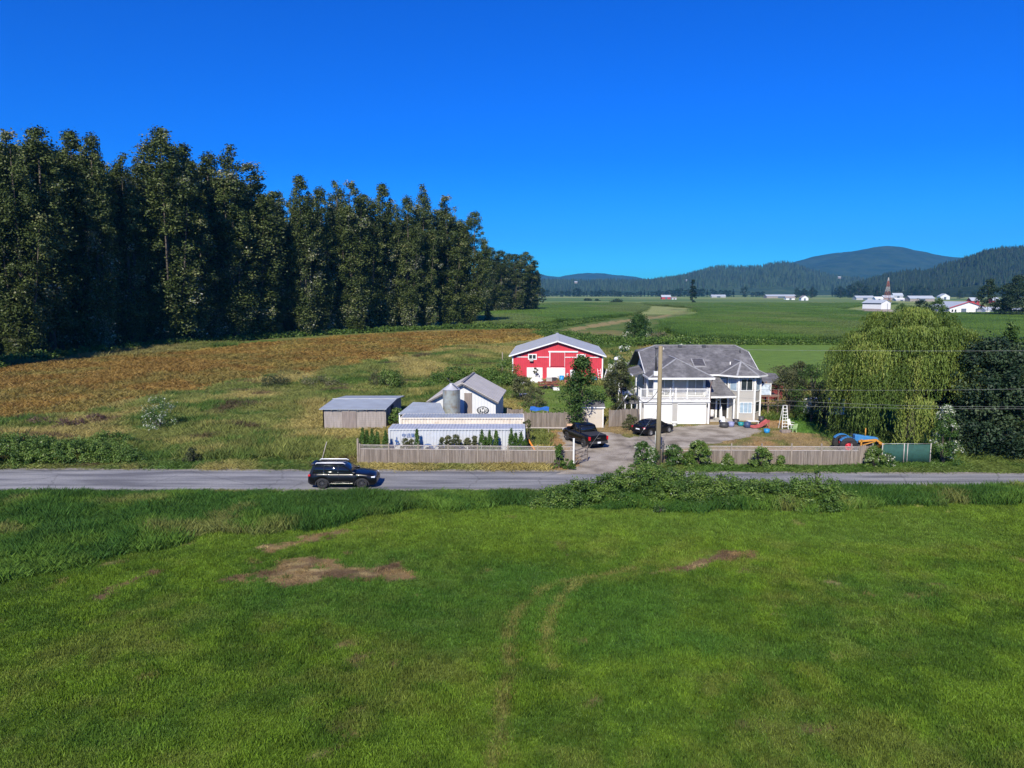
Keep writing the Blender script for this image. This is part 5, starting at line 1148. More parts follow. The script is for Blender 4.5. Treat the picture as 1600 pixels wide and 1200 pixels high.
b = MB(); b.tube([(0, 0, 0), (.62, .1, 2.15)], .024, 7); b.build('shaft', M_LATT, e)
e = empty('black_lamp_post', (XA(1035, 59.6), 59.6, 0), 0, 'short black ornamental post beside the utility pole', 'post')
b = MB(); b.tube([(0, 0, 0), (0, 0, 1.75)], .09, 8); b.lathe([(.16, 1.62), (.13, 1.78), (.05, 1.82), (.09, 1.92), (.03, 2.02), (.001, 2.2)], n=12); b.build('shaft', M_PIPE, e)

# ------------------------------------------------------------ utility pole, guys and wires
PX_, PYY = XA(1027.5, 58.6), 58.6
UP = empty('utility_pole', (PX_, PYY, 0), 0, 'tall plain wooden utility pole at the driveway mouth', 'utility pole')
M_POLE = pmat('tan_pole_wood', (.27, .22, .13), .9, .2, 2, bump=.4, bsc=10, stretch=(6, 6, .3), stain=(.16, .12, .07), stain_amt=.6)  # tan wood with darker brown stains
b = MB(); b.tube([(0, 0, -.2), (0, 0, 5), (0, 0, 9.95)], [.24, .19, .155], 14); b.build('shaft', M_POLE, UP)
b = MB(); b.lathe([(.0, -.1), (.05, -.08), (.08, 0), (.04, .09), (.02, .14)], (.22, -.1, 9.7), 10); b.lathe([(.0, -.1), (.05, -.08), (.08, 0), (.04, .09), (.02, .14)], (.22, -.1, 6.2), 10); b.build('insulator', pmat('ceramic', (.5, .48, .45), .3), UP)
b = MB(); b.tube([(-.24, 0, .2), (-.24, 0, 3.0)], .03, 6); b.build('conduit', M_STEEL, UP)
M_WIRE = pmat('weathered_aluminium_wire', (.22, .23, .22), .7)
M_WIRED = pmat('black_service_cable', (.05, .05, .05), .6)
def wire(label, p, q, sag, r=.010, mat=None, name='power_line', grp='wires on the utility pole', cat='wire'):
    p = Vector(p); q = Vector(q); pts = []
    for i in range(25): t = i / 24; a = p.lerp(q, t); a.z -= sag * 4 * t * (1 - t); pts.append(a - p)
    o = MB().tube(pts, r, 5, cap=False).build(name, mat or M_WIRE); o.location = p; return tag(o, label, cat, grp)
ptop = (PX_ + .18, PYY - .08, 9.75)
wire('highest wire running right from the utility pole top', ptop, (62, 58.0, 9.9), .25)
wire('second highest wire running right across the house and willow', (PX_ + .18, PYY - .08, 6.6), (62, 58.0, 7.3), .5, .008)
wire('third wire down, crossing the lower willow', (PX_ + .18, PYY - .08, 6.25), (62, 58.0, 5.9), 1.0, .008)
wire('lowest wire crossing the ladder and the dark trees', (PX_ + .18, PYY - .08, 5.5), (62, 58.0, 5.4), .55, .009)
wire('black service cable looping from the pole to the house corner', (PX_ - .1, PYY, 6.4), (13.2, 80.3, 4.4), 1.6, .028, M_WIRED)
wire('thin drop wire curling down right beside the pole', (PX_ + .1, PYY, 6.3), (17.5, 78.2, 4.9), .8, .014, M_WIRED)
def guy(label, p, q):
    o = wire(label, p, q, 0, .012, name='guy_wire', grp='guy wires of the pole')
    v = (Vector(q) - Vector(p)); a = v * .40; b = v * .43; MB().tube([a, b], .05, 6).build('insulator', M_WHITE, o)
guy('long guy wire from the pole top down left over the pickup', (PX_, PYY, 9.7), (XA(905, 60.6), 60.6, 0))
guy('short guy wire from the pole middle down left past the black car', (PX_, PYY, 5.0), (XA(975, 60.8), 60.8, .2))

# ------------------------------------------------------------ trees and bushes round the farm
tree('fruit_tree', 31, (XA(907, 76.3, 3), 76.3, 0), 7.3, 6.0, 'leafy green tree growing in front of the brown fence, before the red barn', n=75, leaf=.24, cnt=110, shape='cone', base=.14, tones=(.2, .35, .5, .65))
tree('dark_tree', 32, (XA(970, 79.5, 3), 79.5, 0), 6.6, 3.6, 'dark green tree close against the left side of the house', mat=M_OLIVE, n=60, leaf=.2, cnt=90, shape='plume', base=.08, tones=(.02, .1, .2, .3, .5))
def willow(seed, H, W):
    g = np.random.default_rng(seed); mb = MB()
    mb.tube([(0, 0, -.3), (.2, 0, 1.8), (.1, .2, 3.6)], [.75, .6, .5], 10)
    Ps, Ns, Ls, Ws, Ts, Us = [], [], [], [], [], []
    lobes = []
    for i in range(118):
        a = g.uniform(0, 6.283); ph = g.uniform(.0, 1) ** .75; q = ph * math.pi / 2   # ph 1 = top
        r = W / 2 * math.cos(q) ** .8 * g.uniform(.82, 1.03); z = H * (.34 + .62 * math.sin(q) ** .9) * g.uniform(.93, 1.02)
        lobes.append((r * math.cos(a), r * math.sin(a) * .9, z))
        if i % 4 == 0: mb.tube([(.1, .1, 3.0), (lobes[-1][0] * .45, lobes[-1][1] * .45, 3 + (z - 3) * .6), (lobes[-1][0] * .9, lobes[-1][1] * .9, z - .4)], [.28, .16, .05], 6)
    for (lx, ly, lz) in lobes:
        lr = g.uniform(1.0, 1.7); tone = g.choice([.12, .3, .5, .62, .75])
        ns = int(70 * lr)
        out = math.atan2(ly, lx)
        for s in range(ns):
            a = g.uniform(0, 6.283); rr = lr * math.sqrt(g.uniform(0, 1)); x = lx + rr * math.cos(a); y = ly + rr * math.sin(a)
            z = lz + .75 * math.sqrt(max(0, lr * lr - rr * rr)) * .8 - .3
            length = min(z - .3, g.uniform(1.3, 3.8) * (1 if z < H * .75 else .75) * (1.6 if z < H * .55 else 1)); nl = int(length / .17)
            if nl < 3: continue
            t = np.linspace(0, 1, nl); sw = g.normal(size=2) * .25
            px = x + (math.cos(out) * .35 + sw[0]) * t + g.normal(size=nl) * .05; py = y + (math.sin(out) * .35 + sw[1]) * t + g.normal(size=nl) * .05; pz = z - length * t ** 1.15
            Ps.append(np.stack([px, py, pz], 1)); nn = g.normal(size=(nl, 3)) * .6 + np.array([math.cos(out) * .5, math.sin(out) * .5, .35]); nn[:, 2] *= .8; Ns.append(nn)
            Ls.append(g.uniform(.22, .42, nl)); Ws.append(g.uniform(.055, .10, nl)); Ts.append(np.full(nl, tone) + g.normal() * .07); Us.append(np.stack([g.normal(size=nl) * .22, g.normal(size=nl) * .22, -np.ones(nl)], 1))
    cm = leaf_mesh('crown', np.concatenate(Ps), np.concatenate(Ns), np.concatenate(Ls), np.concatenate(Ws), np.concatenate(Ts), np.concatenate(Us))
    cm.materials.append(M_WILLOW); me = bpy.data.meshes.new('trunk'); me.from_pydata(mb.v, [], mb.f); me.materials.append(M_BARK)
    return me, cm
plant_tree('weeping_willow', willow(5, 12.6, 14.2), (XA(1421, 69.5, 5), 69.5, 0), 1, 0, 'huge yellow-green weeping willow with hanging curtains of leaves')
tree('dark_tree', 41, (XA(1545, 63.5, 5), 63.5, 0), 9.8, 8.6, 'dense dark green tree right of the willow, leaning over the road fence', mat=M_DARKL, n=150, leaf=.26, cnt=150, shape='round', base=.02, tones=(.1, .25, .4, .6, .8), r=.95)
tree('dark_tree', 42, (XA(1622, 62, 5), 62, 0), 9.8, 8.4, 'dense dark green tree cut by the right frame edge', mat=M_DARKL, n=130, leaf=.26, cnt=150, shape='round', base=.02, tones=(.1, .25, .4, .6, .8), r=.95)
tree('dark_tree', 43, (XA(1500, 70, 5), 70, 0), 7.6, 6.0, 'lower dark tree wedged between the willow and its right neighbours', mat=M_DARKL, n=90, leaf=.26, cnt=140, shape='round', base=.03, tones=(.1, .25, .4, .6), r=.9)
tree('slim_tree', 44, (XA(1578, 72, 8), 72, 0), 11.6, 3.0, 'pale slim leafy top rising above the dark trees on the right', n=40, leaf=.2, cnt=60, shape='cone', base=.5, tones=(.4, .6, .75))
shrub('flowering_shrub', 45, (XA(1476, 59.5, 2), 59.5, 0), 4.9, 2.9, 'tall shrub covered with white blossom at the right end of the green windscreen', mat=M_FLOWER, n=80, leaf=.13, cnt=110, tones=(.25, .4, .5, .62, .68, .72), shape='cone')
# scrub between house and willow
for i, (u, y, h, w_, lb, m_) in enumerate([(1232, 82, 5.2, 4.6, 'olive brown scrubby tree behind the stepladder', M_OLIVE), (1268, 80, 6.2, 4.6, 'green bushy tree between the stepladder and the willow', M_BROAD), (1292, 76, 5.0, 3.4, 'dark scrub at the left foot of the willow', M_OLIVE), (1250, 85, 6.0, 4.0, 'pale scrub tree behind the olive brown one', M_OLIVE)]):
    tree('scrub_tree', 50 + i, (XA(u, y, 2), y, 0), h, w_, lb, mat=m_, n=60, leaf=.17, cnt=95, shape='round', base=.06, tones=(.15, .3, .5, .65))
# bushes by the road on both sides of the pole
for i, (u, y, h, w_, lb) in enumerate([(1003, 58.9, 2.0, 1.9, 'white-flowered roadside bush just left of the utility pole'), (1018, 58.5, 1.6, 1.4, 'small white-flowered bush touching the pole on its left'), (1052, 58.9, 1.75, 1.9, 'white-flowered roadside bush just right of the utility pole'), (1076, 58.8, 1.2, 1.2, 'low leafy bush between two taller bushes right of the pole'), (1092, 58.7, 2.15, 2.3, 'biggest leafy bush along the right road fence'), (1138, 58.6, 1.1, .9, 'small bush against the first white post of the right fence'), (1190, 58.4, 1.7, 1.9, 'rounded green bush in the middle of the right fence'), (1221, 58.5, .9, .6, 'tiny sprig of leaves against the right fence'), (1366, 58.3, 1.7, 1.9, 'leafy bush at the joint of board fence and windscreen'), (1387, 58.4, 1.1, 1.2, 'low bush with white flowers before the windscreen')]):
    shrub('roadside_bush', 60 + i, (XA(u, y, .6), y, 0), h, w_, lb, mat=M_FLOWER if 'flower' in lb else M_BRAMB, n=int(30 + 14 * w_ * h), leaf=.12, cnt=70, r=.2, tones=(.25, .4, .5, .6, .7) if 'flower' in lb else (.3, .45, .6, .75, .82))
shrub('roadside_bush', 75, (XA(873, 58.2, .6), 58.2, 0), 2.0, 1.3, 'dark pointed ivy-like bush on the left fence near the driveway', n=34, leaf=.13, cnt=80, shape='cone', tones=(.15, .3, .45, .6))
shrub('roadside_bush', 76, (XA(888, 57.9, .3), 57.9, 0), .8, 1.2, 'low green bush at the foot of the white gate post', n=18, leaf=.13, cnt=70, tones=(.3, .5, .6))
# arborvitae behind the left fence
def arborv(h, w_, seed):
    g = np.random.default_rng(seed); C = []; Rr = []; T = []
    for i in range(int(26 * h)):
        t = g.uniform(0, 1); z = h * t; r = w_ / 2 * (1 - t) ** .8 * .75; a = g.uniform(0, 6.283); C.append((r * math.cos(a), r * math.sin(a), z + .05)); Rr.append(.17 * (1.2 - .5 * t)); T.append(g.choice([.2, .4, .6, .8]))
    P, N, L_, W_, T_ = clumps(C, Rr, 60, .09, T, flat=1.4, upb=.2, outb=.8); return leaf_mesh('foliage', P, N, L_, W_, T_)
AV = [arborv(2.3, 1.05, 1), arborv(2.1, .8, 2)]
for a_ in AV: a_.materials.append(M_ARB)
avl = ['leftmost', 'second', 'third', 'fourth', 'fifth']
av = [(567, 672, 'leftmost arborvitae of the dense group at the left fence corner'), (574, 671, 'second arborvitae of the dense group at the left fence corner'), (582, 674, 'third arborvitae of the dense group at the left fence corner'), (590, 673, 'rightmost arborvitae of the dense group at the left fence corner'), (603, 676, 'arborvitae between the corner group and the container end'), (652, 669, 'lone arborvitae right of the blue container lettering'), (753, 675, 'left arborvitae of the middle group before the container'), (759, 681, 'short arborvitae second in the middle group'), (765, 676, 'arborvitae left of the tallest one in the middle group'), (775, 671, 'tallest arborvitae of the middle group before the container'), (799, 673, 'left arborvitae of the group at the container right end'), (806, 675, 'second arborvitae of the group at the container right end'), (814, 678, 'third arborvitae of the group at the container right end'), (821, 685, 'short arborvitae ending the group at the container right end')]
for i, (u, v, lb) in enumerate(av):
    y = 60.5 + (i % 2) * .25; h = PY(u, v, y)[1]
    e = empty('arborvitae', (XA(u, y, 1), y, 0), i * 1.1, lb, 'tree', 'arborvitae behind the left road fence'); e.scale = (1, 1, h / 2.3)
    link('foliage', AV[i % 2], None, e); t_ = MB().tube([(0, 0, -.1), (0, 0, 1.2)], [.05, .02], 6).build('trunk', M_BARK, e)
for i, (u, v, w_, lb) in enumerate([(634, 684, .9, 'dry olive shrub left of the lone arborvitae'), (642, 686, .7, 'small shrub under the container lettering'), (690, 684, .5, 'thin shrub before the container left of the dome'), (700, 681, .7, 'brownish potted shrub below the silo'), (712, 680, 1.1, 'broad brown shrub below the white shed door'), (731, 685, .8, 'grey-green shrub left of the middle arborvitae'), (742, 682, .5, 'slim shrub touching the middle arborvitae group')]):
    y = 60.6; shrub('yard_shrub', 80 + i, (XA(u, y, 1), y, 0), PY(u, v, y)[1], w_, lb, mat=M_OLIVE, n=44, leaf=.1, cnt=70, tones=(.2, .4, .6, .8), shape='round', r=.16)
for i, (u, lb) in enumerate([(668, 'blue arched pet shelter, left of two behind the left fence'), (688, 'blue arched pet shelter, right of two behind the left fence')]):
    e = empty('pet_shelter', (XA(u, 61.0, 1), 61.0, 0), 0, lb, 'pet house'); b = MB()
    for k_ in range(8): a0, a1 = R(22.5 * k_), R(22.5 * (k_ + 1)); b.poly([(.52 * math.cos(a0), -.35, .9 + .5 * math.sin(a0)), (.52 * math.cos(a0), .35, .9 + .5 * math.sin(a0)), (.52 * math.cos(a1), .35, .9 + .5 * math.sin(a1)), (.52 * math.cos(a1), -.35, .9 + .5 * math.sin(a1))], .03)
    b.build('roof', pmat('blue_plastic', (.04, .12, .34), .4), e); b = MB(); b.box(-.5, .5, -.33, .33, 0, .9); b.build('wall', pmat('pale_plastic', (.5, .52, .55), .6), e)
# brambles and hedges
hedge('bramble_thicket', GL([(832, 792), (880, 787), (940, 781), (1000, 777), (1060, 776), (1120, 778), (1180, 781), (1240, 783), (1300, 786), (1330, 790)]), [.9, 1.6, 1.9, 2.2, 2.3, 2.1, 1.9, 1.85, 1.8, .8], [2.0, 3.6, 4.4, 5.2, 5.4, 5.2, 4.8, 4.4, 3.6, 1.6], 'long bramble thicket between the road and the front field, right of centre', 7, leaf=.14, cnt=95, step=.38, r=.36)
shrub('bramble_bush', 90, (XA(1277, 50.9, 1), 50.9, 0), 2.2, .8, 'single bramble shoot standing up from the thicket, above its right part', n=16, leaf=.13, shape='cone')
shrub('bramble_bush', 91, (XA(1018, 52.3, 1), 52.3, 0), 1.6, 2.4, 'highest hump of brambles at the foot of the utility pole', n=50, leaf=.14, cnt=80)
shrub('field_bush', 92, (XA(1030, 46.0, 0), 46.0, 0), .55, .9, 'small dark weed clump at the edge of the front field under the thicket', n=14, leaf=.12, tones=(.1, .2, .3))
hedge('bramble_hedge', GL([(-60, 722), (0, 721), (60, 720), (120, 718), (180, 717), (218, 724)]), [2.5, 2.5, 2.5, 2.4, 2.0, .9], [5.0, 5.0, 4.8, 4.4, 3.6, 1.8], 'dense flowering bramble hedge beside the road on the far left', 8, leaf=.14, cnt=90, step=.28, r=.38, tones=(.2, .35, .5, .62, .72), cat='hedge')
hedge('bramble_thicket', GL([(140, 706), (165, 699), (190, 696), (215, 700)]), [1.4, 2.0, 1.7, .8], [2.2, 2.6, 2.4, 1.2], 'rounded darker bramble mound just behind the left roadside hedge', 9, leaf=.16, cnt=70)
hedge('bramble_thicket', GL([(660, 612), (700, 603), (740, 600), (780, 604), (800, 612)]), [1.6, 2.6, 3.0, 2.9, 2.2], [5, 6, 6, 5, 4], 'green bramble mass behind the white shed, left of the red barn', 10, leaf=.22, cnt=60, step=.7, r=.6)
shrub('pasture_bush', 93, (*G(247, 672), 0), 3.2, 4.2, 'pale-leaved sapling bush standing alone in the left pasture', mat=M_FLOWER, n=52, leaf=.15, cnt=50, tones=(.35, .45, .55, .66, .72), shape='round')
shrub('pasture_bush', 94, (*G(610, 608), 0), 2.6, 5.2, 'green leafy bush in the pasture behind the plank shed', n=46, leaf=.2, cnt=70)
shrub('pasture_bush', 95, (*G(588, 606), 0), 2.6, 3.2, 'reddish brown bush beside the green one behind the plank shed', mat=M_OLIVE, n=26, leaf=.18, tones=(.3, .5, .7))
shrub('pasture_bush', 96, (*G(300, 724), 0), 1.2, 1.7, 'dark bush beside the road in the left pasture', mat=M_OLIVE, n=24, leaf=.13, tones=(.05, .2, .4))
shrub('pasture_bush', 97, (*G(430, 606), 0), 1.6, 6, 'dark low scrub patch below the brown field, left part', mat=M_OLIVE, n=34, leaf=.2, tones=(.1, .3, .5))
shrub('pasture_bush', 98, (*G(500, 605), 0), 1.5, 7, 'grey-brown low scrub patch below the brown field, right part', mat=M_OLIVE, n=34, leaf=.2, tones=(.5, .7, .9))
for i, (u, v, h, w_) in enumerate([(40, 700, .9, 3), (110, 668, .9, 4), (150, 660, .8, 3), (60, 665, .7, 4)]): shrub('dead_weed_patch', 110 + i, (*G(u, v), 0), h, w_, ['purple-brown dead weeds just above the left roadside hedge', 'purple-brown dead weeds right of centre in the left pasture edge', 'small purple-brown weed tuft nearest the pale sapling bush', 'flat purple-brown weed patch at the far left'][i], mat=leaf_mat('dead_purple_weeds%d' % i, [(0, (.04, .02, .02)), (.6, (.11, .06, .055)), (1, (.18, .12, .08))], trans=.1), n=20, leaf=.14, cnt=60, cat='weeds')
shrub('yard_bush', 99, (XA(627 - 5, 76.5, 1), 76.5, 0), 1.9, 2.4, 'green bush at the right front corner of the plank shed', n=34, leaf=.15)
shrub('yard_bush', 100, (XA(985, 74.8, 1), 74.8, 0), 1.6, 1.9, 'weedy bush before the fence left of the black car', mat=M_OLIVE, n=26, leaf=.13)
shrub('yard_bush', 101, (XA(815, 96, 1), 96, 0), 3.0, 4.0, 'tangled olive bush below the left side of the red barn', mat=M_OLIVE, n=44, leaf=.18)
shrub('yard_bush', 102, (XA(836, 90, 1), 90, 0), 2.6, 3.2, 'brownish tall weeds behind the brown fence', mat=M_OLIVE, n=34, leaf=.16, tones=(.4, .6, .8))
shrub('yard_bush', 103, (XA(823, 66.5, 1), 66.5, 0), 2.6, 1.3, 'climbing weeds at the right end of the containers', mat=M_OLIVE, n=26, leaf=.13)
shrub('yard_bush', 104, (XA(792, 112, 1), 112, 0), 3.8, 5.5, 'rounded green bush at the left corner of the red barn', n=46, leaf=.22)
shrub('young_tree', 105, (XA(838, 116.5, 2), 116.5, 0), 2.3, 1.3, 'thin small tree before the left barn garage door', mat=M_OLIVE, n=12, leaf=.14, cnt=40, shape='round', base=.45, cat='tree')
# bushes behind barn and house, in the fields
shrub('willow_bush', 106, (XA(998, 212, 3), 212, 0), 7.6, 8.2, 'big rounded bush with silvery top standing alone before the corn', mat=M_FLOWER, n=110, leaf=.36, cnt=90, tones=(.1, .2, .35, .5, .68), shape='bush')
shrub('willow_bush', 107, (XA(1030, 200, 3), 200, 0), 3.2, 7, 'pale green low bush right of the big silvery one', mat=M_OLIVE, n=46, leaf=.3, tones=(.6, .8, .95))
for i, (u, y, h, w_, m_, lb) in enumerate([(970, 108, 6.5, 4.2, M_FLOWER, 'tall pale bush right behind the red barn corner'), (1064, 132, 5.0, 5, M_FLOWER, 'silvery flowering bush above the left half of the house roof'), (1042, 128, 4.2, 3.2, M_FLOWER, 'smaller silvery bush peeping over the roof left of the other'), (958, 100, 3.4, 3.4, M_OLIVE, 'olive bush between the red barn and the dark tree'), (1225, 108, 3.2, 6, M_OLIVE, 'low scrub at the near edge of the mown field right of the house')]):
    shrub('field_bush', 120 + i, (XA(u, y, 2), y, 0), h, w_, lb, mat=m_, n=46, leaf=.24, cnt=60, tones=(.35, .5, .62, .72, .76), shape='round')
hedge('bramble_hedge', GL([(850, 522), (900, 532), (960, 541), (1010, 545), (1080, 540), (1150, 539.5)]), [1.5, 2, 2.6, 3, 2.6, 2], [9, 12, 14, 15, 9, 5], 'broad bramble hedge sweeping behind the red barn and house roof', 15, step=1.2, leaf=.45, cnt=30, r=.9, cat='hedge')
hedge('bramble_hedge', GL([(1150, 538.6), (1220, 538.6), (1330, 538.5), (1450, 538.5), (1620, 538.5)]), 1.5, 3.0, 'dark hedge line between the corn and the mown field', 16, step=1.2, leaf=.4, cnt=30, r=.8, cat='hedge')
hedge('bramble_hedge', GL([(760, 512), (800, 515), (845, 515), (880, 510), (920, 503), (950, 500)]), [1.2, 2.2, 1.8, 1.6, 1.5, 1.2], [4, 6, 6, 5, 4, 3], 'uneven hedge at the near edge of the left corn, above the barn', 17, step=1.4, leaf=.45, cnt=26, r=.9, cat='hedge')
hedge('bramble_hedge', GL([(1050, 521), (1065, 507), (1085, 498), (1110, 492), (1098, 484), (1070, 480)]), 1.6, 4, 'ragged hedge edging the right corn along the tan track', 18, step=2, leaf=.6, cnt=20, r=1.1, cat='hedge')

# ------------------------------------------------------------ things lying about the yard
def lad(name, p, label, h=2.45):
    e = empty(name, p, R(6), label, 'ladder')
    for s, dy in ((-1, 0), (1, 0)):
        MB().bar((s * .34, -.1, 0), (s * .2, .18, h), .07, .04).build('rail', M_WHITE, e)
        MB().bar((s * .34, .75, 0), (s * .2, .24, h), .05, .03).build('rear_leg', M_WHITE, e)
    for i in range(7): z = .3 + i * .31; t = z / h; MB().box(-.34 + .14 * t, .34 - .14 * t, -.1 + .28 * t - .06, -.1 + .28 * t + .06, z, z + .05).build('step', M_WHITE, e)
    MB().box(-.22, .22, .12, .3, h, h + .04).build('top_cap', M_WHITE, e)
lad('stepladder', (XA(1227, 75.2, 1), 75.2, 0), 'white stepladder standing open in the yard right of the house', 2.5)
M_GREENP = pmat('pale_green_plastic', (.42, .62, .30), .5); M_BLUEP = pmat('bright_blue_plastic', (.02, .28, .62), .4); M_REDP = pmat('faded_red_plastic', (.42, .10, .10), .6)
M_BINB = pmat('navy_bin_plastic', (.04, .07, .16), .5); M_TEAL = pmat('teal_plastic', (.02, .28, .30), .4); M_CARD = pmat('cardboard', (.5, .32, .19), .9)
def chair(p, rz, mat, label, cat='chair'):
    e = empty('garden_chair', p, rz, label, cat)
    MB().box(-.25, .25, -.25, .25, .38, .43).build('seat', mat, e, bevel=.015); MB().poly([(-.25, .22, .42), (.25, .22, .42), (.24, .36, .95), (-.24, .36, .95)], .04, (0, 1, 0)).build('backrest', mat, e)
    for x in (-.22, .22):
        for y in (-.22, .22): MB().bar((x, y, 0), (x * .9, y * .9, .38), .05).build('leg', mat, e)
        MB().bar((x * 1.15, -.2, .64), (x * 1.15, .28, .64), .06, .03).build('armrest', mat, e)
chair((XA(1239, 73.6), 73.6, 0), R(180 + 20), M_GREENP, 'pale green garden chair right of the stepladder')
chair((XA(1236, 75.8, .5), 75.8, 0), R(30), M_WHITE, 'white garden chair behind the pale green one')
chair((XA(1131, 77.3, .5), 77.3, 0), R(10), M_WHITE, 'white garden chair in front of the house entry')
def tub(name, p, r, h, mat, label, cat, rim=True):
    e = empty(name, p, 0, label, cat); MB().lathe([(.001, .01), (r * .85, 0), (r, h), (r * .93, h), (r * .8, .05)], n=20).build('drum', mat, e)
    MB().lathe([(r * 1.0, h - .04), (r * 1.06, h - .03), (r * 1.06, h + .01), (r * .95, h + .012)], n=20).build('rim', mat, e); return e
tub('blue_tub', (XA(1198, 73.2), 73.2, 0), .3, .42, M_BLUEP, 'bright blue tub in the middle of the dry yard', 'tub')
tub('teal_tub', (XA(1157.5, 77.3), 77.3, 0), .33, .38, M_TEAL, 'teal tub on the grass below the bay window', 'tub')
tub('navy_bin', (XA(1167.5, 76.2), 76.2, 0), .36, .6, M_BINB, 'navy bin on the grass right of the teal tub', 'bin')
tub('plant_pot', (XA(1149.5, 78.2), 78.2, 0), .35, .55, M_PIPE, 'black plant pot at the corner of the entry porch', 'pot')
tub('plant_pot', (XA(1189, 78.6), 78.6, 0), .3, .8, M_PIPE, 'tall black pot at the right corner of the bay', 'pot')
e = tub('kettle_barbecue', (XA(1131, 76.4), 76.4, 0), .5, .5, M_PIPE, 'black round barbecue base in front of the entry', 'barbecue')
b = tub('laundry_basket', (XA(1142, 76.8), 76.8, 0), .36, .5, pmat('lilac_plastic', (.28, .30, .5), .5), 'lilac-blue basket beside the barbecue', 'basket')
e = empty('brown_crate', (XA(1227, 73.4), 73.4, 0), R(8), 'low brown wooden crate in front of the stepladder', 'crate')
MB().box(-.5, .5, -.25, .25, .0, .06).build('base', M_BARNW, e)
for s in (-1, 1): MB().box(-.5, .5, s * .25 - .02, s * .25 + .02, .06, .3).build('side', M_BARNW, e); MB().box(s * .5 - .02, s * .5 + .02, -.225, .225, .06, .3).build('end', M_BARNW, e)
e = empty('toy_slide', (XA(1187, 76.0), 76.0, 0), R(12), 'faded red plastic slide lying in the yard before the bay window', 'slide')
b = MB(); pr = [(-1.0, .12), (-.5, .1), (0, .18), (.6, .55), (.95, .75)]
for p, q in zip(pr[:-1], pr[1:]):
    b.bar((p[0], 0, p[1]), (q[0], 0, q[1]), .5, .05)
b.build('chute', M_REDP, e)
for s in (-1, 1):
    b = MB()
    for p, q in zip(pr[:-1], pr[1:]): b.bar((p[0], s * .27, p[1] + .08), (q[0], s * .27, q[1] + .08), .04, .22)
    b.build('side_rail', M_REDP, e); MB().bar((.9, s * .24, 0), (.9, s * .24, .75), .06).build('leg', M_REDP, e)
e = empty('garden_table', (XA(1176, 77.6), 77.6, 0), 0, 'low white table behind the red slide', 'table'); MB().box(-.6, .6, -.35, .35, .45, .5).build('top', M_WHITE, e)
for x in (-.5, .5):
    for y in (-.28, .28): MB().bar((x, y, 0), (x, y, .45), .05).build('leg', M_WHITE, e)
e = empty('laundry_rack', (22.1, 80.4, .12), R(5), 'clothes rack with white and red cloths under the entry roof', 'clothes rack')
for s in (-1, 1): MB().tube([(-.45, s * .3, 0), (-.45, 0, 1.15)], .02, 6).build('leg', M_STEEL, e); MB().tube([(.45, s * .3, 0), (.45, 0, 1.15)], .02, 6).build('leg', M_STEEL, e)
MB().tube([(-.5, 0, 1.15), (.5, 0, 1.15)], .02, 6).build('bar', M_STEEL, e)
def cloth(x, w_, z0, z1, mat, nm='cloth'):
    b = MB(); vs = []
    for i in range(7):
        for z in np.linspace(z0, z1, 5): vs.append((x + w_ * i / 6, .04 * math.sin(i * 1.9 + z * 3) - .03, z))
    b.add(vs, [(5 * i + k, 5 * i + 5 + k, 5 * i + 6 + k, 5 * i + 1 + k) for i in range(6) for k in range(4)], True); o = b.build(nm, mat, e, fix=False); md = o.modifiers.new('s', 'SOLIDIFY'); md.thickness = .012
cloth(-.4, .3, .3, 1.15, pmat('red_cloth', (.45, .08, .10), .9)); cloth(0, .4, .35, 1.15, pmat('white_cloth', (.75, .73, .72), .9))
e = empty('beach_umbrella', (22.95, 79.2, 0), 0, 'folded white umbrella standing before the front door', 'umbrella'); MB().tube([(0, 0, 0), (0, 0, 1.9)], .025, 6).build('pole', M_STEEL, e); MB().lathe([(.2, .35), (.14, 1.0), (.05, 1.75), (.001, 1.8)], n=10).build('canopy', M_WHITE, e)
e = empty('cardboard_box', (XA(889.5, 71.6), 71.6, 0), R(5), 'upright tan box behind the pickup, before the brown fence', 'box'); MB().box(-.28, .28, -.2, .2, 0, 1.25).build('carton', M_CARD, e); MB().poly([(-.28, -.2, 1.25), (.28, -.2, 1.25), (.28, -.34, 1.1), (-.28, -.34, 1.1)], .01).build('flap', M_CARD, e)
e = empty('planter_urn', (XA(1053.5, 77.4), 77.4, 0), 0, 'white planter urn between the two garage doors', 'planter'); MB().lathe([(.26, 0), (.2, .1), (.28, .3), (.4, .42), (.36, .42), (.2, .3)], n=20).build('bowl', M_WHITE, e)
e = empty('blue_tarp', (XA(842, 83), 83, 0), R(-6), 'blue tarp sheet behind the brown fence', 'tarp'); b = MB(); vs = [(x, y, .75 + .08 * math.sin(x * 4 + y * 3) + y * .1) for y in (0, .8, 1.6) for x in np.linspace(-1.1, 1.1, 7)]; b.add(vs, [(i + 7 * j, i + 1 + 7 * j, i + 8 + 7 * j, i + 7 + 7 * j) for j in (0, 1) for i in range(6)]); o = b.build('sheet', pmat('blue_tarp', (.04, .16, .5), .5), e, fix=False); md = o.modifiers.new('s', 'SOLIDIFY'); md.thickness = .015
for x in (-1, 1):
    for y in (.05, 1.5): MB().box(x - .04, x + .04, y - .04, y + .04, 0, .72).build('trestle', M_POST, e)
# implement with an orange beam behind the left fence end
e = empty('farm_implement', (XA(832, 63.5), 63.5, 0), 0, 'rusty farm implement with an orange beam right of the containers', 'implement')
MB().bar((-.35, 0, 1.3), (.35, 0, .1), .1, .14).build('beam', pmat('orange_paint', (.7, .25, .03), .6), e)
MB().tube([(-.4, .3, .4), (1.6, .3, .5)], .05, 6).build('axle', pmat('rust', (.16, .07, .035), .9), e)
for i in range(5):
    o = MB().lathe([(.001, -.02), (.32, 0), (.001, .02)], n=16, axis='x').build('disc', pmat('rusty_disc%d' % i, (.14, .08, .05), .8), e); o.location = (.1 + i * .34, .3, .35)
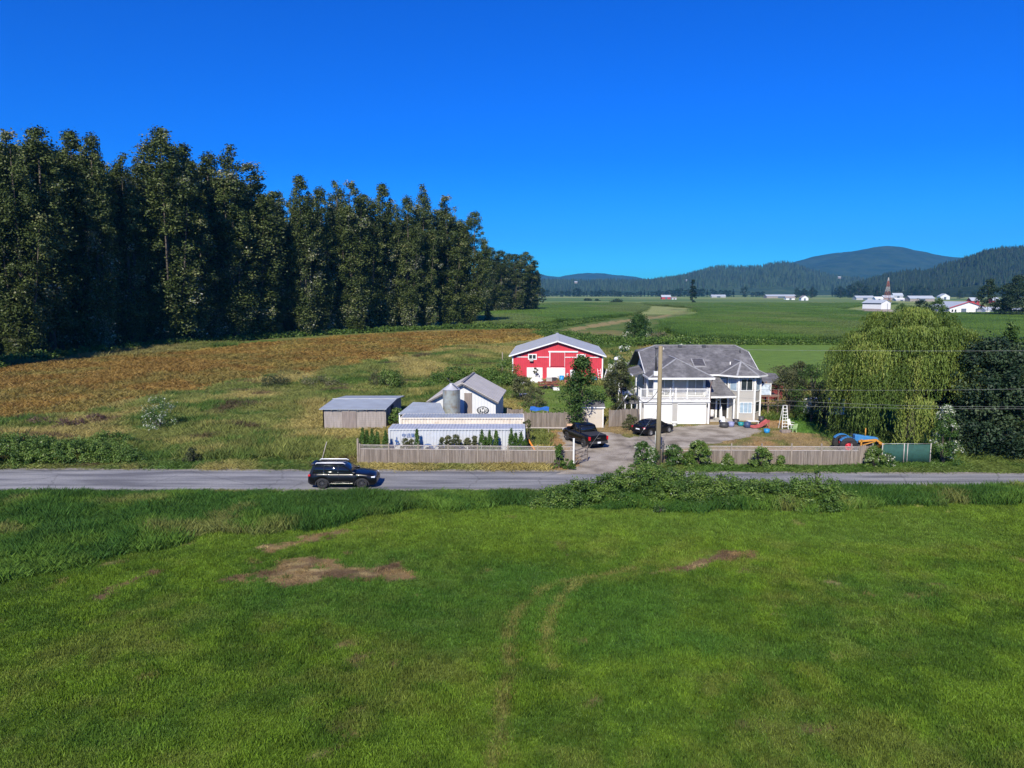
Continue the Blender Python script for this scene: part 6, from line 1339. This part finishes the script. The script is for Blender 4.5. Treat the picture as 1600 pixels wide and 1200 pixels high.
# junk before the barn
M_RUST = pmat('rusty_red_brown', (.20, .07, .045), .9, .3, 3)
tub('blue_barrel', (XA(877.5, 114.8, .5), 114.8, 0), .38, 1.15, M_BLUEP, 'bright blue barrel before the middle barn door', 'barrel')
tub('blue_barrel', (XA(928.5, 114.8, .5), 114.8, 0), .45, 1.0, M_BLUEP, 'bright blue barrel at the right end of the barn front', 'barrel')
e = empty('covered_pile', (XA(838, 113.5, .5), 113.5, 0), 0, 'pile under a white sheet before the left barn door', 'pile')
b = MB(); vs = []; n = 9
for i in range(n):
    for j in range(n): x = (i / (n - 1) - .5) * 2.6; y = (j / (n - 1) - .5) * 1.6; z = 1.05 * (1 - abs(x / 1.3) ** 3) * (1 - abs(y / .8) ** 3) + random.uniform(-.08, .08) * (0 < i < n - 1) * (0 < j < n - 1); vs.append((x, y, max(z, 0)))
b.add(vs, [(i * n + j, (i + 1) * n + j, (i + 1) * n + j + 1, i * n + j + 1) for i in range(n - 1) for j in range(n - 1)]); b.build('sheet', M_WHITE, e)
e = empty('scrap_trailer', (XA(857, 108, .5), 108, 0), R(3), 'long rusty brown trailer loaded with scrap before the barn', 'trailer')
MB().box(-1.5, 1.5, -.6, .6, .45, .6).build('bed', M_RUST, e); b = MB()
for i in range(26): x, y = random.uniform(-1.4, 1.4), random.uniform(-.5, .5); b.bar((x - .3, y, .65 + random.uniform(0, .4)), (x + .3, y + random.uniform(-.2, .2), .7 + random.uniform(0, .5)), random.uniform(.05, .25), random.uniform(.05, .2))
b.build('scrap', M_RUST, e)
for x in (-.5, .5):
    for s in (-1, 1): o = MB().lathe([(.15, -.08), (.3, -.08), (.32, 0), (.3, .08), (.15, .08)], n=18, axis='y').build('wheel', M_TYRE, e); o.location = (x, s * .68, .32)
for i, (u, y, c, h, w_, lb, nm) in enumerate([(812, 108, M_CONC, .9, 1.3, 'grey scrap box at the left below the barn', 'scrap_box'), (820, 110, M_WHITE, .7, .5, 'white bucket-like container below the barn left corner', 'white_container'), (858, 113.5, M_CONC, 1.0, .9, 'grey cabinet between the two barn garage doors', 'cabinet'), (866, 113, M_PIPE, 1.1, .6, 'dark machine standing before the middle barn door', 'machine'), (885, 113, M_REDP, .6, .5, 'small red crate right of the blue barrel', 'crate'), (869, 106, M_WHITE, .45, .9, 'small white cone-like cover on the ground below the barn', 'white_cover'), (818, 100, M_WHITE, .35, 1.2, 'white sheet on a low frame left of the barn yard', 'cold_frame')]):
    e = empty(nm, (XA(u, y, .3), y, 0), R(random.uniform(-15, 15)), lb, nm.replace('_', ' ')); MB().box(-w_ / 2, w_ / 2, -.3, .3, 0, h * .85).build('case', c, e, bevel=.03); MB().box(-w_ / 2 - .03, w_ / 2 + .03, -.33, .33, h * .85 + .002, h).build('lid', c, e, bevel=.02)
e = empty('stacked_boards', (XA(942, 115, .5), 115, 0), R(-20), 'pile of grey boards leaning at the right corner of the red barn', 'boards')
for i in range(7): MB().bar((i * .22, 0, 0), (i * .22 + .5, .6, 2.2 - i * .12), .18, .03).build('board', M_POST if i % 2 else M_WHITE, e)
e = empty('garden_ladder', (XA(937.5, 116.5, .5), 116.5, 0), R(5), 'short white ladder leaning on the barn right corner', 'ladder')
for s in (-1, 1): MB().bar((s * .25, -.5, 0), (s * .25, .9, 2.0), .06, .04).build('rail', M_WHITE, e)
for i in range(5): MB().bar((-.25, -.35 + i * .25, .25 + i * .36), (.25, -.35 + i * .25, .25 + i * .36), .05).build('rung', M_WHITE, e)
# small red outbuilding behind the right of the house
e = empty('red_outbuilding', (XA(1212, 92, 1), 92, 0), R(4), 'small dark red shed with a grey roof behind the right corner of the house', 'shed')
MB().box(-1.4, .9, 0, 3, 0, 2.9).build('wall', pmat('dark_red_boards', (.18, .03, .03), .8), e); MB().poly([(-1.7, -.3, 2.95), (1.2, -.3, 2.75), (1.2, 3.2, 3.7), (-1.7, 3.2, 3.9)], .1, (0, 0, -1)).build('roof', M_SHINGLE, e)
e = empty('white_trailer', (XA(1290, 81, 1), 81, 0), R(10), 'white caravan half hidden between the scrub and the willow', 'caravan')
MB().box(-1.6, 2.4, 0, 2, .5, 2.3).build('body', M_WHITE, e, bevel=.15); MB().box(-1.0, .1, -.02, -.002, 1.3, 1.9).build('window', M_GLASS, e); MB().box(.9, 1.5, -.02, -.002, .6, 2.0).build('door', M_WHITE, e)
for x in (.2, .9): o = MB().lathe([(.15, -.08), (.3, -.08), (.32, 0), (.3, .08), (.15, .08)], n=18, axis='y').build('wheel', M_TYRE, e); o.location = (x, .15, .32)
e = empty('old_post', (XA(785, 118, 2), 118, 0), 0, 'thin old post standing left of the red barn', 'post'); MB().tube([(0, 0, 0), (0, 0, 4.6)], .07, 6).build('shaft', M_POST, e)
e = empty('yard_lamp', (XA(962, 92, 3), 92, 0), 0, 'pole lamp with a white head between the red barn and the dark tree', 'lamp'); MB().tube([(0, 0, 0), (0, 0, 5.8)], .06, 6).build('pole', M_PIPE, e); MB().lathe([(.05, 5.8), (.3, 5.75), (.22, 6.05), (.001, 6.15)], n=12).build('lamp_head', M_WHITE, e)
# ------------------------------------------------------------ far trees, farms and the tower
def far_broad(seed, H, W): return broad(seed, H, W, base=.05, n=52, leaf=H * .05, cnt=46, tones=(.05, .2, .35, .5), shape='round', tr=.3)
FT = [tree_proto(far_broad, 300 + i, 16.0, w_, mat=M_DARKL) for i, w_ in enumerate((13, 17, 10))]
FC = [tree_proto(broad, 310 + i, 20.0, w_, mat=M_DARKL, base=.03, n=60, leaf=.9, cnt=46, tones=(.02, .15, .3), shape='cone', tr=.3) for i, w_ in enumerate((7, 9))]
def far_tree(u, vt, vb, label, kind=0, group=None, wide=1.0, D=None):
    x, y = G(u, vb) if D is None else (0, D); x = XA(u, y); h = PY(u, vt, y)[1]
    pr = (FT + FC)[kind]; H0 = 16.0 if kind < 3 else 20.0
    return plant_tree('far_tree', pr, (x, y, 0), h / H0, random.uniform(0, 6.28), label, group=group, sx=h / H0 * wide)
far_tree(1082, 438, 474.5, 'single slim dark tree standing alone in the far fields', 3, wide=1.3)
far_tree(847, 450, 475, 'pale-topped slim tree beside the end of the far clump', 2, wide=.8)
# tree line across the far side of the fields, one for each place, in two depths
segs = [(842, 'far tree line between far clump and lone slim tree'), (1082, 'far tree line between lone slim tree and rounded far tree'), (1163, 'far tree line behind the flat grey barn'), (1245, 'far tree line right of the three separate trees')]
segn = {}
def seglab(u):
    s = [t for a, t in segs if u >= a][-1]; segn[s] = segn.get(s, -1) + 1
    return '%s tree from left, %s' % ((words + ['twenty-' + q for q in words[5:9]] + ['thirtieth'] + ['thirty-' + q for q in words[:9]] + ['fortieth'] + ['forty-' + q for q in words[:9]] + ['fiftieth'] + ['fifty-' + q for q in words[:9]])[segn[s]], s)
u = 842; i = 0
while u < 1345:
    top = 451 + 5 * float(vn(u, 0, 23, 3)) + random.uniform(-1.5, 2)
    gap = (1150 < u < 1175) or (1245 > u > 1195 and random.random() < .9) or (1275 < u < 1300)
    if not gap: far_tree(u, min(top, 459), 463.5 + random.uniform(-.4, .4), seglab(u), random.choice([0, 1, 2, 0, 3]), 'far tree line below the hills', wide=1.35)
    u += random.uniform(4, 7.5); i += 1
for k_, (u, vt, vb, kd, w_, lb) in enumerate([(1245, 450, 466, 0, .8, 'left of three separate dark trees right of the flat far barns'), (1257, 451, 466, 0, .8, 'middle of three separate dark trees right of the flat far barns'), (1269, 449.5, 466, 1, .7, 'right of three separate dark trees right of the flat far barns'), (1163, 448, 464.5, 0, 1, 'rounded tree just left of the flat far barn'), (1313, 449, 466, 1, 1, 'left tree of the dark clump before the radio tower'), (1328, 446, 466, 0, 1, 'second tree of the dark clump before the radio tower'), (1341, 443, 466, 1, 1, 'tallest tree of the dark clump before the radio tower'), (1353, 447, 466, 0, 1, 'right tree of the dark clump before the radio tower'), (1370, 449, 466, 2, 1, 'small dark tree just left of the radio tower'), (1403, 450, 466, 0, 1, 'dark tree right behind the radio tower foot'), (1424, 448, 465, 1, 1.1, 'left half of the big dark clump right of the tower'), (1436, 447, 465, 1, 1.1, 'middle of the big dark clump right of the tower'), (1448, 449, 465, 1, 1.0, 'right half of the big dark clump right of the tower'), (1480, 456, 467, 0, 1.2, 'low dark tree behind the white farmhouse left part'), (1500, 455, 467, 1, 1.2, 'low dark tree above the white farmhouse roof'), (1520, 456, 468, 0, 1.1, 'low dark tree right above the white farmhouse')]):
    far_tree(u, vt, vb, lb, kd, 'dark trees on the far plain', wide=w_)
tree('farm_tree', 330, (XA(1542, 405, 5), 405, 0), 21, 11, 'round-crowned tree on a pale trunk beside the far white farmhouse', mat=M_DARKL, n=60, leaf=.7, cnt=70, base=.3, tones=(.3, .5, .65))
for i, (u, vt, w_, lb) in enumerate([(1588, 431, 16, 'tallest dark tree at the right edge, above the far garages'), (1572, 446, 12, 'lower dark tree left of the tallest one at the right edge'), (1612, 440, 16, 'dark tree cut off by the right edge above the far garages')]):
    y = 400; tree('farm_tree', 331 + i, (XA(u, y, 5), y, 0), PY(u, vt, y)[1], w_, lb, mat=M_DARKL, n=80, leaf=.7, cnt=80, base=.05, tones=(.2, .4, .6))
for i, (u, vt, D, w_, m_, lb) in enumerate([(1409, 477, 330, 9, M_BROAD, 'green bush right of the far white shed'), (1441, 470, 360, 12, M_DARKL, 'very dark rounded tree between the far white shed and the farmhouse'), (1466, 467, 370, 9, M_BROAD, 'yellow-green bushy tree left of the far white farmhouse')]):
    shrub('farm_bush', 340 + i, (XA(u, D, 2), D, 0), PY(u, vt, D)[1], w_, lb, mat=m_, n=60, leaf=.6, cnt=60, tones=((.1, .13) if i == 1 else (.5, .65, .8)), cat='tree', shape='round')
for i, (u, v, h, w_, lb) in enumerate([(918, 470, 3.5, 16, 'left low dark bush on the pale far field'), (933, 470, 3, 10, 'right low dark bush on the pale far field'), (965, 474, 4.5, 24, 'low bushy hump at the far edge of the left corn')]):
    x, y = G(u, v); shrub('field_bush', 350 + i, (x, y, 0), h, w_, lb, mat=M_DARKL, n=24, leaf=1.4, cnt=40, tones=(.3, .5, .6))

M_FWALL = pmat('far_white_wall', (.74, .74, .74), .6, .04, .3); M_FW2 = pmat('far_grey_wall', (.42, .42, .43), .7, .05, .3); M_FTAN = pmat('far_pinkish_wall', (.30, .26, .24), .8, .05, .3); M_FROOF = pmat('far_pale_roof', (.42, .46, .50), .6, .06, .3); M_FDARK = pmat('far_dark_band', (.09, .12, .16), .7)
def gable(par, x0, x1, y0, y1, ev, pk, axis, wall, roof, o=.5):
    w = MB()
    if axis == 'x':                                   # ridge along x
        ym = (y0 + y1) / 2; w.poly([(x0, y0, 0), (x0, y0, ev), (x0, ym, pk), (x0, y1, ev), (x0, y1, 0)], x1 - x0, (1, 0, 0)); w.build('wall', wall, par); r = MB(); sl = (pk - ev) / (ym - y0)
        r.poly([(x0 - o, y0 - o, ev - sl * o + .15), (x1 + o, y0 - o, ev - sl * o + .15), (x1 + o, ym, pk + .15), (x0 - o, ym, pk + .15)], .12, (0, 0, -1)); r.poly([(x0 - o, ym, pk + .15), (x1 + o, ym, pk + .15), (x1 + o, y1 + o, ev - sl * o + .15), (x0 - o, y1 + o, ev - sl * o + .15)], .12, (0, 0, -1))
    else:
        xm = (x0 + x1) / 2; w.poly([(x0, y0, 0), (x1, y0, 0), (x1, y0, ev), (xm, y0, pk), (x0, y0, ev)], y1 - y0, (0, 1, 0)); w.build('wall', wall, par); r = MB(); sl = (pk - ev) / (xm - x0)
        r.poly([(x0 - o, y0 - o, ev - sl * o + .15), (xm, y0 - o, pk + .15), (xm, y1 + o, pk + .15), (x0 - o, y1 + o, ev - sl * o + .15)], .12, (0, 0, -1)); r.poly([(xm, y0 - o, pk + .15), (x1 + o, y0 - o, ev - sl * o + .15), (x1 + o, y1 + o, ev - sl * o + .15), (xm, y1 + o, pk + .15)], .12, (0, 0, -1))
    return r.build('roof', roof, par)
# white shed at the edge of the corn
x, y = G(1376, 489); D0 = y; s = D0 / FPX
FS = empty('white_farm_shed', (x, y, 0), R(24), 'white shed with tan lower walls standing at the far edge of the corn', 'shed')
k_ = s
gable(FS, 0, 9.5, 0, 15.5, 7.0, 9.0, 'y', M_FWALL, M_FROOF)
MB().box(0, 9.5, -.05, -.01, 0, 2.6).build('lower_wall', M_FTAN, FS); MB().box(-.05, -.01, -.05, 15.5, 0, 2.8).build('lower_wall', M_FTAN, FS)
MB().box(-.06, -.01, 0, 15.5, 5.9, 6.9).build('dark_band', M_FDARK, FS); MB().box(6.2, 6.5, -.12, -.01, 0, 6.6).build('drain_pipe', M_FDARK, FS)
# farmhouse group
x, y = G(1490, 490)
FH = empty('white_farmhouse', (x, y, 0), R(4), 'long white farm building with a red roof edge and two dark doors', 'farmhouse')
gable(FH, -3, 23, 0, 26, 4.0, 8.0, 'y', M_FWALL, M_FROOF, .8)
b = MB(); b.bar((-3.9, -.9, 3.9), (10, -.9, 8.1), .2, .4); b.bar((10, -.9, 8.1), (23.9, -.9, 3.9), .2, .4); b.build('red_barge', pmat('far_red_trim', (.5, .04, .05), .6), FH)
for x0 in (5.2, 15.5): MB().box(x0, x0 + 3.6, -.12, -.01, 0, 3.4).build('dark_door', M_FDARK, FH)
for x0 in (-1.6, .6): MB().box(x0, x0 + 1.2, -.12, -.01, 1.2, 2.8).build('window', M_GLASS, FH)
MB().poly([(20, -5, 3.4), (28, -5, 3.2), (28, 2, 4.2), (20, 2, 4.4)], .2, (0, 0, -1)).build('porch_roof', M_FROOF, FH)
for x0 in (24, 27.8): MB().box(x0, x0 + .3, -4.9, -4.6, 0, 3.1).build('porch_post', M_FWALL, FH)
x, y = G(1540, 491)
e = empty('low_garage', (x, y, 0), 0, 'low pale garage with a dark opening right of the far farmhouse', 'garage'); gable(e, 0, 13, 0, 9, 3.0, 4.6, 'x', M_FWALL, M_FROOF); MB().box(3, 9.5, -.1, -.01, 1.2, 2.8).build('opening', M_FDARK, e)
x, y = G(1562, 491.5)
e = empty('dark_carport', (x, y, 0), 0, 'long dark carport at the right edge beside the low garage', 'carport'); MB().poly([(0, -1, 3.1), (24, -1, 3.6), (24, 9, 4.2), (0, 9, 3.6)], .2, (0, 0, -1)).build('roof', M_FROOF, e); MB().box(0, 24, 8, 8.2, 0, 3.4).build('back_wall', M_FDARK, e)
for x0 in (0, 8, 16, 23.7): MB().box(x0, x0 + .3, -.6, -.3, 0, 3.0).build('post', M_FDARK, e)
def farbarn(u0, u1, vb, h, label, wall, roof, dep=.22, rz=0, pk=.55, D=None, nm='far_barn', cat='barn', axis='x'):
    D = D or G(u0, vb)[1]; x0 = XA(u0, D); x1 = XA(u1, D); e = empty(nm, ((x0 + x1) / 2, D, 0), R(rz), label, cat); W_ = (x1 - x0); d_ = min(W_ * dep + 8, 60)
    gable(e, -W_ / 2, W_ / 2, 0, d_, h * pk, h, axis, wall, roof, .8)
    b = MB(); dx = W_ * .12; b.box(-dx, dx, -.15, -.02, 0, h * pk * .8); b.build('door', M_FDARK, e); return e
M_FRED = pmat('far_red_wall', (.42, .05, .06), .8)
farbarn(1034, 1048, 467.5, 9, 'small red-walled barn with a pale roof on the left far plain', M_FRED, M_FROOF, nm='far_barn')
farbarn(1050, 1057, 467.8, 5, 'tiny white house right of the small far red barn', M_FWALL, M_FTAN, nm='far_house', cat='house')
farbarn(1112, 1134, 464.8, 8, 'long low white barn among the far trees left of the rounded tree', M_FW2, M_FROOF)
farbarn(1198, 1244, 465.8, 9, 'long flat grey barn below the middle hills', M_FTAN, M_FROOF)
farbarn(1228, 1242, 468.5, 7, 'small cream farm cluster house before the long grey barn', M_FWALL, M_FTAN, nm='far_house', cat='house')
farbarn(1252, 1263, 469.5, 9, 'white-gabled cream farmhouse on the plain right of the long grey barn', M_FWALL, M_FTAN, nm='far_house', cat='house', axis='y')
farbarn(1338, 1366, 468.5, 8, 'long pale low barn left of the radio tower', M_FW2, M_FROOF)
farbarn(1368, 1380, 470, 7, 'small white barn at the foot of the radio tower', M_FWALL, M_FWALL)
farbarn(1381, 1397, 469, 9, 'blue-grey roofed barn just right of the tower foot', M_FTAN, M_FROOF)
farbarn(1396, 1411, 466.5, 13, 'higher pale barn behind the ones right of the tower', M_FW2, M_FROOF)
farbarn(1400, 1418, 470.5, 5, 'low white shed below the higher pale barn', M_FW2, M_FWALL, nm='far_shed', cat='shed')
farbarn(1422, 1460, 471, 9, 'large grey barn behind the very dark rounded tree', M_FTAN, M_FROOF)
farbarn(1469, 1484, 468, 12, 'pale gabled barn behind the farmhouse left end', M_FWALL, M_FROOF, axis='y')
farbarn(1518, 1530, 475, 8, 'red-walled barn behind the far farmhouse right end', M_FRED, M_FROOF)
farbarn(1551, 1561, 474, 8, 'red-walled barn between the two right-hand farm trees', M_FRED, M_FROOF)
# hillside houses
for i, (u, v, lb) in enumerate([(1073, 438, 'white house high on the forested hill slope'), (900, 440.5, 'white house on the left hill slope'), (1312, 433, 'tiny white house on the middle hillside')]):
    D = 4300; X_, Z_ = PY(u, v, D); e = empty('hillside_house', (XA(u, D, Z_), D, Z_ - 12), 0, lb, 'house'); MB().box(-8, 8, 0, 9, 4, 13).build('wall', M_FTAN, e); MB().poly([(-9, -1, 13), (9, -1, 13), (9, 5, 16), (-9, 5, 16)], 1, (0, 0, -1)).build('roof', M_FROOF, e)
# red and white radio tower
D = 1150; X_ = XA(1386, D); TW_ = empty('radio_tower', (X_, D, 0), 0, 'tapering red and white lattice tower on the far plain', 'tower')
Ht = PY(1386, 433.5, D)[1]; mr = pmat('tower_red', (.40, .12, .07), .6); mw_ = pmat('tower_white', (.62, .56, .52), .6)
def hw_(z): return 3.7 * (1 - z / Ht) + .3
for i, (a, b_, m_) in enumerate([(0, .42, mr), (.42, .62, mw_), (.62, .85, mr), (.85, 1, mw_)]):
    z0, z1 = a * Ht, b_ * Ht; b = MB(); n = max(1, int((z1 - z0) / 4)); cs = ((-1, -1), (1, -1), (1, 1), (-1, 1))
    for q in cs: b.bar((q[0] * hw_(z0), q[1] * hw_(z0), z0), (q[0] * hw_(z1), q[1] * hw_(z1), z1), .26)
    for j in range(n):
        za = z0 + (z1 - z0) * j / n; zb = z0 + (z1 - z0) * (j + 1) / n
        for p, q in zip(cs, cs[1:] + cs[:1]):
            b.bar((p[0] * hw_(za), p[1] * hw_(za), za), (q[0] * hw_(zb), q[1] * hw_(zb), zb), .13); b.bar((q[0] * hw_(za), q[1] * hw_(za), za), (p[0] * hw_(zb), p[1] * hw_(zb), zb), .13); b.bar((p[0] * hw_(zb), p[1] * hw_(zb), zb), (q[0] * hw_(zb), q[1] * hw_(zb), zb), .13)
    b.build('lattice_section', m_, TW_)
# conifers that roughen the ridges of the hills
def ridge_trees(name, surf, n, hgt, seed, label):
    XP, Y, Z = surf; g = np.random.default_rng(seed); ny, nx = XP.shape
    i = g.uniform(4, ny - 7, n); j = g.uniform(0, nx - 1.01, n); i0 = i.astype(int); j0 = j.astype(int); fi, fj = i - i0, j - j0
    def s_(A_): return (A_[i0, j0] * (1 - fj) + A_[i0, j0 + 1] * fj) * (1 - fi) + (A_[i0 + 1, j0] * (1 - fj) + A_[i0 + 1, j0 + 1] * fj) * fi
    x, y, z = s_(XP), s_(Y), s_(Z); ok = (z > 3) & (x / y > -.15) & (x / y < .8); x, y, z = x[ok], y[ok], z[ok]; m_ = len(x)
    return x, y, z - 2, m_
cone = MB(); 
for q, (r0, z0, z1) in enumerate([(4.2, 2, 14), (3.4, 9, 20), (2.4, 16, 27)]): cone.lathe([(r0, z0), (.05, z1)], n=6)
cme = bpy.data.meshes.new('conifer'); cme.from_pydata(cone.v, [], cone.f); a_ = cme.attributes.new('tone', 'FLOAT', 'POINT'); a_.data.foreach_set('value', np.full(len(cme.vertices), .4, np.float32)); cme.materials.append(M_GRASS); cob = bpy.data.objects.new('conifer', cme)
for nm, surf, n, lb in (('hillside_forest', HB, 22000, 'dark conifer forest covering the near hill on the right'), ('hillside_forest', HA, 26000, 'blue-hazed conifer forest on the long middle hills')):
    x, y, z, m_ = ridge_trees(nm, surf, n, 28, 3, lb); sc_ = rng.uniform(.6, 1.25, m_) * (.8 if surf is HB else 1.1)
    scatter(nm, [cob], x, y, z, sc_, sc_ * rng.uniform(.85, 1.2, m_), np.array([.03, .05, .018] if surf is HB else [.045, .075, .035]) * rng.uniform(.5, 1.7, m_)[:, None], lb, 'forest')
# ------------------------------------------------------------ the air itself
mb = MB().box(-9000, 9000, -300, 14200, -60, 1100)
m, nt, ns, lk, P = new_mat('thin_air_haze')
ns.remove(P)
pv = ns.new('ShaderNodeVolumePrincipled'); pv.inputs['Density'].default_value = HAZE_D; pv.inputs['Color'].default_value = (.10, .50, 1.0, 1); pv.inputs['Anisotropy'].default_value = 0.0
lk.new(pv.outputs[0], ns['Material Output'].inputs['Volume'])
hz = mb.build('haze', m); tag(hz, kind='stuff')
scene.cycles.volume_bounces = 0
